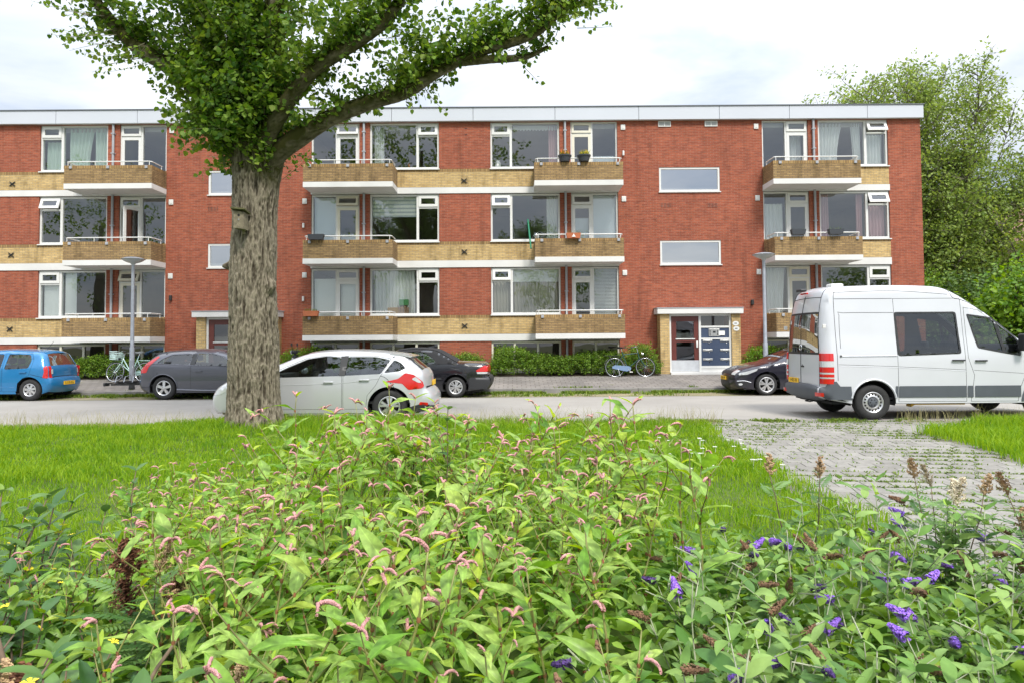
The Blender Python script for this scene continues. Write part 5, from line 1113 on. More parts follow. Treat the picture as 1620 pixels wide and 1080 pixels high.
lamp(-12.46, 22.4, 'grey street lamp behind the dark grey hatchback on the left'); lamp(8.30, 22.4, 'grey street lamp beside the white van on the right')
# ---- bicycles
def bicycle(name, label, col, teal=True):
    t = empty(name); tag(t, label, 'bicycle'); fm = simple(name+'_frame', col, .35, coat=.6); gm = M['black_plastic']
    rw = .345; ra, fa = Vector((0, 0, rw)), Vector((1.10, 0, rw)); bb = Vector((.46, 0, .30)); hd0, hd1 = Vector((.90, 0, .62)), Vector((.84, 0, .88)); st = Vector((.30, 0, .82))
    for nm, c_ in (('wheel', ra), ('wheel', fa)):
        b = MB(); b.lathe([(rw+.018*math.cos(a), .018*math.sin(a)) for a in np.linspace(0, 2*math.pi, 9)[:-1]], 40, 'Y', close=True); w_ = b.build('wheel', M['rubber'], t, smooth=True, loc=(c_.x, 0, c_.z))
        b = MB(); b.lathe([(rw-.020+.012*math.cos(a), .012*math.sin(a)) for a in np.linspace(0, 2*math.pi, 7)[:-1]], 40, 'Y', close=True); b.build('rim', M['chrome'], w_, smooth=True)
        b = MB()
        for k in range(18): a = 2*math.pi*k/18; a2 = a+.35*(1 if k % 2 else -1); b.tube([(.02*math.cos(a2), .03*(1 if k % 2 else -1), .02*math.sin(a2)), ((rw-.025)*math.cos(a), 0, (rw-.025)*math.sin(a))], .0022, 4, False)
        b.tube([(0, -.06, 0), (0, .06, 0)], .022, 8); b.build('spokes', M['chrome'], w_)
        b = MB(); rr = rw+.045; q = np.linspace(.15 if c_ is ra else .75, 2.9 if c_ is ra else 2.6, 16); b.add([(rr*math.cos(a), s_*.028, rr*math.sin(a)) for a in q for s_ in (-1, 0, 1)], [(i*3+j, i*3+j+1, i*3+j+4, i*3+j+3) for i in range(15) for j in (0, 1)]); b.build('mudguard', fm if c_ is fa else M['white_paint'] if teal else fm, t, loc=(c_.x, 0, c_.z))
    b = MB(); T_ = lambda *p, r=.016: b.tube(p, r, 8)
    T_(bb, st, st+Vector((-.03, 0, .1))); T_(hd0, hd1, r=.019)
    if teal: T_(st+Vector((.01, 0, -.03)), hd1+Vector((0, 0, -.03))); T_(bb, hd0+Vector((-.005, 0, .03)))
    else: T_(bb+Vector((.02, 0, .04)), (.62, 0, .50), hd1+Vector((.01, 0, -.06)), r=.02); T_(bb, (.58, 0, .40), hd0)
    for s_ in (-1, 1): T_(ra+Vector((0, s_*.06, 0)), bb+Vector((0, s_*.03, 0)), r=.010); T_(ra+Vector((0, s_*.06, 0)), st+Vector((.0, s_*.02, -.06)), r=.009); T_(fa+Vector((0, s_*.055, 0)), hd0+Vector((.02, s_*.045, .02)), hd0, r=.012)
    b.build('frame', fm, t, smooth=50)
    b = MB(); b.prism([(-.10, .37), (.0, .42), (.5, .385), (.58, .32), (.55, .24), (.42, .20), (0, .28), (-.10, .31)], 'Y', -.075, -.045); b.build('chain_case', simple(name+'_case', (.16, .24, .38) if teal else (.25, .4, .36), .4), t)
    b = MB(); b.tube([st+Vector((-.035, 0, .10)), st+Vector((-.06, 0, .20))], .013, 8); b.build('seat_post', M['chrome'], t)
    b = MB(); c_ = st+Vector((-.06, 0, .22)); b.add([c_+Vector(p) for p in [(.20, 0, .02), (.05, .04, .025), (-.08, .10, .03), (-.14, .07, .035), (-.14, -.07, .035), (-.08, -.10, .03), (.05, -.04, .025), (.18, 0, -.01), (-.02, .06, -.03), (-.12, .06, -.03), (-.12, -.06, -.03), (-.02, -.06, -.03)]], [(0, 1, 2, 3, 4, 5, 6), (7, 11, 10, 9, 8), (0, 7, 8, 1), (1, 8, 2), (2, 8, 9, 3), (3, 9, 10, 4), (4, 10, 5), (5, 10, 11), (5, 11, 6), (6, 11, 7, 0)]); b.build('saddle', gm if teal else simple('pale_saddle', (.35, .36, .37), .6), t, smooth=60)
    b = MB(); top = hd1+Vector((-.03, 0, .14)); b.tube([hd1, top], .012, 8); b.tube([top+Vector((-.26, -.30, .0)), top+Vector((-.12, -.30, .03)), top+Vector((.03, -.2, .05)), top+Vector((.05, 0, .0)), top+Vector((.03, .2, .05)), top+Vector((-.12, .30, .03)), top+Vector((-.26, .30, .0))], .011, 8); b.build('handlebar', M['chrome'], t, smooth=50)
    b = MB(); [b.tube([top+Vector((-.26, s_*.30, 0)), top+Vector((-.13, s_*.30, .028))], .018, 8) for s_ in (-1, 1)]; b.build('grip', gm, t)
    b = MB(); [b.tube([(-.38, s_*.06, .76), (.22, s_*.06, .76)], .007, 6) for s_ in (-1, 0, 1)]; [b.tube([(x, -.06, .76), (x, .06, .76)], .007, 6) for x in (-.38, -.15, .05)]; [b.tube([(-.2, s_*.06, .76), (0, s_*.065, .36)], .007, 6) for s_ in (-1, 1)]; b.build('carrier', gm if teal else fm, t)
    b = MB(); b.tube([bb+Vector((0, -.07, 0)), bb+Vector((.10, -.09, -.13))], .010, 6); b.tube([bb+Vector((0, .07, 0)), bb+Vector((-.10, .09, .13))], .010, 6); b.bevbox(bb.x+.04, bb.x+.16, -.17, -.09, bb.z-.145, bb.z-.12, .006); b.bevbox(bb.x-.16, bb.x-.04, .09, .17, bb.z+.12, bb.z+.145, .006); b.build('crank', M['steel'], t)
    b = MB(); b.lathe([(0, 0), (.05, .0), (.045, .06), (0, .07)], 12, 'X', (.98, 0, .82)); b.build('headlight', M['chrome'] if teal else M['black_plastic'], t, smooth=40)
    b = MB(); b.tube([(.1, -.05, .33), (.16, -.22, .02)], .010, 6); b.build('kickstand', M['steel'], t)
    return t
t = bicycle('bicycle', 'dark teal gents bicycle with blue chain case parked against the hedge', (.012, .06, .055)); t.location = (3.68, 24.55, pav_z(24.55)-.01); t.rotation_euler = (R(-5), 0, 0)
t = bicycle('bicycle', 'pale mint bicycle with front basket leaning behind the left street lamp', (.42, .60, .56), False); t.location = (-13.02, 24.1, pav_z(24.1)); t.rotation_euler = (R(10), 0, math.pi-.12)
b = MB(); bx0, bx1, by0, by1, bz0, bz1 = 1.0, 1.28, -.19, .19, .80, 1.06
for z in np.linspace(bz0, bz1, 5):
    r_ = .006 if z not in (bz0, bz1) else .010; k = .85+.15*(z-bz0)/(bz1-bz0); xm, ym = (bx0+bx1)/2, 0; hx, hy = (bx1-bx0)/2*k, by1*k
    b.tube([(xm-hx, -hy, z), (xm+hx, -hy, z), (xm+hx, hy, z), (xm-hx, hy, z), (xm-hx, -hy, z)], r_, 5)
for a in np.linspace(0, 1, 6):
    for (p, q) in (((bx0, by0), (bx1, by0)), ((bx1, by0), (bx1, by1)), ((bx0, by1), (bx1, by1))):
        x, y = p[0]+(q[0]-p[0])*a, p[1]+(q[1]-p[1])*a; b.tube([((x-1.14)*.85+1.14, y*.85, bz0), (x, y, bz1)], .005, 5)
b.box(1.02, 1.26, -.16, .16, bz0-.02, bz0-.01); b.box(1.268, 1.276, -.13, .13, .86, 1.0); b.build('front_basket', simple('mint_wire', (.55, .70, .68), .4), t)
# ---- bicycle carrier on the grey hatchback's tow bar
t = empty('bicycle_carrier', (-11.2, 21.05, .0)); tag(t, 'black bicycle carrier mounted on the tow bar of the dark grey hatchback', 'bicycle carrier')
b = MB(); b.box(-.95, .08, -.035, .035, .40, .46); b.box(-.98, -.25, -.30, -.26, .40, .45); b.box(-.98, -.25, .26, .30, .40, .45); b.tube([(-.3, 0, .43), (-.02, 0, .33)], .03, 8); b.build('beam', M['black_plastic'], t)
for x in (-.36, -.62, -.88):
    b = MB(); q = [(x-.045, .0), (x-.03, -.03), (x+.03, -.03), (x+.045, 0), (x+.035, 0), (x+.022, -.02), (x-.022, -.02), (x-.035, 0)]
    b.prism([(p[0], .50+p[1]) for p in q], 'Y', -.62, .62); b.build('wheel_rail', M['black_plastic'], t)
    b = MB(); b.tube([(x, -.25, .48), (x-.02, -.12, .66), (x+.05, .05, .70), (x+.06, .1, .52)], .012, 6); b.build('frame_clamp', M['galv'], t)
for s_ in (-1, 1): b = MB(); b.bevbox(-1.02, -.96, min(s_*.38, s_*.62), max(s_*.38, s_*.62), .40, .50, .01); b.build('tail_light', M['black_plastic'], t)
# ---- scooter behind the silver car
t = empty('scooter', (-7.62, 23.3, pav_z(23.3))); tag(t, 'black motor scooter with a white stripe parked behind the silver car', 'scooter')
for x in (0, 1.2): b = MB(); b.lathe([(.12, -.05), (.22, -.05), (.235, -.02), (.235, .02), (.22, .05), (.12, .05)], 24, 'Y', (x, 0, .235), True); w_ = b.build('wheel', M['rubber'], t, smooth=40); b = MB(); b.lathe([(.125, -.04), (.10, -.03), (.03, -.05), (0, -.05)], 20, 'Y', (x, 0, .235)); b.build('rim', M['alloy'], w_, smooth=40)
b = MB(); b.prism([(.12, .32), (.02, .42), (.10, .78), (.20, 1.0), (.28, 1.0), (.30, .75), (.32, .40), (.40, .30), (.78, .28), (.85, .62), (.95, .72), (1.45, .78), (1.5, .7), (1.42, .55), (1.15, .50), (1.0, .33), (.85, .22), (.35, .22)], 'Y', -.15, .15); b.build('body', M['paint_black'], t, smooth=30)
b = MB(); b.prism([(.10, .66), (.16, .90), (.20, .90), (.30, .62), (.34, .45), (.30, .44), (.24, .62)], 'Y', -.157, -.151); b.build('stripe', M['white_paint'], t)
b = MB(); b.prism([(.82, .66), (.95, .76), (1.5, .82), (1.52, .88), (1.1, .86), (.85, .80)], 'Y', -.13, .13); b.build('seat', M['rubber'], t, smooth=30)
b = MB(); b.tube([(.22, 0, .98), (.20, 0, 1.10)], .03, 8); b.tube([(.28, -.34, 1.10), (.20, -.15, 1.12), (.20, .15, 1.12), (.28, .34, 1.10)], .018, 8); b.bevbox(.12, .28, -.13, .13, 1.03, 1.15, .03); b.build('handlebar', M['black_plastic'], t, smooth=40)
for s_ in (-1, 1): b = MB(); b.tube([(.22, s_*.22, 1.12), (.20, s_*.30, 1.32)], .008, 6); b.bevbox(.18, .205, s_*.30-.06, s_*.30+.06, 1.29, 1.39, .01); b.build('mirror', M['black_plastic'], t)
b = MB(); b.tube([(.1, 0, .5), (0, -.08, .235)], .02, 8); b.tube([(.1, 0, .5), (0, .08, .235)], .02, 8); b.build('fork', M['galv'], t); b = MB(); b.lathe([(0, -.03), (.06, -.02), (.07, 0)], 14, 'X', (.10, 0, 1.08)); b.build('headlight', M['lamp_clear'], t, smooth=40)
# ---- planters and things on sills
M['pot_dark'] = simple('pot_dark', (.045, .05, .06), .6); M['petal_yellow'] = leaf_mat('petal_yellow', (.55, .42, .02), (.75, .62, .05), .3); M['petal_orange'] = leaf_mat('petal_orange', (.7, .22, .03), (.8, .40, .05), .3)
M['pot_leaf'] = leaf_mat('pot_leaf', (.05, .12, .015), (.18, .26, .03), .3)
def tufts(n, rx, ry, h, m, name, parent, wd=.02, lean=.6, z=0.0):
    P = np.stack([RNG.uniform(-rx, rx, n), RNG.uniform(-ry, ry, n), np.full(n, z)], 1); return blades(P, RNG.uniform(.4, 1, n)*h, np.full(n, wd), lean, name, m, parent)
def round_pot(x, z, label, fl):
    t = empty('flower_pot', (x, 24.63, z)); tag(t, label, 'flower pot', 'grey pots on the top rail'); b = MB(); b.lathe([(0, 0), (.17, 0), (.22, .18), (.245, .19), (.25, .235), (.225, .235), (.20, .17), (0, .17)], 28); b.build('pot', M['pot_dark'], t, smooth=35)
    tufts(90, .16, .14, .30, M['pot_leaf'], 'leaves', t, .02, .5, .17); tufts(60, .14, .12, .34, fl, 'flowers', t, .03, .35, .17)
round_pot(1.96, LV[0]['par']+DZ+.01, 'dark grey pot with yellow and orange flowers, left of the pair on the top balcony', M['petal_orange']); round_pot(2.66, LV[0]['par']+DZ+.01, 'dark grey pot with only yellow flowers, right of the pair on the top balcony', M['petal_yellow'])
def box_pot(x0, x1, z, y, m, label, n=30, h=.18, leaf='pot_leaf', group='balcony flower boxes'):
    t = empty('flower_box', ((x0+x1)/2, y, z)); tag(t, label, 'flower box', group); w_ = (x1-x0)/2; b = MB(); 
    b.add([(-w_*.88, -.08, 0), (w_*.88, -.08, 0), (w_*.88, .08, 0), (-w_*.88, .08, 0), (-w_, -.10, .19), (w_, -.10, .19), (w_, .10, .19), (-w_, .10, .19), (-w_+.02, -.08, .19), (w_-.02, -.08, .19), (w_-.02, .08, .19), (-w_+.02, .08, .19), (-w_+.02, -.08, .16), (w_-.02, -.08, .16), (w_-.02, .08, .16), (-w_+.02, .08, .16)], [(0, 3, 2, 1), (0, 1, 5, 4), (1, 2, 6, 5), (2, 3, 7, 6), (3, 0, 4, 7), (4, 5, 9, 8), (5, 6, 10, 9), (6, 7, 11, 10), (7, 4, 8, 11), (8, 9, 13, 12), (9, 10, 14, 13), (10, 11, 15, 14), (11, 8, 12, 15), (12, 13, 14, 15)])
    b.build('box', m, t)
    b = MB(); b.box(-w_-.004, w_+.004, -.108, .104, .165, .195); 
    if n: tufts(n, w_*.85, .06, h, M[leaf], 'plants', t, .012, .7, .15)
    return t
t = box_pot(1.98, 2.50, LV[1]['par']+DZ-.02, 24.52, M['terracotta'], 'orange flower box with a pale triangle mark hung on the middle balcony rail', 26, .3)
b = MB(); b.add([(-.07, -.106, .04), (.07, -.106, .04), (0, -.112, .16)], [(0, 1, 2)]); b.build('triangle_mark', M['paper'], t)
box_pot(-7.34, -6.76, LV[1]['par']+DZ+.0, 24.52, M['pot_dark'], 'empty dark flower box on the middle balcony just right of the tree', 0)
box_pot(-7.50, -6.95, LV[2]['par']+DZ+.0, 24.52, M['terracotta'], 'terracotta flower box with grasses on the ground-floor balcony right of the tree', 60, .2)
box_pot(10.10, 10.62, LV[1]['par']+DZ+.06, 24.55, M['pot_dark'], 'black flower box nearest the lamp on the middle balcony at the right', 8, .12); box_pot(11.45, 11.98, LV[1]['par']+DZ+.06, 24.55, M['pot_dark'], 'black flower box with small sprigs farther from the lamp on the right middle balcony', 20, .2)
b = MB(); b.tube([(.72, 25.1, LV[1]['par']+DZ-.3), (.62, 25.45, LV[1]['par']+DZ+.85)], .03, 8); tag(b.build('green_pole', simple('green_pole', (.02, .22, .12), .5), None, smooth=40), 'dark green pole leaning in the middle balcony corner', 'pole')
def sill_thing(name, label, cat, x, z, m, prof, y=YW+.22):
    b = MB(); b.lathe(prof, 16); o = b.build(name, m, None, smooth=40, loc=(x, y, z+DZ)); tag(o, label, cat); return o
sill_thing('vase', 'cream vase on the sill of the narrow top-floor casement', 'vase', -.5, 8.14, M['white_paint'], [(0, 0), (.09, 0), (.12, .1), (.10, .22), (.06, .27), (.09, .31), (0, .31)])
sill_thing('glass_globe', 'glass globe on the sill of the middle-floor window by the green pole', 'globe', .95, 5.40, M['lamp_clear'], [(0, 0), (.06, .0), (.03, .03), (.10, .08), (.13, .15), (.10, .23), (0, .27)])
sill_thing('figurine', 'white figurine on the sill of the valance window', 'figurine', 1.05, 8.14, M['white_paint'], [(0, 0), (.10, 0), (.06, .06), (.08, .14), (.03, .2), (.05, .26), (0, .31)])
sill_thing('candle', 'orange candle on the sill of the large dark top-floor window', 'candle', -3.9, 8.14, M['terracotta'], [(0, 0), (.04, 0), (.04, .2), (0, .2)])
b = MB(); b.bevbox(-4.72, -4.3, YW+.16, YW+.36, 2.62, 2.84, .02); o = b.build('basket', simple('wicker', (.45, .28, .12), .8, var=.3, scale=40), None, loc=(0, 0, DZ)); tag(o, 'wicker basket on the ground-floor sill behind the sheer curtains', 'basket')
o_ = empty('crate', (-4.05, YW+.2, 2.62+DZ)); tag(o_, 'green crate stacked with books on the ground-floor sill over the silver car', 'crate')
b = MB(); b.box(-.22, .12, -.08, .10, .30, .52); b.build('box', simple('crate_green', (.08, .30, .10), .5), o_); b = MB(); [b.box(-.25+.1*k, -.17+.1*k, -.08, .08, 0, .22+.03*(k % 3)) for k in range(4)]; b.build('books', simple('book_brown', (.35, .22, .14), .7), o_)
# ================================================================ trees and hedges
def bark_mat(name, dark, light, moss, scale=1.0):
    m, t, b, L = mat(name); b.inputs['Roughness'].default_value = .95; b.inputs['Specular IOR Level'].default_value = .15
    tc = N(t, 'ShaderNodeTexCoord'); mp = N(t, 'ShaderNodeMapping'); mp.inputs['Scale'].default_value = (26*scale, 26*scale, 7.0*scale); L(tc.outputs['Object'], mp.inputs['Vector'])
    n = N(t, 'ShaderNodeTexNoise'); n.inputs['Scale'].default_value = 1.6; n.inputs['Detail'].default_value = 9; n.inputs['Roughness'].default_value = .68; n.inputs['Distortion'].default_value = .6; L(mp.outputs[0], n.inputs['Vector'])
    at = N(t, 'ShaderNodeAttribute', attribute_name='ridge')
    ad = N(t, 'ShaderNodeMath', operation='MULTIPLY_ADD'); L(at.outputs['Fac'], ad.inputs[0]); ad.inputs[1].default_value = .62; 
    m2 = N(t, 'ShaderNodeMath', operation='MULTIPLY'); L(n.outputs['Fac'], m2.inputs[0]); m2.inputs[1].default_value = .62; L(m2.outputs[0], ad.inputs[2])
    cr = N(t, 'ShaderNodeValToRGB'); e = cr.color_ramp.elements; e[0].position = .30; e[0].color = (*dark, 1); e[1].position = .82; e[1].color = (*light, 1); k = e.new(.55); k.color = tuple(.55*a+.45*b_ for a, b_ in zip(dark, light))+(1,); L(ad.outputs[0], cr.inputs[0])
    am = N(t, 'ShaderNodeAttribute', attribute_name='moss'); n3 = N(t, 'ShaderNodeTexNoise'); n3.inputs['Scale'].default_value = 5; n3.inputs['Detail'].default_value = 7; L(tc.outputs['Object'], n3.inputs['Vector'])
    mm = N(t, 'ShaderNodeMath', operation='MULTIPLY'); L(am.outputs['Fac'], mm.inputs[0]); L(n3.outputs['Fac'], mm.inputs[1]); mr = N(t, 'ShaderNodeMapRange'); mr.inputs['From Min'].default_value = .16; mr.inputs['From Max'].default_value = .46; L(mm.outputs[0], mr.inputs['Value'])
    mx = N(t, 'ShaderNodeMix', data_type='RGBA'); L(mr.outputs[0], mx.inputs['Factor']); L(cr.outputs[0], mx.inputs['A']); mx.inputs['B'].default_value = (*moss, 1); L(mx.outputs['Result'], b.inputs['Base Color'])
    bp = N(t, 'ShaderNodeBump'); bp.inputs['Strength'].default_value = .9; bp.inputs['Distance'].default_value = .03; L(n.outputs['Fac'], bp.inputs['Height']); L(bp.outputs[0], b.inputs['Normal'])
    return m
M['bark'] = bark_mat('bark', (.048, .038, .027), (.27, .235, .175), (.062, .062, .018))
M['bark_thin'] = simple('bark_thin', (.11, .095, .07), .9, var=.3, scale=8, bump=.4)
M['twig'] = simple('twig', (.16, .15, .09), .8)
def limb(path, rad, nang, step, amp, mossf, name, parent, lobes=0.0, burrs=()):
    P = [Vector(p) for p in path]; Q = []; Rr = []
    # resample with Catmull-Rom
    for i in range(len(P)-1):
        p0 = P[i-1] if i else P[0]*2-P[1]; p3 = P[i+2] if i+2 < len(P) else P[-1]*2-P[-2]; p1, p2 = P[i], P[i+1]; m = max(2, int((p2-p1).length/step))
        for k in range(m):
            t_ = k/m; Q.append(.5*((2*p1)+(p2-p0)*t_+(2*p0-5*p1+4*p2-p3)*t_**2+(3*p1-p0-3*p2+p3)*t_**3)); Rr.append(rad[i]+(rad[i+1]-rad[i])*t_)
    Q.append(P[-1]); Rr.append(rad[-1]); V = []; ridge = []; moss = []; up = None; n = len(Q)
    for i, p in enumerate(Q):
        t_ = (Q[min(i+1, n-1)]-Q[max(i-1, 0)]).normalized()
        if up is None: up = Vector((1, 0, 0)) if abs(t_.x) < .8 else Vector((0, 0, 1))
        up = (up-t_*up.dot(t_)).normalized(); w_ = t_.cross(up)
        for k in range(nang):
            a = 2*math.pi*k/nang; d = up*math.cos(a)+w_*math.sin(a); r = Rr[i]; q = p+d*r
            s = noise.noise(Vector((q.x*17, q.y*17, q.z*3.2+.6*noise.noise(Vector((q.x*6, q.y*6, q.z*4)))))); s2 = noise.noise(Vector((q.x*33+3, q.y*33, q.z*8+5))); s3 = noise.noise(Vector((q.x*45, q.y*45, q.z*16)))
            rg = (1-abs(s)*2.1)*.55+(1-abs(s2)*2.0)*.40+s3*.2; lo = noise.noise(Vector((q.x*1.4, q.y*1.4, q.z*.8)))
            f = min(1, r/.2)
            off = amp*f*(rg-.6)+lobes*r*lo
            for bp_, br, bh in burrs:
                dd = (q-Vector(bp_)).length
                if dd < br: off += bh*(1-(dd/br)**2)**2*(1+.5*s3+.4*s2)
            V.append(tuple(q+d*off)); ridge.append(max(0, min(1, rg))); moss.append(mossf(q, d))
    F = [(i*nang+k, i*nang+(k+1) % nang, (i+1)*nang+(k+1) % nang, (i+1)*nang+k) for i in range(n-1) for k in range(nang)]
    me = raw_mesh(name, V, F, M['bark'], True)
    for nm, dat in (('ridge', ridge), ('moss', moss)): at = me.attributes.new(nm, 'FLOAT', 'POINT'); at.data.foreach_set('value', dat)
    return link(name, me, None, parent)
LEAF6 = (np.array([(0, 0, 0), (.42, .22, .06), (.40, .58, .03), (0, 1, -.06), (-.40, .58, .03), (-.42, .22, .06)]), np.array([(0, 1, 2), (0, 2, 3), (0, 3, 4), (0, 4, 5)]))
LEAF4 = (np.array([(0, 0, 0), (.30, .42, .05), (0, 1, -.04), (-.30, .42, .05)]), np.array([(0, 1, 2), (0, 2, 3)]))
def unit(v): return v/(np.linalg.norm(v, axis=1)[:, None]+1e-9)
def leaf_arrays(P, D, size, tmpl, nrm=None):
    n = len(P); D = unit(D); Nn = RNG.normal(0, 1, (n, 3))+(np.array([0, 0, 1.2]) if nrm is None else nrm); Nn = unit(Nn-D*np.sum(Nn*D, 1)[:, None]); X = np.cross(D, Nn); T, F = tmpl
    V = P[:, None, :]+(X[:, None, :]*T[None, :, 0, None]+D[:, None, :]*T[None, :, 1, None]+Nn[:, None, :]*T[None, :, 2, None])*size[:, None, None]
    FF = F[None]+(np.arange(n)*len(T))[:, None, None]; return V.reshape(-1, 3), FF.reshape(-1, 3)
class Crown:
    def __init__(s): s.P = []; s.D = []; s.S = []; s.tw = MB()
    def shoot(s, p, d, ln, size, gap=.05, droop=0.0, twig=True, tr=.006, spread=.06, start=.12):
        d = Vector(d).normalized(); p = Vector(p); pts = [p.copy()]; n = max(3, int(ln/.18)); q = p.copy(); dd = d.copy()
        for i in range(n):
            dd = (dd+Vector((random.gauss(0, .10), random.gauss(0, .10), random.gauss(0, .08)-droop*.15+.02))).normalized(); q = q+dd*(ln/n); pts.append(q.copy())
        if twig: s.tw.tube(pts, [tr*(1-.75*i/n) for i in range(n+1)], 3, False)
        m = int(ln/gap)
        for k in range(m):
            u = start+(1-start)*(k+random.random())/m; i = min(n-1, int(u*n)); a = pts[i].lerp(pts[i+1], u*n-i); t_ = (pts[i+1]-pts[i]).normalized(); o = Vector((random.gauss(0, 1), random.gauss(0, 1), random.gauss(0, 1))); o = (o-t_*o.dot(t_)); o = o.normalized() if o.length > 1e-6 else Vector((1, 0, 0))
            s.P.append(a+o*spread*random.random()); s.D.append(o+t_*.5+Vector((0, 0, -.35))); s.S.append(size*random.uniform(.6, 1.2))
        return pts
    def build(s, name, m, tm, parent, tmpl=LEAF6):
        V, F = leaf_arrays(np.array([tuple(p) for p in s.P]), np.array([tuple(p) for p in s.D]), np.array(s.S), tmpl); o = link(name, raw_mesh(name, V, F, m, False), None, parent); tag(o, kind='stuff')
        if s.tw.v: tag(s.tw.build('twigs', tm, parent, fix=False), kind='stuff')
        return o
M['poplar_leaf'] = leaf_mat('poplar_leaf', (.055, .135, .018), (.21, .33, .045), .38, .5, spec=.3, patch=.9, third=(.22, .30, .05))
M['pale_leaf'] = leaf_mat('pale_leaf', (.13, .21, .04), (.30, .39, .085), .4, .55)
M['yellow_leaf'] = leaf_mat('yellow_leaf', (.12, .20, .025), (.31, .38, .055), .4, .55)
M['dark_leaf'] = leaf_mat('dark_leaf', (.035, .085, .015), (.12, .20, .035), .3, .5)
M['bright_leaf'] = leaf_mat('bright_leaf', (.08, .19, .014), (.22, .35, .035), .4, .5)
M['hedge_leaf'] = leaf_mat('hedge_leaf', (.07, .165, .016), (.22, .34, .04), .35, .5)
# ---- the big poplar
tree = empty('poplar_tree', (-4.87, 12.9, 0)); tag(tree, 'large old poplar with furrowed grey trunk and spreading mossy limbs on the lawn', 'tree')
def moss_tr(q, d):
    z = q.z; v = 0.0
    v += max(0, min(1, (z-3.9)/1.2))*(.75+.35*d.x)*.9 + (.75 if z > 5.6 else 0)*max(0, .4+d.z)
    v += max(0, min(1, (1.0-z)/1.0))*max(0, .30-.2*d.x) + .34*max(0, d.x)*max(0, 1-abs(z-2.2)/1.6)
    return min(1, max(0, v))
O = Vector((-4.87, 12.9, 0)); loc = lambda x, y, z: (x-O.x, y-O.y, z)
limb([(0, 0, -.25), (0, 0, .10), (0, 0, .45), (.01, 0, 1.0), (-.01, 0, 2.0), (-.02, 0, 3.0), (-.02, 0, 3.9), (.02, 0, 4.7), (.04, .02, 5.3), (-.05, .05, 6.2), (-.25, .1, 7.2), (-.35, .15, 8.6), (-.3, .2, 10.5), (-.2, .2, 12.5)],
     [.62, .555, .495, .46, .43, .405, .395, .425, .49, .38, .30, .24, .16, .08], 250, .02, .042, moss_tr, 'trunk', tree, .10, [((.42, -.22, 2.70), .22, .13), ((.40, -.25, 3.05), .15, .06), ((-.44, -.05, 3.1), .11, .13), ((.2, -.42, 1.0), .2, .03)])
mo = lambda q, d: min(1, max(0, .95+.5*d.z))
LIMBS = {
 'right_low': ([loc(-4.75, 12.9, 4.9), loc(-4.35, 12.75, 5.25), loc(-3.45, 12.6, 5.78), loc(-2.6, 12.5, 6.08), loc(-1.95, 12.4, 6.22), loc(-1.3, 12.3, 6.58), loc(-.6, 12.2, 6.86), loc(.4, 12.1, 7.14), loc(1.0, 12.0, 7.6), loc(1.7, 11.9, 8.15)], [.27, .19, .16, .14, .125, .11, .09, .075, .055, .03]),
 'right_branch': ([loc(-1.0, 12.25, 6.70), loc(-.4, 12.2, 6.74), loc(.25, 12.3, 6.82), loc(.7, 12.4, 7.05)], [.07, .08, .06, .035]),
 'right_high': ([loc(-4.75, 12.75, 5.2), loc(-4.45, 12.5, 5.6), loc(-3.95, 12.25, 6.15), loc(-3.45, 12.1, 6.6), loc(-2.65, 12.0, 7.05), loc(-2.05, 11.95, 7.55), loc(-1.75, 12.0, 8.5), loc(-1.5, 12.2, 10.0)], [.24, .165, .14, .125, .115, .105, .08, .04]),
 'left': ([loc(-5.1, 12.9, 5.4), loc(-5.6, 12.8, 6.1), loc(-6.2, 12.7, 6.7), loc(-6.9, 12.6, 7.15), loc(-7.3, 12.55, 7.5), loc(-7.75, 12.5, 8.1), loc(-8.3, 12.4, 9.2)], [.24, .19, .16, .14, .12, .10, .05]),
 'up': ([loc(-4.8, 12.9, 5.3), loc(-4.6, 12.7, 6.2), loc(-4.4, 12.5, 7.4), loc(-4.3, 12.3, 8.8), loc(-4.1, 12.2, 10.5)], [.28, .22, .18, .14, .06]),
 'up_back': ([loc(-4.9, 13.0, 5.3), loc(-5.3, 13.5, 6.4), loc(-5.8, 14.2, 7.8), loc(-6.3, 15, 9.5)], [.25, .2, .14, .06]),
}
for k, (p, r) in LIMBS.items(): limb(p, r, 28, .05, .02, mo, 'limb', tree, .08)
cw = Crown(); random.seed(11)
def on(path, u):
    i = min(len(path)-2, int(u*(len(path)-1))); f = u*(len(path)-1)-i; return Vector(path[i]).lerp(Vector(path[i+1]), f)
# upright water shoots round the crotch: the dense leafy heart of the crown
for k in range(480):
    a = random.uniform(0, 2*math.pi); z = random.choice([random.uniform(4.75, 5.6), random.uniform(5.3, 7.2), random.uniform(6.0, 9.5)]); r = random.uniform(.15, .55)
    out = random.uniform(.1, .85)+(.12 if z > 5.6 else -.1); bx = -.28 if z > 5.3 else 0
    cw.shoot((-.05+r*math.cos(a)+bx*(z-5)*.5, r*math.sin(a), z), (out*math.cos(a)+bx, out*math.sin(a)-.1, random.uniform(.7, 1.2)), random.uniform(.7, 1.75)*(.55 if z < 5.2 else 1.0), .10, .027, .35, True, .007, .09)
for k in range(120):       # a skirt of leaves low on the left and over the crotch
    a = random.uniform(math.pi*.6, math.pi*1.75); z = random.uniform(5.2, 6.6); r = .4
    cw.shoot((r*math.cos(a), r*math.sin(a), z), (math.cos(a)-.3, math.sin(a), random.uniform(.1, .9)), random.uniform(.6, 1.3), .105, .034, .6, True, .006, .09)
def dress(key, n, u0, u1, l0, l1, up=.5, gap=.036, size=.10, droop=.4):
    p = LIMBS[key][0]
    for k in range(n):
        q = on(p, random.uniform(u0, u1)); a = random.uniform(0, 2*math.pi); cw.shoot(q, (math.cos(a), math.sin(a)*.8, random.uniform(-.4, 1.0)+up), random.uniform(l0, l1), size, gap, droop, True, .006, .07)
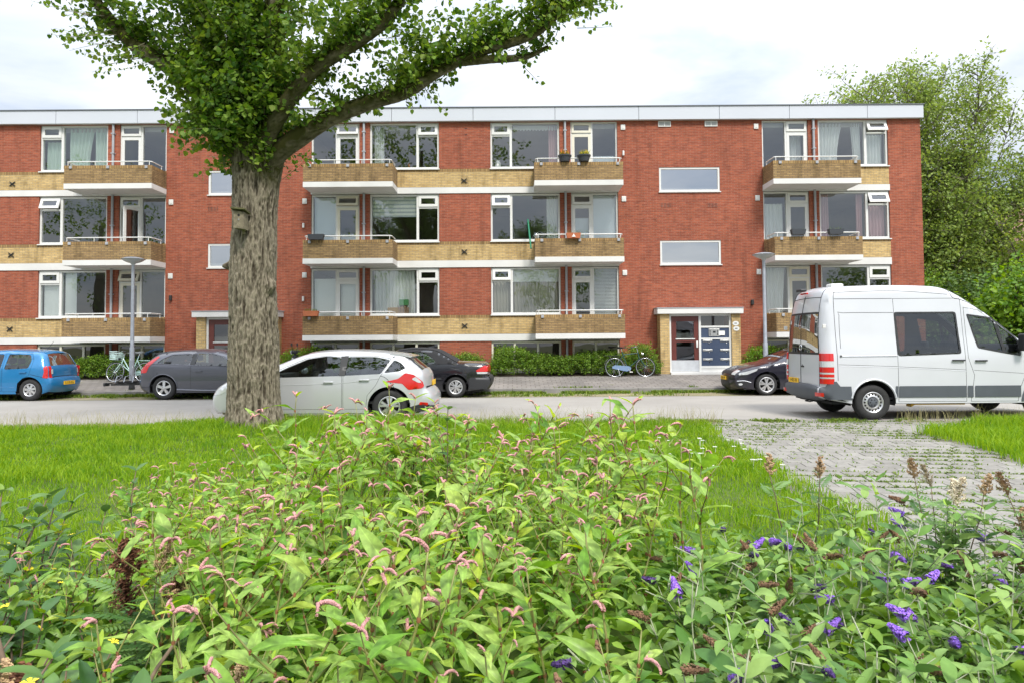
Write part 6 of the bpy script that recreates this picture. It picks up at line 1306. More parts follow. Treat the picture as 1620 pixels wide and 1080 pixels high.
dress('right_low', 100, .10, .62, .3, 1.0, .45); dress('right_low', 190, .45, 1.0, .35, 1.4, .8); dress('right_branch', 16, .2, 1, .2, .6, .2)
dress('right_high', 230, .2, .98, .4, 1.5, .7); dress('left', 60, .25, .7, .4, 1.2, .6); dress('left', 40, .6, 1, .4, 1.1, .5); dress('up', 120, .3, 1, .5, 1.6, .6); dress('up_back', 80, .3, 1, .5, 1.6, .5)
# long thin hanging twigs with few leaves (left edge and under the right limb)
for (x, z, dx, dz, ln) in ((-7.2, 7.3, -1, -.05, 1.5), (-7.0, 7.1, -1, -.35, 1.1), (-7.5, 7.6, -1, .1, 1.2), (-7.3, 7.4, -.9, -.2, 1.4), (-6.5, 6.9, -.8, -.5, 1.1), (-1.7, 6.3, .35, -.8, .7), (-1.9, 6.2, .1, -.9, .5), (.2, 6.9, .5, -.5, .5), (1.3, 7.9, 1, -.1, .7), (1.5, 8.0, 1, -.5, .6), (1.1, 7.6, .9, .2, .8), (.4, 7.0, .6, .3, .9), (.6, 7.2, .3, 1, 1.1), (-.3, 7.0, .1, 1, 1.3)):
    for j in range(3): cw.shoot(loc(x+random.gauss(0, .1), 12.3+random.gauss(0, .2), z+random.gauss(0, .1)), (dx+random.gauss(0, .15), random.gauss(0, .3), dz+random.gauss(0, .15)), ln*random.uniform(.6, 1.1), .085, .06, .1, True, .008, .05)
# upper crown above the frame
for k in range(620):
    a = random.uniform(0, 2*math.pi); r = 5.6*math.sqrt(random.random()); z = random.uniform(8.6, 18.5); r *= max(.25, 1-.55*max(0, (z-11)/7.5)); r *= min(1, .5+.5*(z-8.6)/2)
    cw.shoot((r*math.cos(a)-.2, r*math.sin(a), z), (math.cos(a), math.sin(a), random.uniform(.0, 1.2)), random.uniform(.9, 1.8), .18, .08, .3, False, .006, .2)
cw.build('crown', M['poplar_leaf'], M['twig'], tree)
# ---- bird house
t = empty('bird_house', (-4.92, 12.37, 3.88)); tag(t, 'weathered wooden bird house hung on the poplar trunk', 'bird house'); M['old_wood'] = simple('old_wood', (.20, .17, .115), .9, var=.3, scale=14, bump=.5); M['moss_wood'] = simple('moss_wood', (.11, .105, .045), .95, var=.4, scale=20, bump=.5)
b = MB(); b.prism([(-.09, -.16), (.09, -.18), (.085, .13), (-.085, .15)], 'Y', -.12, .10); b.build('box', M['old_wood'], t)
b = MB(); b.obox((0, -.03, .165), (.13, 0, -.012), (0, .155, -.02), (.001, 0, .012)); b.build('roof', M['moss_wood'], t)
b = MB(); b.lathe([(.0, -.123), (.022, -.123), (.022, -.11)], 14, 'Y', (-.0, 0, .07)); b.build('entrance_hole', M['gap'], t); b = MB(); b.lathe([(0, -.126), (.016, -.125), (.016, -.12)], 10, 'Y', (.0, 0, -.01)); b.build('hole_plate', M['kerb_stone'], t); b = MB(); b.obox((0, .115, 0), (.03, 0, 0), (0, .012, 0), (0, 0, .24)); b.build('batten', M['old_wood'], t)
# ---- trees beside and behind the block
def fan_tree(name, x, y, z0, stems, label, m, size, gap, group, seed, tr=.02, ymul=1.0, tmpl=LEAF4):
    random.seed(seed); t = empty(name, (x, y, z0)); tag(t, label, 'tree', group); b = MB(); c_ = Crown()
    for (dx, h, r0, nb) in stems:
        dy = random.uniform(-.25, .25)*h*.5*ymul; pts = []; n = 8
        for i in range(n+1): u = i/n; pts.append(Vector((dx*(u**1.15)+random.gauss(0, .05)*u*h*.15, dy*u+random.gauss(0, .1)*u, h*u)))
        b.tube(pts, [r0*(1-.9*i/n) for i in range(n+1)], 9, False)
        for k in range(nb):
            u = random.uniform(.18, 1.0); q = on(pts, u); a = random.uniform(0, 2*math.pi); ln = (1.0-.55*u)*h*.20*random.uniform(.5, 1.2)+.6
            pp = c_.shoot(q, (math.cos(a)+.4*dx/h, math.sin(a), .55+.5*u), ln, size, gap*2.2, .1, True, tr, size*1.6, .3)
            for j in range(6): v = random.uniform(.25, 1); qq = on(pp, v); a = random.uniform(0, 2*math.pi); c_.shoot(qq, (math.cos(a), math.sin(a), random.uniform(.1, 1.1)), random.uniform(.5, 1.1)*ln*.5, size, gap, .1, True, tr*.4, size*1.3)
    b.build('trunk', M['bark_thin'], t, smooth=True); c_.build('crown', m, M['bark_thin'], t, tmpl); return t
fan_tree('pale_tree', 23.4, 37.0, .2, [(-5.6, 13.4, .12, 70), (-4.8, 14.4, .12, 74), (-3.8, 14.8, .15, 80), (-2.6, 14.8, .16, 86), (-.9, 15.0, .18, 90), (.8, 15.2, .16, 86), (2.2, 15.8, .17, 86), (3.9, 14.8, .15, 80), (5.6, 13.8, .14, 66), (7.4, 12.6, .12, 60), (9.2, 13.8, .12, 60), (1.2, 10.5, .12, 80), (-1.6, 10.5, .12, 80), (-3.6, 9, .10, 60), (4.6, 10, .10, 60)], 'tall pale green multi-stemmed tree rising beside the end wall of the block', M['pale_leaf'], .20, .085, 'trees beyond the end wall', 5, .03, 1.4)
fan_tree('yellowing_tree', 27.6, 33.0, .2, [(-3.6, 7.0, .09, 34), (-2, 8.0, .10, 38), (-.4, 8.6, .10, 40), (1.2, 8.4, .10, 38), (3, 8.8, .10, 38), (4.6, 8.0, .09, 34)], 'smaller yellow-green tree in front of the pale tall tree', M['yellow_leaf'], .17, .11, 'trees beyond the end wall', 6, .02)
def bush(name, x, y, z0, rx, ry, h, n, size, m, label, cat='shrub', group=None, seed=1, lobes=5):
    random.seed(seed); t = empty(name, (x, y, z0)); tag(t, label, cat, group); c_ = Crown(); b = MB()
    for k in range(n):
        a = random.uniform(0, 2*math.pi); u = random.random()**.5; f = 1+.22*math.sin(a*lobes+seed); px, py = rx*u*math.cos(a)*f, ry*u*math.sin(a)*f; top = h*(1-.55*u**2.5)*random.uniform(.75, 1.08); z = top*random.uniform(.25, .95)
        c_.shoot((px, py, z), (.7*math.cos(a)*u, .7*math.sin(a)*u-.2, .7), min(top-z+.2, h*.3)*random.uniform(.6, 1.2)+size*2, size, size*.55, .4, k % 4 == 0, size*.07, size*.9)
    for k in range(7): a = random.uniform(0, 2*math.pi); b.tube([(.1*math.cos(a), .1*math.sin(a), 0), (.4*rx*math.cos(a), .4*ry*math.sin(a), h*.4), (.7*rx*math.cos(a), .7*ry*math.sin(a), h*.8)], [.02*h, .014*h, .005*h], 6, False)
    b.build('stem', M['bark_thin'], t, smooth=True); c_.build('foliage', m, M['bark_thin'], t); return t
bush('evergreen_shrub', 21.0, 30.5, .1, 3.2, 1.6, 4.4, 900, .13, M['dark_leaf'], 'dark green bushy shrub beyond the end wall, above the van roof', seed=2, group='shrubs beyond the end wall')
bush('leafy_shrub', 21.8, 27.5, .1, 2.8, 1.4, 4.9, 800, .17, M['bright_leaf'], 'bright green broad-leaved shrub nearest the front of the van', seed=3, group='shrubs beyond the end wall')
bush('dark_shrub', 25.5, 31.5, .1, 3.6, 1.6, 5.2, 900, .15, M['dark_leaf'], 'dense dark shrub at the right edge behind the bright broad-leaved one', seed=4, group='shrubs beyond the end wall')
bush('tall_shrub', 18.6, 33.5, .1, 2.4, 1.5, 5.6, 700, .13, M['hedge_leaf'], 'mid green shrub tight against the far end of the end wall', seed=14, group='shrubs beyond the end wall')
# brown roof of a low house half hidden in the trees
t = empty('house', (37.5, 56, 0)); tag(t, 'low brown-roofed house half hidden behind the trees at the right', 'house'); b = MB(); b.box(-5, 8, 0, 8, 0, 9.5); b.build('wall', simple('house_brick', (.30, .20, .14), .9, var=.15), t)
b = MB(); b.prism([(-.6, 9.4), (4, 13.4), (8.6, 9.4), (8.6, 9.25), (4, 13.2), (-.6, 9.25)], 'X', -5.6, 8.6); b.build('roof', simple('roof_tile', (.22, .13, .09), .85, var=.2, scale=5), t)
b = MB(); [b.box(x, x+1.4, -.03, 0, z, z+1.5) for x in (-3.5, 0, 3.5) for z in (1, 4, 7)]; b.build('window', M['glass_dark'], t)
# ---- hedges along the block
def hedge(x0, x1, y0, y1, z0, h, label, seed, m=None, dens=430, size=.05):
    random.seed(seed); n = int(dens*(x1-x0)); c_ = Crown(); cx = (x0+x1)/2; t = empty('hedge', (cx, (y0+y1)/2, z0)); tag(t, label, 'hedge', 'low hedges along the front of the block')
    for k in range(n):
        x = random.uniform(x0, x1); y = y0+(y1-y0)*random.random()**1.3; hh = h(x)*(1+.16*noise.noise(Vector((x*1.8, y*2, seed)))); z = hh*random.random()**.75; ed = min(1, (x-x0)/.25, (x1-x)/.25); 
        c_.shoot((x-cx, y-(y0+y1)/2, z*max(.3, ed)), (random.gauss(0, .5), -.7*(1-z/hh)+random.gauss(0, .3), .8), random.uniform(.12, .3), size, .022, .2, k % 3 == 0, .004, .05)
    b = MB()
    for k in range(int((x1-x0)*5)): x = random.uniform(x0, x1)-cx; y = random.uniform(-.2, .2); b.tube([(x, y, -.05), (x+random.gauss(0, .1), y, h(x+cx)*.8)], [.012, .005], 5, False)
    b.build('stem', M['bark_thin'], t); c_.build('foliage', m or M['hedge_leaf'], M['twig'], t); return t
hedge(-18.5, -13.15, 24.75, 25.6, .40, lambda x: .60+.10*math.sin(x*2), 'low green hedge under the cellar windows behind the blue car', 31)
hedge(-12.9, -12.2, 25.0, 25.6, .40, lambda x: .6, 'small piece of hedge left of the left entrance', 35)
hedge(-8.6, -6.6, 24.7, 25.6, .40, lambda x: .75+.25*max(0, 1-abs(x+7.3)), 'green hedge behind the scooter', 32, M['bright_leaf'])
hedge(-6.5, -.9, 24.8, 25.6, .40, lambda x: .62+.10*math.sin(x*3), 'hedge behind the black convertible', 33)
hedge(-.9, 5.35, 24.72, 25.6, .40, lambda x: .64+.10*math.sin(x*2.1+1)+(.36 if x > 4.3 else .30*max(0, 1-abs(x+.3)/.9)), 'long green hedge between the black convertible and the entrance', 34)
hedge(8.45, 10.6, 24.9, 25.6, .40, lambda x: .72+.2*max(0, 1-abs(x-9.3)), 'short bright hedge right of the entrance behind the dark coupe', 36, M['bright_leaf'])
sheet('plant_bed', -25, 5.4, 24.8, 25.69, .387, .468, M['soil'])
# ---- trees on the near side of the lawn behind the photographer (they show in the window panes)
random.seed(9)
def lawn_tree(x, y, s, label):
    t = empty('lawn_tree', (x, y, 0)); tag(t, label, 'tree', 'trees behind the lawn'); b = MB(); b.tube([(0, 0, -.1), (0, 0, 3.5*s), (.2, 0, 7*s)], [.35*s, .25*s, .1*s], 12); b.build('trunk', M['bark_thin'], t, smooth=True); c_ = Crown()
    for k in range(420):
        v = Vector((random.gauss(0, 1), random.gauss(0, 1), random.gauss(0, 1))).normalized()*(random.random()**.4); c_.shoot((v.x*3.0*s, v.y*3.0*s, 7*s+v.z*3.6*s), (v.x, v.y, v.z+.3), random.uniform(.8, 1.6), .24, .12, .3, False, .01, .25)
    c_.build('crown', M['poplar_leaf'], M['twig'], t)
lawn_tree(-10, -15, 1.8, 'broad tall tree on the lawn behind the viewpoint, a little to the left'); lawn_tree(4.5, -18, 1.25, 'broad tree on the lawn straight behind the viewpoint'); lawn_tree(-41, -16, 1.9, 'broad tall tree far to the left behind the viewpoint'); lawn_tree(35, -15, 1.0, 'smaller broad tree to the right behind the viewpoint')
# ================================================================ foreground planting
M['knot_leaf'] = leaf_mat('knot_leaf', (.15, .31, .035), (.36, .50, .12), .42, .40, 'object', .4, .28, None, (.38, .48, .06))
M['knot_young'] = leaf_mat('knot_young', (.28, .44, .03), (.42, .52, .06), .4, .42, 'object', .4, .15)
M['knot_stem'] = simple('knot_stem', (.20, .20, .06), .5, var=.45, scale=16)
M['knot_joint'] = simple('knot_joint', (.22, .085, .04), .6, var=.3, scale=20)
M['pink_spike'] = simple('pink_spike', (.62, .31, .30), .7, var=.35, scale=70, bump=.8, bscale=220)
M['bud_leaf'] = leaf_mat('bud_leaf', (.14, .27, .06), (.29, .42, .13), .30, .6, 'object', .2, .12, None, (.30, .46, .06))
M['bud_dark'] = leaf_mat('bud_dark', (.07, .16, .04), (.20, .31, .09), .25, .55, 'object', .25, .12)
M['bud_stem'] = simple('bud_stem', (.34, .36, .25), .7, var=.2, scale=10)
M['purple'] = simple('purple', (.27, .13, .60), .7, var=.5, scale=60); M['purple_dark'] = simple('purple_dark', (.075, .035, .17), .75, var=.4, scale=60)
M['tan'] = simple('tan', (.40, .27, .15), .9, var=.4, scale=60); M['spent'] = simple('spent', (.19, .105, .06), .9, var=.4, scale=60); M['seed_brown'] = simple('seed_brown', (.12, .045, .02), .9, var=.4, scale=60)
M['cream'] = simple('cream', (.66, .57, .42), .85, var=.4, scale=50)
M['dark_ovate'] = leaf_mat('dark_ovate', (.045, .12, .03), (.13, .23, .06), .22, .4, 'object', .4, .12)
M['ovate_light'] = leaf_mat('ovate_light', (.12, .24, .02), (.22, .33, .04), .35, .4, 'object', .4, .1)
M['fern_leaf'] = leaf_mat('fern_leaf', (.075, .17, .045), (.19, .31, .10), .3, .5, 'object', .3, .1)
M['bare_stem'] = simple('bare_stem', (.16, .11, .075), .8, var=.3, scale=20); M['petal'] = simple('petal', (.75, .62, .03), .6)
def blotch(m):
    """the dark chevron these leaves carry across the middle"""
    t = m.node_tree; L = t.links.new; b = t.nodes['Principled BSDF']; src = b.inputs['Base Color'].links[0].from_socket
    tc = N(t, 'ShaderNodeTexCoord'); sp = N(t, 'ShaderNodeSeparateXYZ'); L(tc.outputs['Object'], sp.inputs[0]); ab = N(t, 'ShaderNodeMath', operation='ABSOLUTE'); L(sp.outputs['X'], ab.inputs[0])
    yy = N(t, 'ShaderNodeMath', operation='MULTIPLY_ADD'); L(ab.outputs[0], yy.inputs[0]); yy.inputs[1].default_value = 1.6; L(sp.outputs['Y'], yy.inputs[2]); d = N(t, 'ShaderNodeMath', operation='SUBTRACT'); L(yy.outputs[0], d.inputs[0]); d.inputs[1].default_value = .095; d2 = N(t, 'ShaderNodeMath', operation='ABSOLUTE'); L(d.outputs[0], d2.inputs[0])
    mr = N(t, 'ShaderNodeMapRange'); mr.inputs['From Min'].default_value = .006; mr.inputs['From Max'].default_value = .02; mr.inputs['To Min'].default_value = .55; mr.inputs['To Max'].default_value = 1.0; L(d2.outputs[0], mr.inputs['Value'])
    rib = N(t, 'ShaderNodeMapRange'); rib.inputs['From Min'].default_value = .0008; rib.inputs['From Max'].default_value = .0022; rib.inputs['To Min'].default_value = 1.35; rib.inputs['To Max'].default_value = 1.0; L(ab.outputs[0], rib.inputs['Value']); mu = N(t, 'ShaderNodeMath', operation='MULTIPLY'); L(mr.outputs[0], mu.inputs[0]); L(rib.outputs[0], mu.inputs[1])
    sc_ = N(t, 'ShaderNodeVectorMath', operation='SCALE'); L(src, sc_.inputs[0]); L(mu.outputs[0], sc_.inputs['Scale']); L(sc_.outputs[0], b.inputs['Base Color'])
blotch(M['knot_leaf'])
def leaf_blade(L, wd, nseg, droop, fold, wave, m, name, shape=1.0, base=.06):
    """a single leaf along +Y from the origin: midrib groove, drooping tip, wavy edge"""
    V = []; F = []; ph = random.random()*6
    for i in range(nseg+1):
        u = i/nseg; w_ = wd*(math.sin(math.pi*min(1, u**shape*.94+base))**.85 if u < 1 else 0); a = droop*u; y = L*(math.sin(a)/droop if abs(droop) > 1e-3 else u); z = -L*((1-math.cos(a))/droop if abs(droop) > 1e-3 else 0)
        for s_ in (-1, -.5, 0, .5, 1): V.append((s_*w_, y, z+fold*abs(s_)*w_+wave*wd*math.sin(u*11+ph+s_*1.5)*abs(s_)))
    for i in range(nseg):
        for j in range(4): a = i*5+j; F.append((a, a+1, a+6, a+5))
    me = raw_mesh(name, V, F, m, True); return me
def joined(parts, m, name):
    V = np.concatenate([p[0] for p in parts]); F = []; b0 = 0
    for v, f in parts: F.append(f+b0); b0 += len(v)
    return raw_mesh(name, V, np.concatenate(F), m, True)
def frame_of(d, roll=0.0):
    """rotation taking +Y to d, with +Z as far up as it goes"""
    y = Vector(d).normalized(); z = Vector((0, 0, 1)); z = z-y*z.dot(y)
    z = z.normalized() if z.length > 1e-4 else Vector((1, 0, 0)); x = y.cross(z); mt = Matrix((x, y, z)).transposed(); return (mt @ Matrix.Rotation(roll, 3, 'Y')).to_euler()
random.seed(21)
KN = [leaf_blade(.21, .028, 8, d, .35, w_, M['knot_leaf'], 'leaf', .8) for d, w_ in ((.5, .15), (.9, .2), (1.3, .2), (.25, .1), (1.7, .25))]
KY = [leaf_blade(.14, .017, 7, d, .6, .1, M['knot_young'], 'leaf', .8) for d in (.3, .8)]
def spike_mesh(ln, r, bend):
    b = MB(); n = 11; pts = []; rad = []
    for i in range(n+1): u = i/n; a = bend*u; pts.append((0, ln*(math.sin(a)/bend), ln*(math.cos(a)-1)/bend*1.0)); rad.append(r*(.45+.75*math.sin(math.pi*min(1, u*.92+.08))**.6)*random.uniform(.82, 1.15))
    b.tube(pts, rad, 7)
    for i in range(34):
        u = random.random(); k = min(n-1, int(u*n)); p = Vector(pts[k]).lerp(Vector(pts[k+1]), u*n-k); a = random.uniform(0, 6.28); q = p+Vector((math.cos(a), 0, math.sin(a)))*r*1.0; s_ = r*.55; b.add([q+Vector((s_, 0, 0)), q+Vector((0, s_*1.4, 0)), q+Vector((-s_, 0, 0)), q+Vector((0, -s_, 0)), q+Vector((0, 0, s_)), q+Vector((0, 0, -s_))], [(0, 1, 4), (1, 2, 4), (2, 3, 4), (3, 0, 4), (1, 0, 5), (2, 1, 5), (3, 2, 5), (0, 3, 5)])
    return b.mesh('flower_spike', M['pink_spike'], 60, fix=False)
SPK = [spike_mesh(.055, .0044, 1.5), spike_mesh(.045, .0040, 1.0), spike_mesh(.062, .0044, 2.2), spike_mesh(.040, .0040, .4)]
def knotweed(h, seed, nb=3, dense=1.0):
    random.seed(seed); t = empty('knotweed_plant'); sb = MB(); jb = MB(); items = []
    def axis(p, d, ln, r, level):
        n = max(3, int(ln/.085)); pts = [p.copy()]; q = p.copy(); d = d.normalized()
        for i in range(n):
            d = (d+Vector((random.gauss(0, .10), random.gauss(0, .10), .07))).normalized(); q = q+d*(ln/n); pts.append(q.copy())
        sb.tube(pts, [r*(1-.6*i/n) for i in range(n+1)], 6)
        ang = random.uniform(0, 6.28)
        for i in range(1, n+1):
            u = i/n
            if i < n: jb.lathe([(r*1.35*(1-.5*u), -.006), (r*1.6*(1-.5*u), .0), (r*1.3*(1-.5*u), .007)], 6, 'Z', tuple(pts[i]))
            ang += 2.4+random.gauss(0, .3)
            if level == 0 and u < .30: continue
            o = Vector((math.cos(ang), math.sin(ang), .55+.3*random.random())); s_ = random.uniform(.65, 1.15)*(1.0-.45*max(0, u-.6)/.4)*(1 if level == 0 else .82); items.append(('leaf', pts[i], o, s_, u))
            if random.random() < .55*dense and u < .9: a2 = ang+random.uniform(.8, 2); items.append(('leaf', pts[i]+Vector((0, 0, -.03)), Vector((math.cos(a2), math.sin(a2), .35)), s_*.8, u))
            if level == 0 and u > .35 and u < .9 and len([1 for k in items if k[0] == 'br']) < nb and random.random() < .6: items.append(('br', pts[i], Vector((math.cos(ang), math.sin(ang), 1.0)), ln*(1-u)*.9+.08, u)); axis(pts[i], Vector((math.cos(ang), math.sin(ang), 1.1)), ln*(1-u)*.75+.08, r*.6, 1)
        for k in range(random.choice((0, 1, 2, 2, 3))): a = random.uniform(0, 6.28); items.append(('spike', pts[-1], Vector((math.cos(a), math.sin(a), random.uniform(.5, 2.0))), random.uniform(.7, 1.2), 1))
    axis(Vector((0, 0, -.03)), Vector((random.gauss(0, .22), random.gauss(0, .22), 1)), h, .0065, 0)
    sb.build('stem', M['knot_stem'], t, smooth=True, fix=False); tag(jb.build('stem_joint', M['knot_joint'], t, smooth=True, fix=False), kind='stuff')
    for kind, p, d, s_, u in items:
        if kind == 'leaf': me = random.choice(KY) if (u > .88 and random.random() < .7) else random.choice(KN); link('leaf', me, None, t, p, frame_of(d, random.gauss(0, .35)), (s_, s_, s_))
        elif kind == 'spike': link('flower_spike', random.choice(SPK), None, t, p, frame_of(d), (s_, s_, s_))
    return t
PG = 'pink-flowered plants filling the foreground bed'
PL = 'leafy plant with narrow leaves and pink flower spikes in the dense foreground bed'
PROTO = [knotweed(h, 100+i, nb, 1.0) for i, (h, nb) in enumerate(((.90, 3), (.98, 4), (.82, 3), (1.04, 4), (.76, 4), (.92, 3), (.86, 4)))]
for p in PROTO: tag(p, PL, 'plant', PG)
used = set()
def put(proto, x, y, s=1.0, rz=None, label=None, z=0.0):
    o = proto if proto.name not in used else copy_tree(proto); used.add(proto.name); o.location = (x, y, z); o.rotation_euler = (random.gauss(0, .06), random.gauss(0, .06), random.uniform(0, 6.28) if rz is None else rz); o.scale = (s, s, s)
    if label: o['label'] = label
    return o
random.seed(77)
def in_patch(x, y):
    # front edge near the camera, ragged back edge out on the lawn, butterfly bush to the right
    xl = -1.15-.85*(y-2.0) if y < 3.3 else -2.25-.30*(y-3.3); xr = .12+.50*(y-2.0) if y < 4.2 else 1.25-.35*(y-4.2)
    return xl+.1*math.sin(y*5) < x < xr+.12*math.sin(y*4)
spots = []; yv = 1.75
while yv < 5.3:
    st = .28 if yv < 3.4 else .30; xv = -3.0+random.random()*st
    while xv < 2.0:
        x, y = xv+random.gauss(0, .07), yv+random.gauss(0, .07)
        if in_patch(x, y): spots.append((x, y))
        xv += st
    yv += st
for x, y in spots:
    k = (1.1+.12*max(0, y-3.8)) if y > 3 else .94+.16*(y-1.7)/1.3; lowl = 1-.25*max(0, min(1, (-x-1.2)/.8)); put(random.choice(PROTO), x, y, k*lowl*random.uniform(.85, 1.16))
TALL = [knotweed(1.30, 301, 4), knotweed(1.16, 302, 3)]
tag(TALL[0], 'tallest pink-flowered plant, standing up against the far pavement near the picture centre', 'plant', PG); tag(TALL[1], 'tall pink-flowered plant with a bright yellow-green top in front of the poplar trunk', 'plant', PG)
put(TALL[0], -.10, 4.5, 1.06, .4); put(TALL[1], -1.17, 3.35, 1.0, 1.0); 
put(knotweed_ := TALL[0], .34, 4.7, .86, 2.2, 'tall pink-flowered plant just right of the tallest one'); put(TALL[1], -.55, 4.6, .98, 3.0, 'tall pink-flowered plant left of the tallest one below the silver car'); put(TALL[1], .75, 4.9, .86, 5.0, 'tall pink-flowered plant at the right rim of the bed against the grass')
# ---- butterfly bushes (grey-green, purple panicles)
BL = [leaf_blade(.115, .022, 7, d, .3, .08, M['bud_leaf'], 'leaf', .85, .04) for d in (.3, .7, 1.1, -.2)]+[leaf_blade(.12, .025, 7, d, .25, .08, M['bud_dark'], 'leaf', .85, .04) for d in (.4, .9)]
def panicle(ln, r, m, bare=0.0, name='flower_panicle', n=170):
    b = MB(); b.tube([(0, 0, 0), (0, ln, 0)], r*.35, 5)
    for i in range(n):
        u = random.random(); y = ln*u; rr = r*(1-.75*u**1.6)*random.uniform(.6, 1.05); a = random.uniform(0, 6.28); c_ = Vector((rr*math.cos(a), y, rr*math.sin(a))); s_ = r*.30*random.uniform(.6, 1.1); o = Vector((math.cos(a), .2, math.sin(a))); w_ = o.orthogonal().normalized()*s_; v = o.cross(w_).normalized()*s_
        b.add([c_+w_, c_+v+o*s_*.4, c_-w_, c_-v+o*s_*.4], [(0, 1, 2, 3)])
    return b.mesh(name, m, fix=False)
random.seed(31)
PAN = [panicle(.115, .031, M['purple'], n=260), panicle(.08, .022, M['purple_dark']), panicle(.09, .020, M['spent'], name='spent_panicle'), panicle(.12, .008, M['bud_stem'], name='bud_panicle', n=60)]
def buddleja(h, seed, stems=5):
    random.seed(seed); t = empty('butterfly_bush'); sb = MB(); items = []
    def axis(p, d, ln, r, level):
        n = max(3, int(ln/.075)); pts = [p.copy()]; q = p.copy(); d = d.normalized()
        for i in range(n): d = (d+Vector((random.gauss(0, .08), random.gauss(0, .08), .05))).normalized(); q = q+d*(ln/n); pts.append(q.copy())
        sb.tube(pts, [r*(1-.6*i/n) for i in range(n+1)], 6); ang = random.uniform(0, 6.28)
        for i in range(1, n+1):
            u = i/n; ang += 1.57
            if level == 0 and u < .25: continue
            for k in (0, 1): a = ang+math.pi*k+random.gauss(0, .2); items.append(('leaf', pts[i], Vector((math.cos(a), math.sin(a), .35+.5*u)), random.uniform(.7, 1.2)*(1-.35*max(0, u-.7)/.3), u))
            if level == 0 and .4 < u < .9 and random.random() < .30: axis(pts[i], Vector((math.cos(ang), math.sin(ang), .9)), ln*.33, r*.55, 1)
        k = random.random(); items.append(('pan', pts[-1], (pts[-1]-pts[-2]).normalized()+Vector((0, 0, .1)), random.uniform(.75, 1.15), k))
    for k in range(stems): a = 6.28*k/stems+random.gauss(0, .4); axis(Vector((.03*math.cos(a), .03*math.sin(a), -.03)), Vector((.75*math.cos(a), .75*math.sin(a), random.uniform(.9, 1.5))), h*random.uniform(.85, 1.2), .006, 0)
    sb.build('stem', M['bud_stem'], t, smooth=True, fix=False)
    for kind, p, d, s_, u in items:
        if kind == 'leaf': link('leaf', random.choice(BL), None, t, p, frame_of(d, random.gauss(0, .35)), (s_, s_, s_))
        else:
            d = d+Vector((random.gauss(0, .5), random.gauss(0, .5), -.7)); me = PAN[0] if u < .05 else PAN[1] if u < .10 else PAN[2] if u < .17 else PAN[3] if u < .30 else None
            if me: link(me.name.split('.')[0], me, None, t, p, frame_of(d), (s_, s_, s_))
    return t
BG = 'butterfly bushes on the right of the foreground'
BP = [buddleja(.66, 41, 5), buddleja(.58, 42, 5), buddleja(.70, 43, 4), buddleja(.62, 44, 5)]
for p in BP: tag(p, 'grey-green butterfly bush with purple and brown flower heads on the right of the bed', 'shrub', BG)
random.seed(78); yv = 1.8
while yv < 4.2:
    xv = .25+.45*(yv-1.9)+random.random()*.2
    while xv < 3.6:
        x, y = xv+random.gauss(0, .08), yv+random.gauss(0, .08)
        if not (y > 4.05 and x > 2.6): put(random.choice(BP), x, y, random.uniform(.82, 1.06))
        xv += .40
    yv += .37
# two purple blooms that stand out
# ---- false spiraea: feathery leaves, cream and brown plumes
def pinnate(L, n, lw, ll):
    parts = []; T = np.array([(0, 0, 0), (.5, .3, .1), (.42, .65, .05), (0, 1, -.1), (-.42, .65, .05), (-.5, .3, .1)]); F = np.array([(0, 1, 2), (0, 2, 3), (0, 3, 4), (0, 4, 5)])
    for i in range(n):
        u = (i+1)/n; y = L*u*.92; z = -.25*L*u*u; k = ll*(math.sin(math.pi*min(.98, u*.8+.15))**.7)
        for s_ in (-1, 1): a = s_*(1.15-.35*u); ca, sa = math.cos(a), math.sin(a); v = T*np.array([lw*2, k, lw]); parts.append((np.stack([v[:, 0]*ca+v[:, 1]*sa, y+v[:, 1]*ca-v[:, 0]*sa, z+v[:, 2]-.25*v[:, 1]], 1), F))
    v = T*np.array([lw*2, ll*.8, lw]); parts.append((v+np.array([0, L*.92, -.25*L]), F)); r = np.array([(-.0016, 0, 0), (.0016, 0, 0), (.001, L*.92, -.235*L), (-.001, L*.92, -.235*L)]); parts.append((r, np.array([(0, 1, 2), (0, 2, 3)])))
    return joined(parts, M['fern_leaf'], 'leaf')
FL = [pinnate(.22, 10, .0075, .058), pinnate(.19, 9, .007, .05)]
def plume(ln, r, m, name='plume', n=260):
    b = MB(); b.tube([(0, 0, 0), (0, ln, 0)], r*.08, 5)
    for k in range(13):
        u = k/13; a = k*2.4; l2 = r*1.5*(1-.8*u); o = Vector((math.cos(a), .9, math.sin(a))).normalized(); q = Vector((0, ln*u, 0)); b.tube([q, q+o*l2], r*.05, 3, False)
        for i in range(int(n/13)): p = q+o*l2*random.random()+Vector((random.gauss(0, .12), random.gauss(0, .12), random.gauss(0, .12)))*r; s_ = r*.13; b.add([p+Vector((s_, 0, 0)), p+Vector((0, s_, 0)), p+Vector((-s_, 0, s_)), p+Vector((0, -s_, -s_))], [(0, 1, 2), (0, 2, 3)])
    return b.mesh(name, m, fix=False)
random.seed(51); PLM = [plume(.15, .045, M['cream'], n=520), plume(.15, .06, M['seed_brown'], 'seed_head', 420), plume(.13, .038, M['tan'], 'seed_head', 380)]
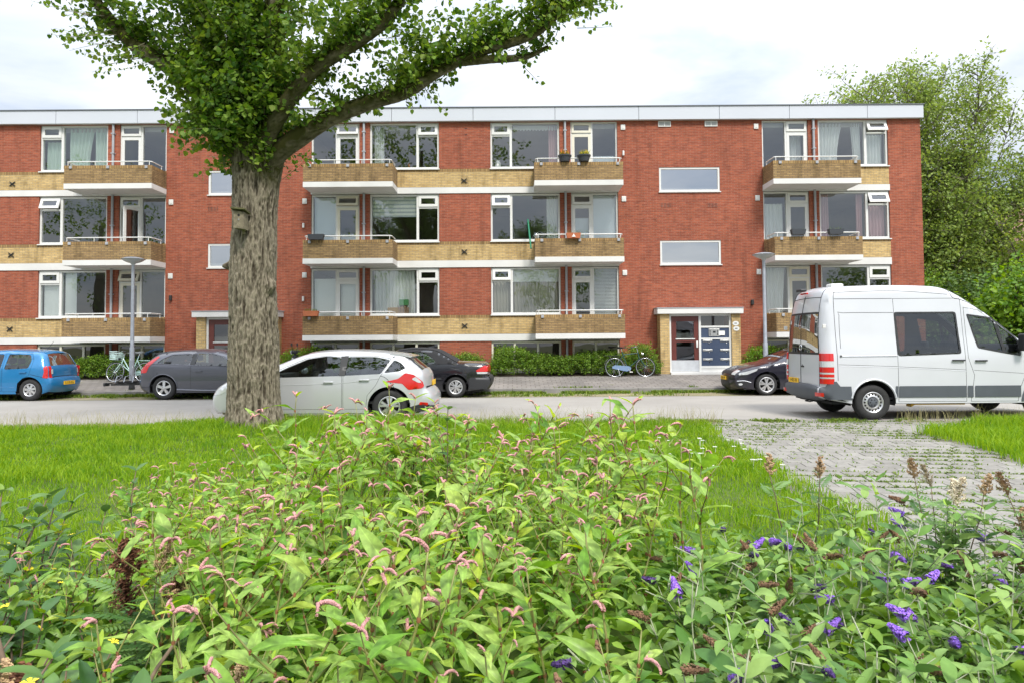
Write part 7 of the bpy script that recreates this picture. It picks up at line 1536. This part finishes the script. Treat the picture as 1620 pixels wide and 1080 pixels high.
def spiraea(h, seed, stems, heads, lab):
    random.seed(seed); t = empty('false_spiraea'); tag(t, lab, 'shrub', 'feathery shrubs with plumes'); sb = MB(); its = []
    for k in range(stems):
        a = 6.28*k/stems+random.gauss(0, .5); d = Vector((.28*math.cos(a), .28*math.sin(a), 1.2)); q = Vector((0, 0, -.02)); n = 12; pts = [q]; l_ = h*random.uniform(.72, 1.0)
        for i in range(n): d = (d.normalized()+Vector((random.gauss(0, .06), random.gauss(0, .06), .05))).normalized(); q = q+d*(l_/n); pts.append(q)
        sb.tube(pts, [.006*(1-.6*i/n) for i in range(n+1)], 6); ang = random.uniform(0, 6)
        for i in range(2, n): ang += 2.4; its.append(('l', pts[i], Vector((math.cos(ang), math.sin(ang), .5)))); its.append(('l', pts[i]-Vector((0, 0, .03)), Vector((math.cos(ang+2.9), math.sin(ang+2.9), .4))))
        its.append(('h', pts[-1], d))
    sb.build('stem', M['bare_stem'], t, smooth=True, fix=False)
    for j, (k, p, d) in enumerate(its):
        if k == 'l': s_ = random.uniform(.75, 1.15); link('leaf', random.choice(FL), None, t, p, frame_of(d, random.gauss(0, .2)), (s_,)*3)
        else: me = PLM[random.choice(heads)]; link(me.name.split('.')[0], me, None, t, p, frame_of(d+Vector((random.gauss(0, .2), random.gauss(0, .2), .2))), (1, 1, 1))
    return t
def at_(t, x, y, rz=0.0, s=1.0): t.location = (x, y, 0); t.rotation_euler = (0, 0, rz); t.scale = (s,)*3
at_(spiraea(.95, 61, 5, (0, 0, 0, 2), 'feathery-leaved shrub with cream plumes standing against the tiled path'), 2.42, 3.9, .3, .92)
at_(spiraea(.86, 62, 4, (0, 2), 'smaller feathery-leaved shrub with a tan plume at the right edge before the path'), 2.95, 3.75, 1.0)
at_(spiraea(.86, 63, 2, (1, 2), 'feathery-leaved shrub with dark brown seed heads left of the tiled path'), 1.78, 4.25, .8)
at_(spiraea(.74, 64, 5, (1, 2), 'feathery-leaved shrub with rust-brown seed heads among the pink-flowered plants'), -1.42, 2.75, .2)
at_(spiraea(.62, 65, 6, (2, 2), 'low feathery-leaved shrub at the bottom of the picture left of centre'), -.98, 2.05, .9)
at_(spiraea(.60, 66, 5, (1, 2), 'feathery-leaved shrub with tan seed heads in the bottom-left corner'), -1.55, 2.0, 1.9)
# ---- dark ovate-leaved shrubs with small yellow flowers, lower left; saplings
OL = [leaf_blade(.085, .021, 6, d, .25, .06, M['dark_ovate'], 'leaf', .8, .05) for d in (.3, .8, 1.2)]; OY = [leaf_blade(.07, .017, 6, d, .35, .06, M['ovate_light'], 'leaf', .8, .05) for d in (.2, .7)]
def flower_me():
    b = MB()
    for k in range(5): a = 6.28*k/5; c_, s_ = math.cos(a), math.sin(a); b.add([(0, 0, 0), (.012*c_-.006*s_, .012*s_+.006*c_, .004), (.02*c_, .02*s_, .002), (.012*c_+.006*s_, .012*s_-.006*c_, .004)], [(0, 1, 2, 3)])
    return b.mesh('flower', M['petal'], fix=False)
FME = flower_me()
def ovate(h, seed, stems, name, lab, cat, group, lean=.6, fl=.1, low=.2, pair=True, light=.15, sc_=1.0):
    random.seed(seed); t = empty(name); tag(t, lab, cat, group); sb = MB(); its = []
    for k in range(stems):
        a = 6.28*k/stems+random.gauss(0, .5); d = Vector((lean*math.cos(a), lean*math.sin(a), 1.1)); q = Vector((0, 0, -.02)); l_ = h*random.uniform(.75, 1.15); n = max(5, int(l_/.07)); pts = [q]
        for i in range(n): d = (d.normalized()+Vector((random.gauss(0, .07), random.gauss(0, .07), .04))).normalized(); q = q+d*(l_/n); pts.append(q)
        sb.tube(pts, [.006*(1-.6*i/n) for i in range(n+1)], 6); ang = random.uniform(0, 6)
        for i in range(1, n+1):
            u = i/n; ang += 1.57
            if u < low: continue
            for j in ((0, 1) if pair else (0,)): aa = ang+math.pi*j+random.gauss(0, .2); its.append((pts[i], Vector((math.cos(aa), math.sin(aa), .3+.6*u)), random.uniform(.75, 1.25)*sc_, u))
    sb.build('stem', M['bare_stem'], t, smooth=True, fix=False)
    for p, d, s_, u in its:
        link('leaf', random.choice(OY if random.random() < light else OL), None, t, p, frame_of(d, random.gauss(0, .25)), (s_,)*3)
        if u > .8 and random.random() < fl: link('flower', FME, None, t, p+Vector((0, 0, .02)), (random.gauss(0, .4), random.gauss(0, .4), 0))
    return t
OG = 'dark-leaved shrubs at the lower left'
OP = [ovate(.58, 71, 6, 'dark_leaved_shrub', 'dark green oval-leaved shrub with small yellow flowers at the lower left', 'shrub', OG), ovate(.52, 72, 5, 'dark_leaved_shrub', 'dark green oval-leaved shrub with small yellow flowers at the lower left', 'shrub', OG, light=.35)]
random.seed(79)
for (x, y) in ((-2.05, 2.75), (-1.75, 2.45), (-2.3, 3.1), (-1.5, 2.25), (-2.0, 2.2), (-1.95, 3.3), (-1.3, 1.95), (-1.75, 1.9), (-2.45, 2.6), (-2.6, 3.5), (-2.25, 3.75), (-2.75, 3.0), (-1.2, 2.4), (-2.9, 3.9), (-2.55, 3.15), (-2.2, 2.5), (-3.1, 3.5), (-2.5, 4.1), (-3.2, 4.2)): put(random.choice(OP), x, y, random.uniform(1.05, 1.4))
SG = 'young thin saplings in the bed'
at_(ovate(1.28, 81, 1, 'sapling', 'young sapling with dark leaves standing before the silver car', 'sapling', SG, .05, 0, .55, True, .2, .9), -.50, 4.4, .4)
at_(ovate(.98, 82, 1, 'sapling', 'young dark-leaved sapling on the lawn side at the left', 'sapling', SG, .1, 0, .35, True, .1, 1.0), -2.15, 3.95, 1.4)
at_(ovate(.82, 83, 2, 'sapling', 'short twin-stemmed sapling left of the pink-flowered bed', 'sapling', SG, .2, 0, .3, True, .2, 1.0), -2.2, 3.5, 2.0)
at_(ovate(.93, 84, 2, 'sapling', 'dark-leaved sapling at the left edge of the picture', 'sapling', SG, .2, 0, .4, True, .1, 1.0), -2.55, 3.4, 2.0)
def bare(name, pts, r, lab):
    b = MB(); b.tube(pts, [r*(1-.5*i/(len(pts)-1)) for i in range(len(pts))], 8); o = b.build(name, M['bare_stem'], None, smooth=True); tag(o, lab, 'stem', 'bare brown stems'); return o
bare('bare_stem', [(-1.52, 2.2, .1), (-1.62, 2.25, .5), (-1.75, 2.3, .78), (-1.78, 2.33, .9), (-1.76, 2.36, 1.12)], .011, 'bare brown stem rising at the left edge of the foreground')
bare('bare_stem', [(-1.18, 2.0, .1), (-1.20, 2.1, .45), (-1.13, 2.2, .62), (-1.06, 2.3, .74)], .010, 'bare brown stem leaning right among the dark-leaved shrubs')
# ---- low undergrowth that closes the bed between the stems
random.seed(90); c_ = Crown(); pts = []
n = 15000; x = RNG.uniform(-3.8, 3.9, n); y = RNG.uniform(1.2, 5.2, n); bk = np.where(x < -1.9, 4.0, np.where(x > 1.6, 3.9, 5.0)); ok = y < bk+RNG.normal(0, .08, n); x, y = x[ok], y[ok]
z = RNG.uniform(.02, .42, len(x))*np.clip((bk[ok]-y)/.6+.25, .2, 1); D = np.stack([RNG.normal(0, 1, len(x)), RNG.normal(0, 1, len(x)), RNG.normal(.35, .4, len(x))], 1)
T6 = (np.array([(0, 0, 0), (.20, .3, .05), (.19, .6, .02), (0, 1, -.14), (-.19, .6, .02), (-.20, .3, .05)]), LEAF6[1])
V, F = leaf_arrays(np.stack([x, y, z], 1), D, RNG.uniform(.06, .13, len(x)), T6)
M['under_leaf'] = leaf_mat('under_leaf', (.07, .18, .02), (.24, .38, .05), .3, .5)
tag(link('undergrowth', raw_mesh('undergrowth', V, F, M['under_leaf'], True)), 'low mixed leaves filling the foreground bed under the taller plants', 'undergrowth', kind='stuff')
sheet('bed_soil', -4.2, 2.7, -.5, 4.9, .012, .012, M['soil'])
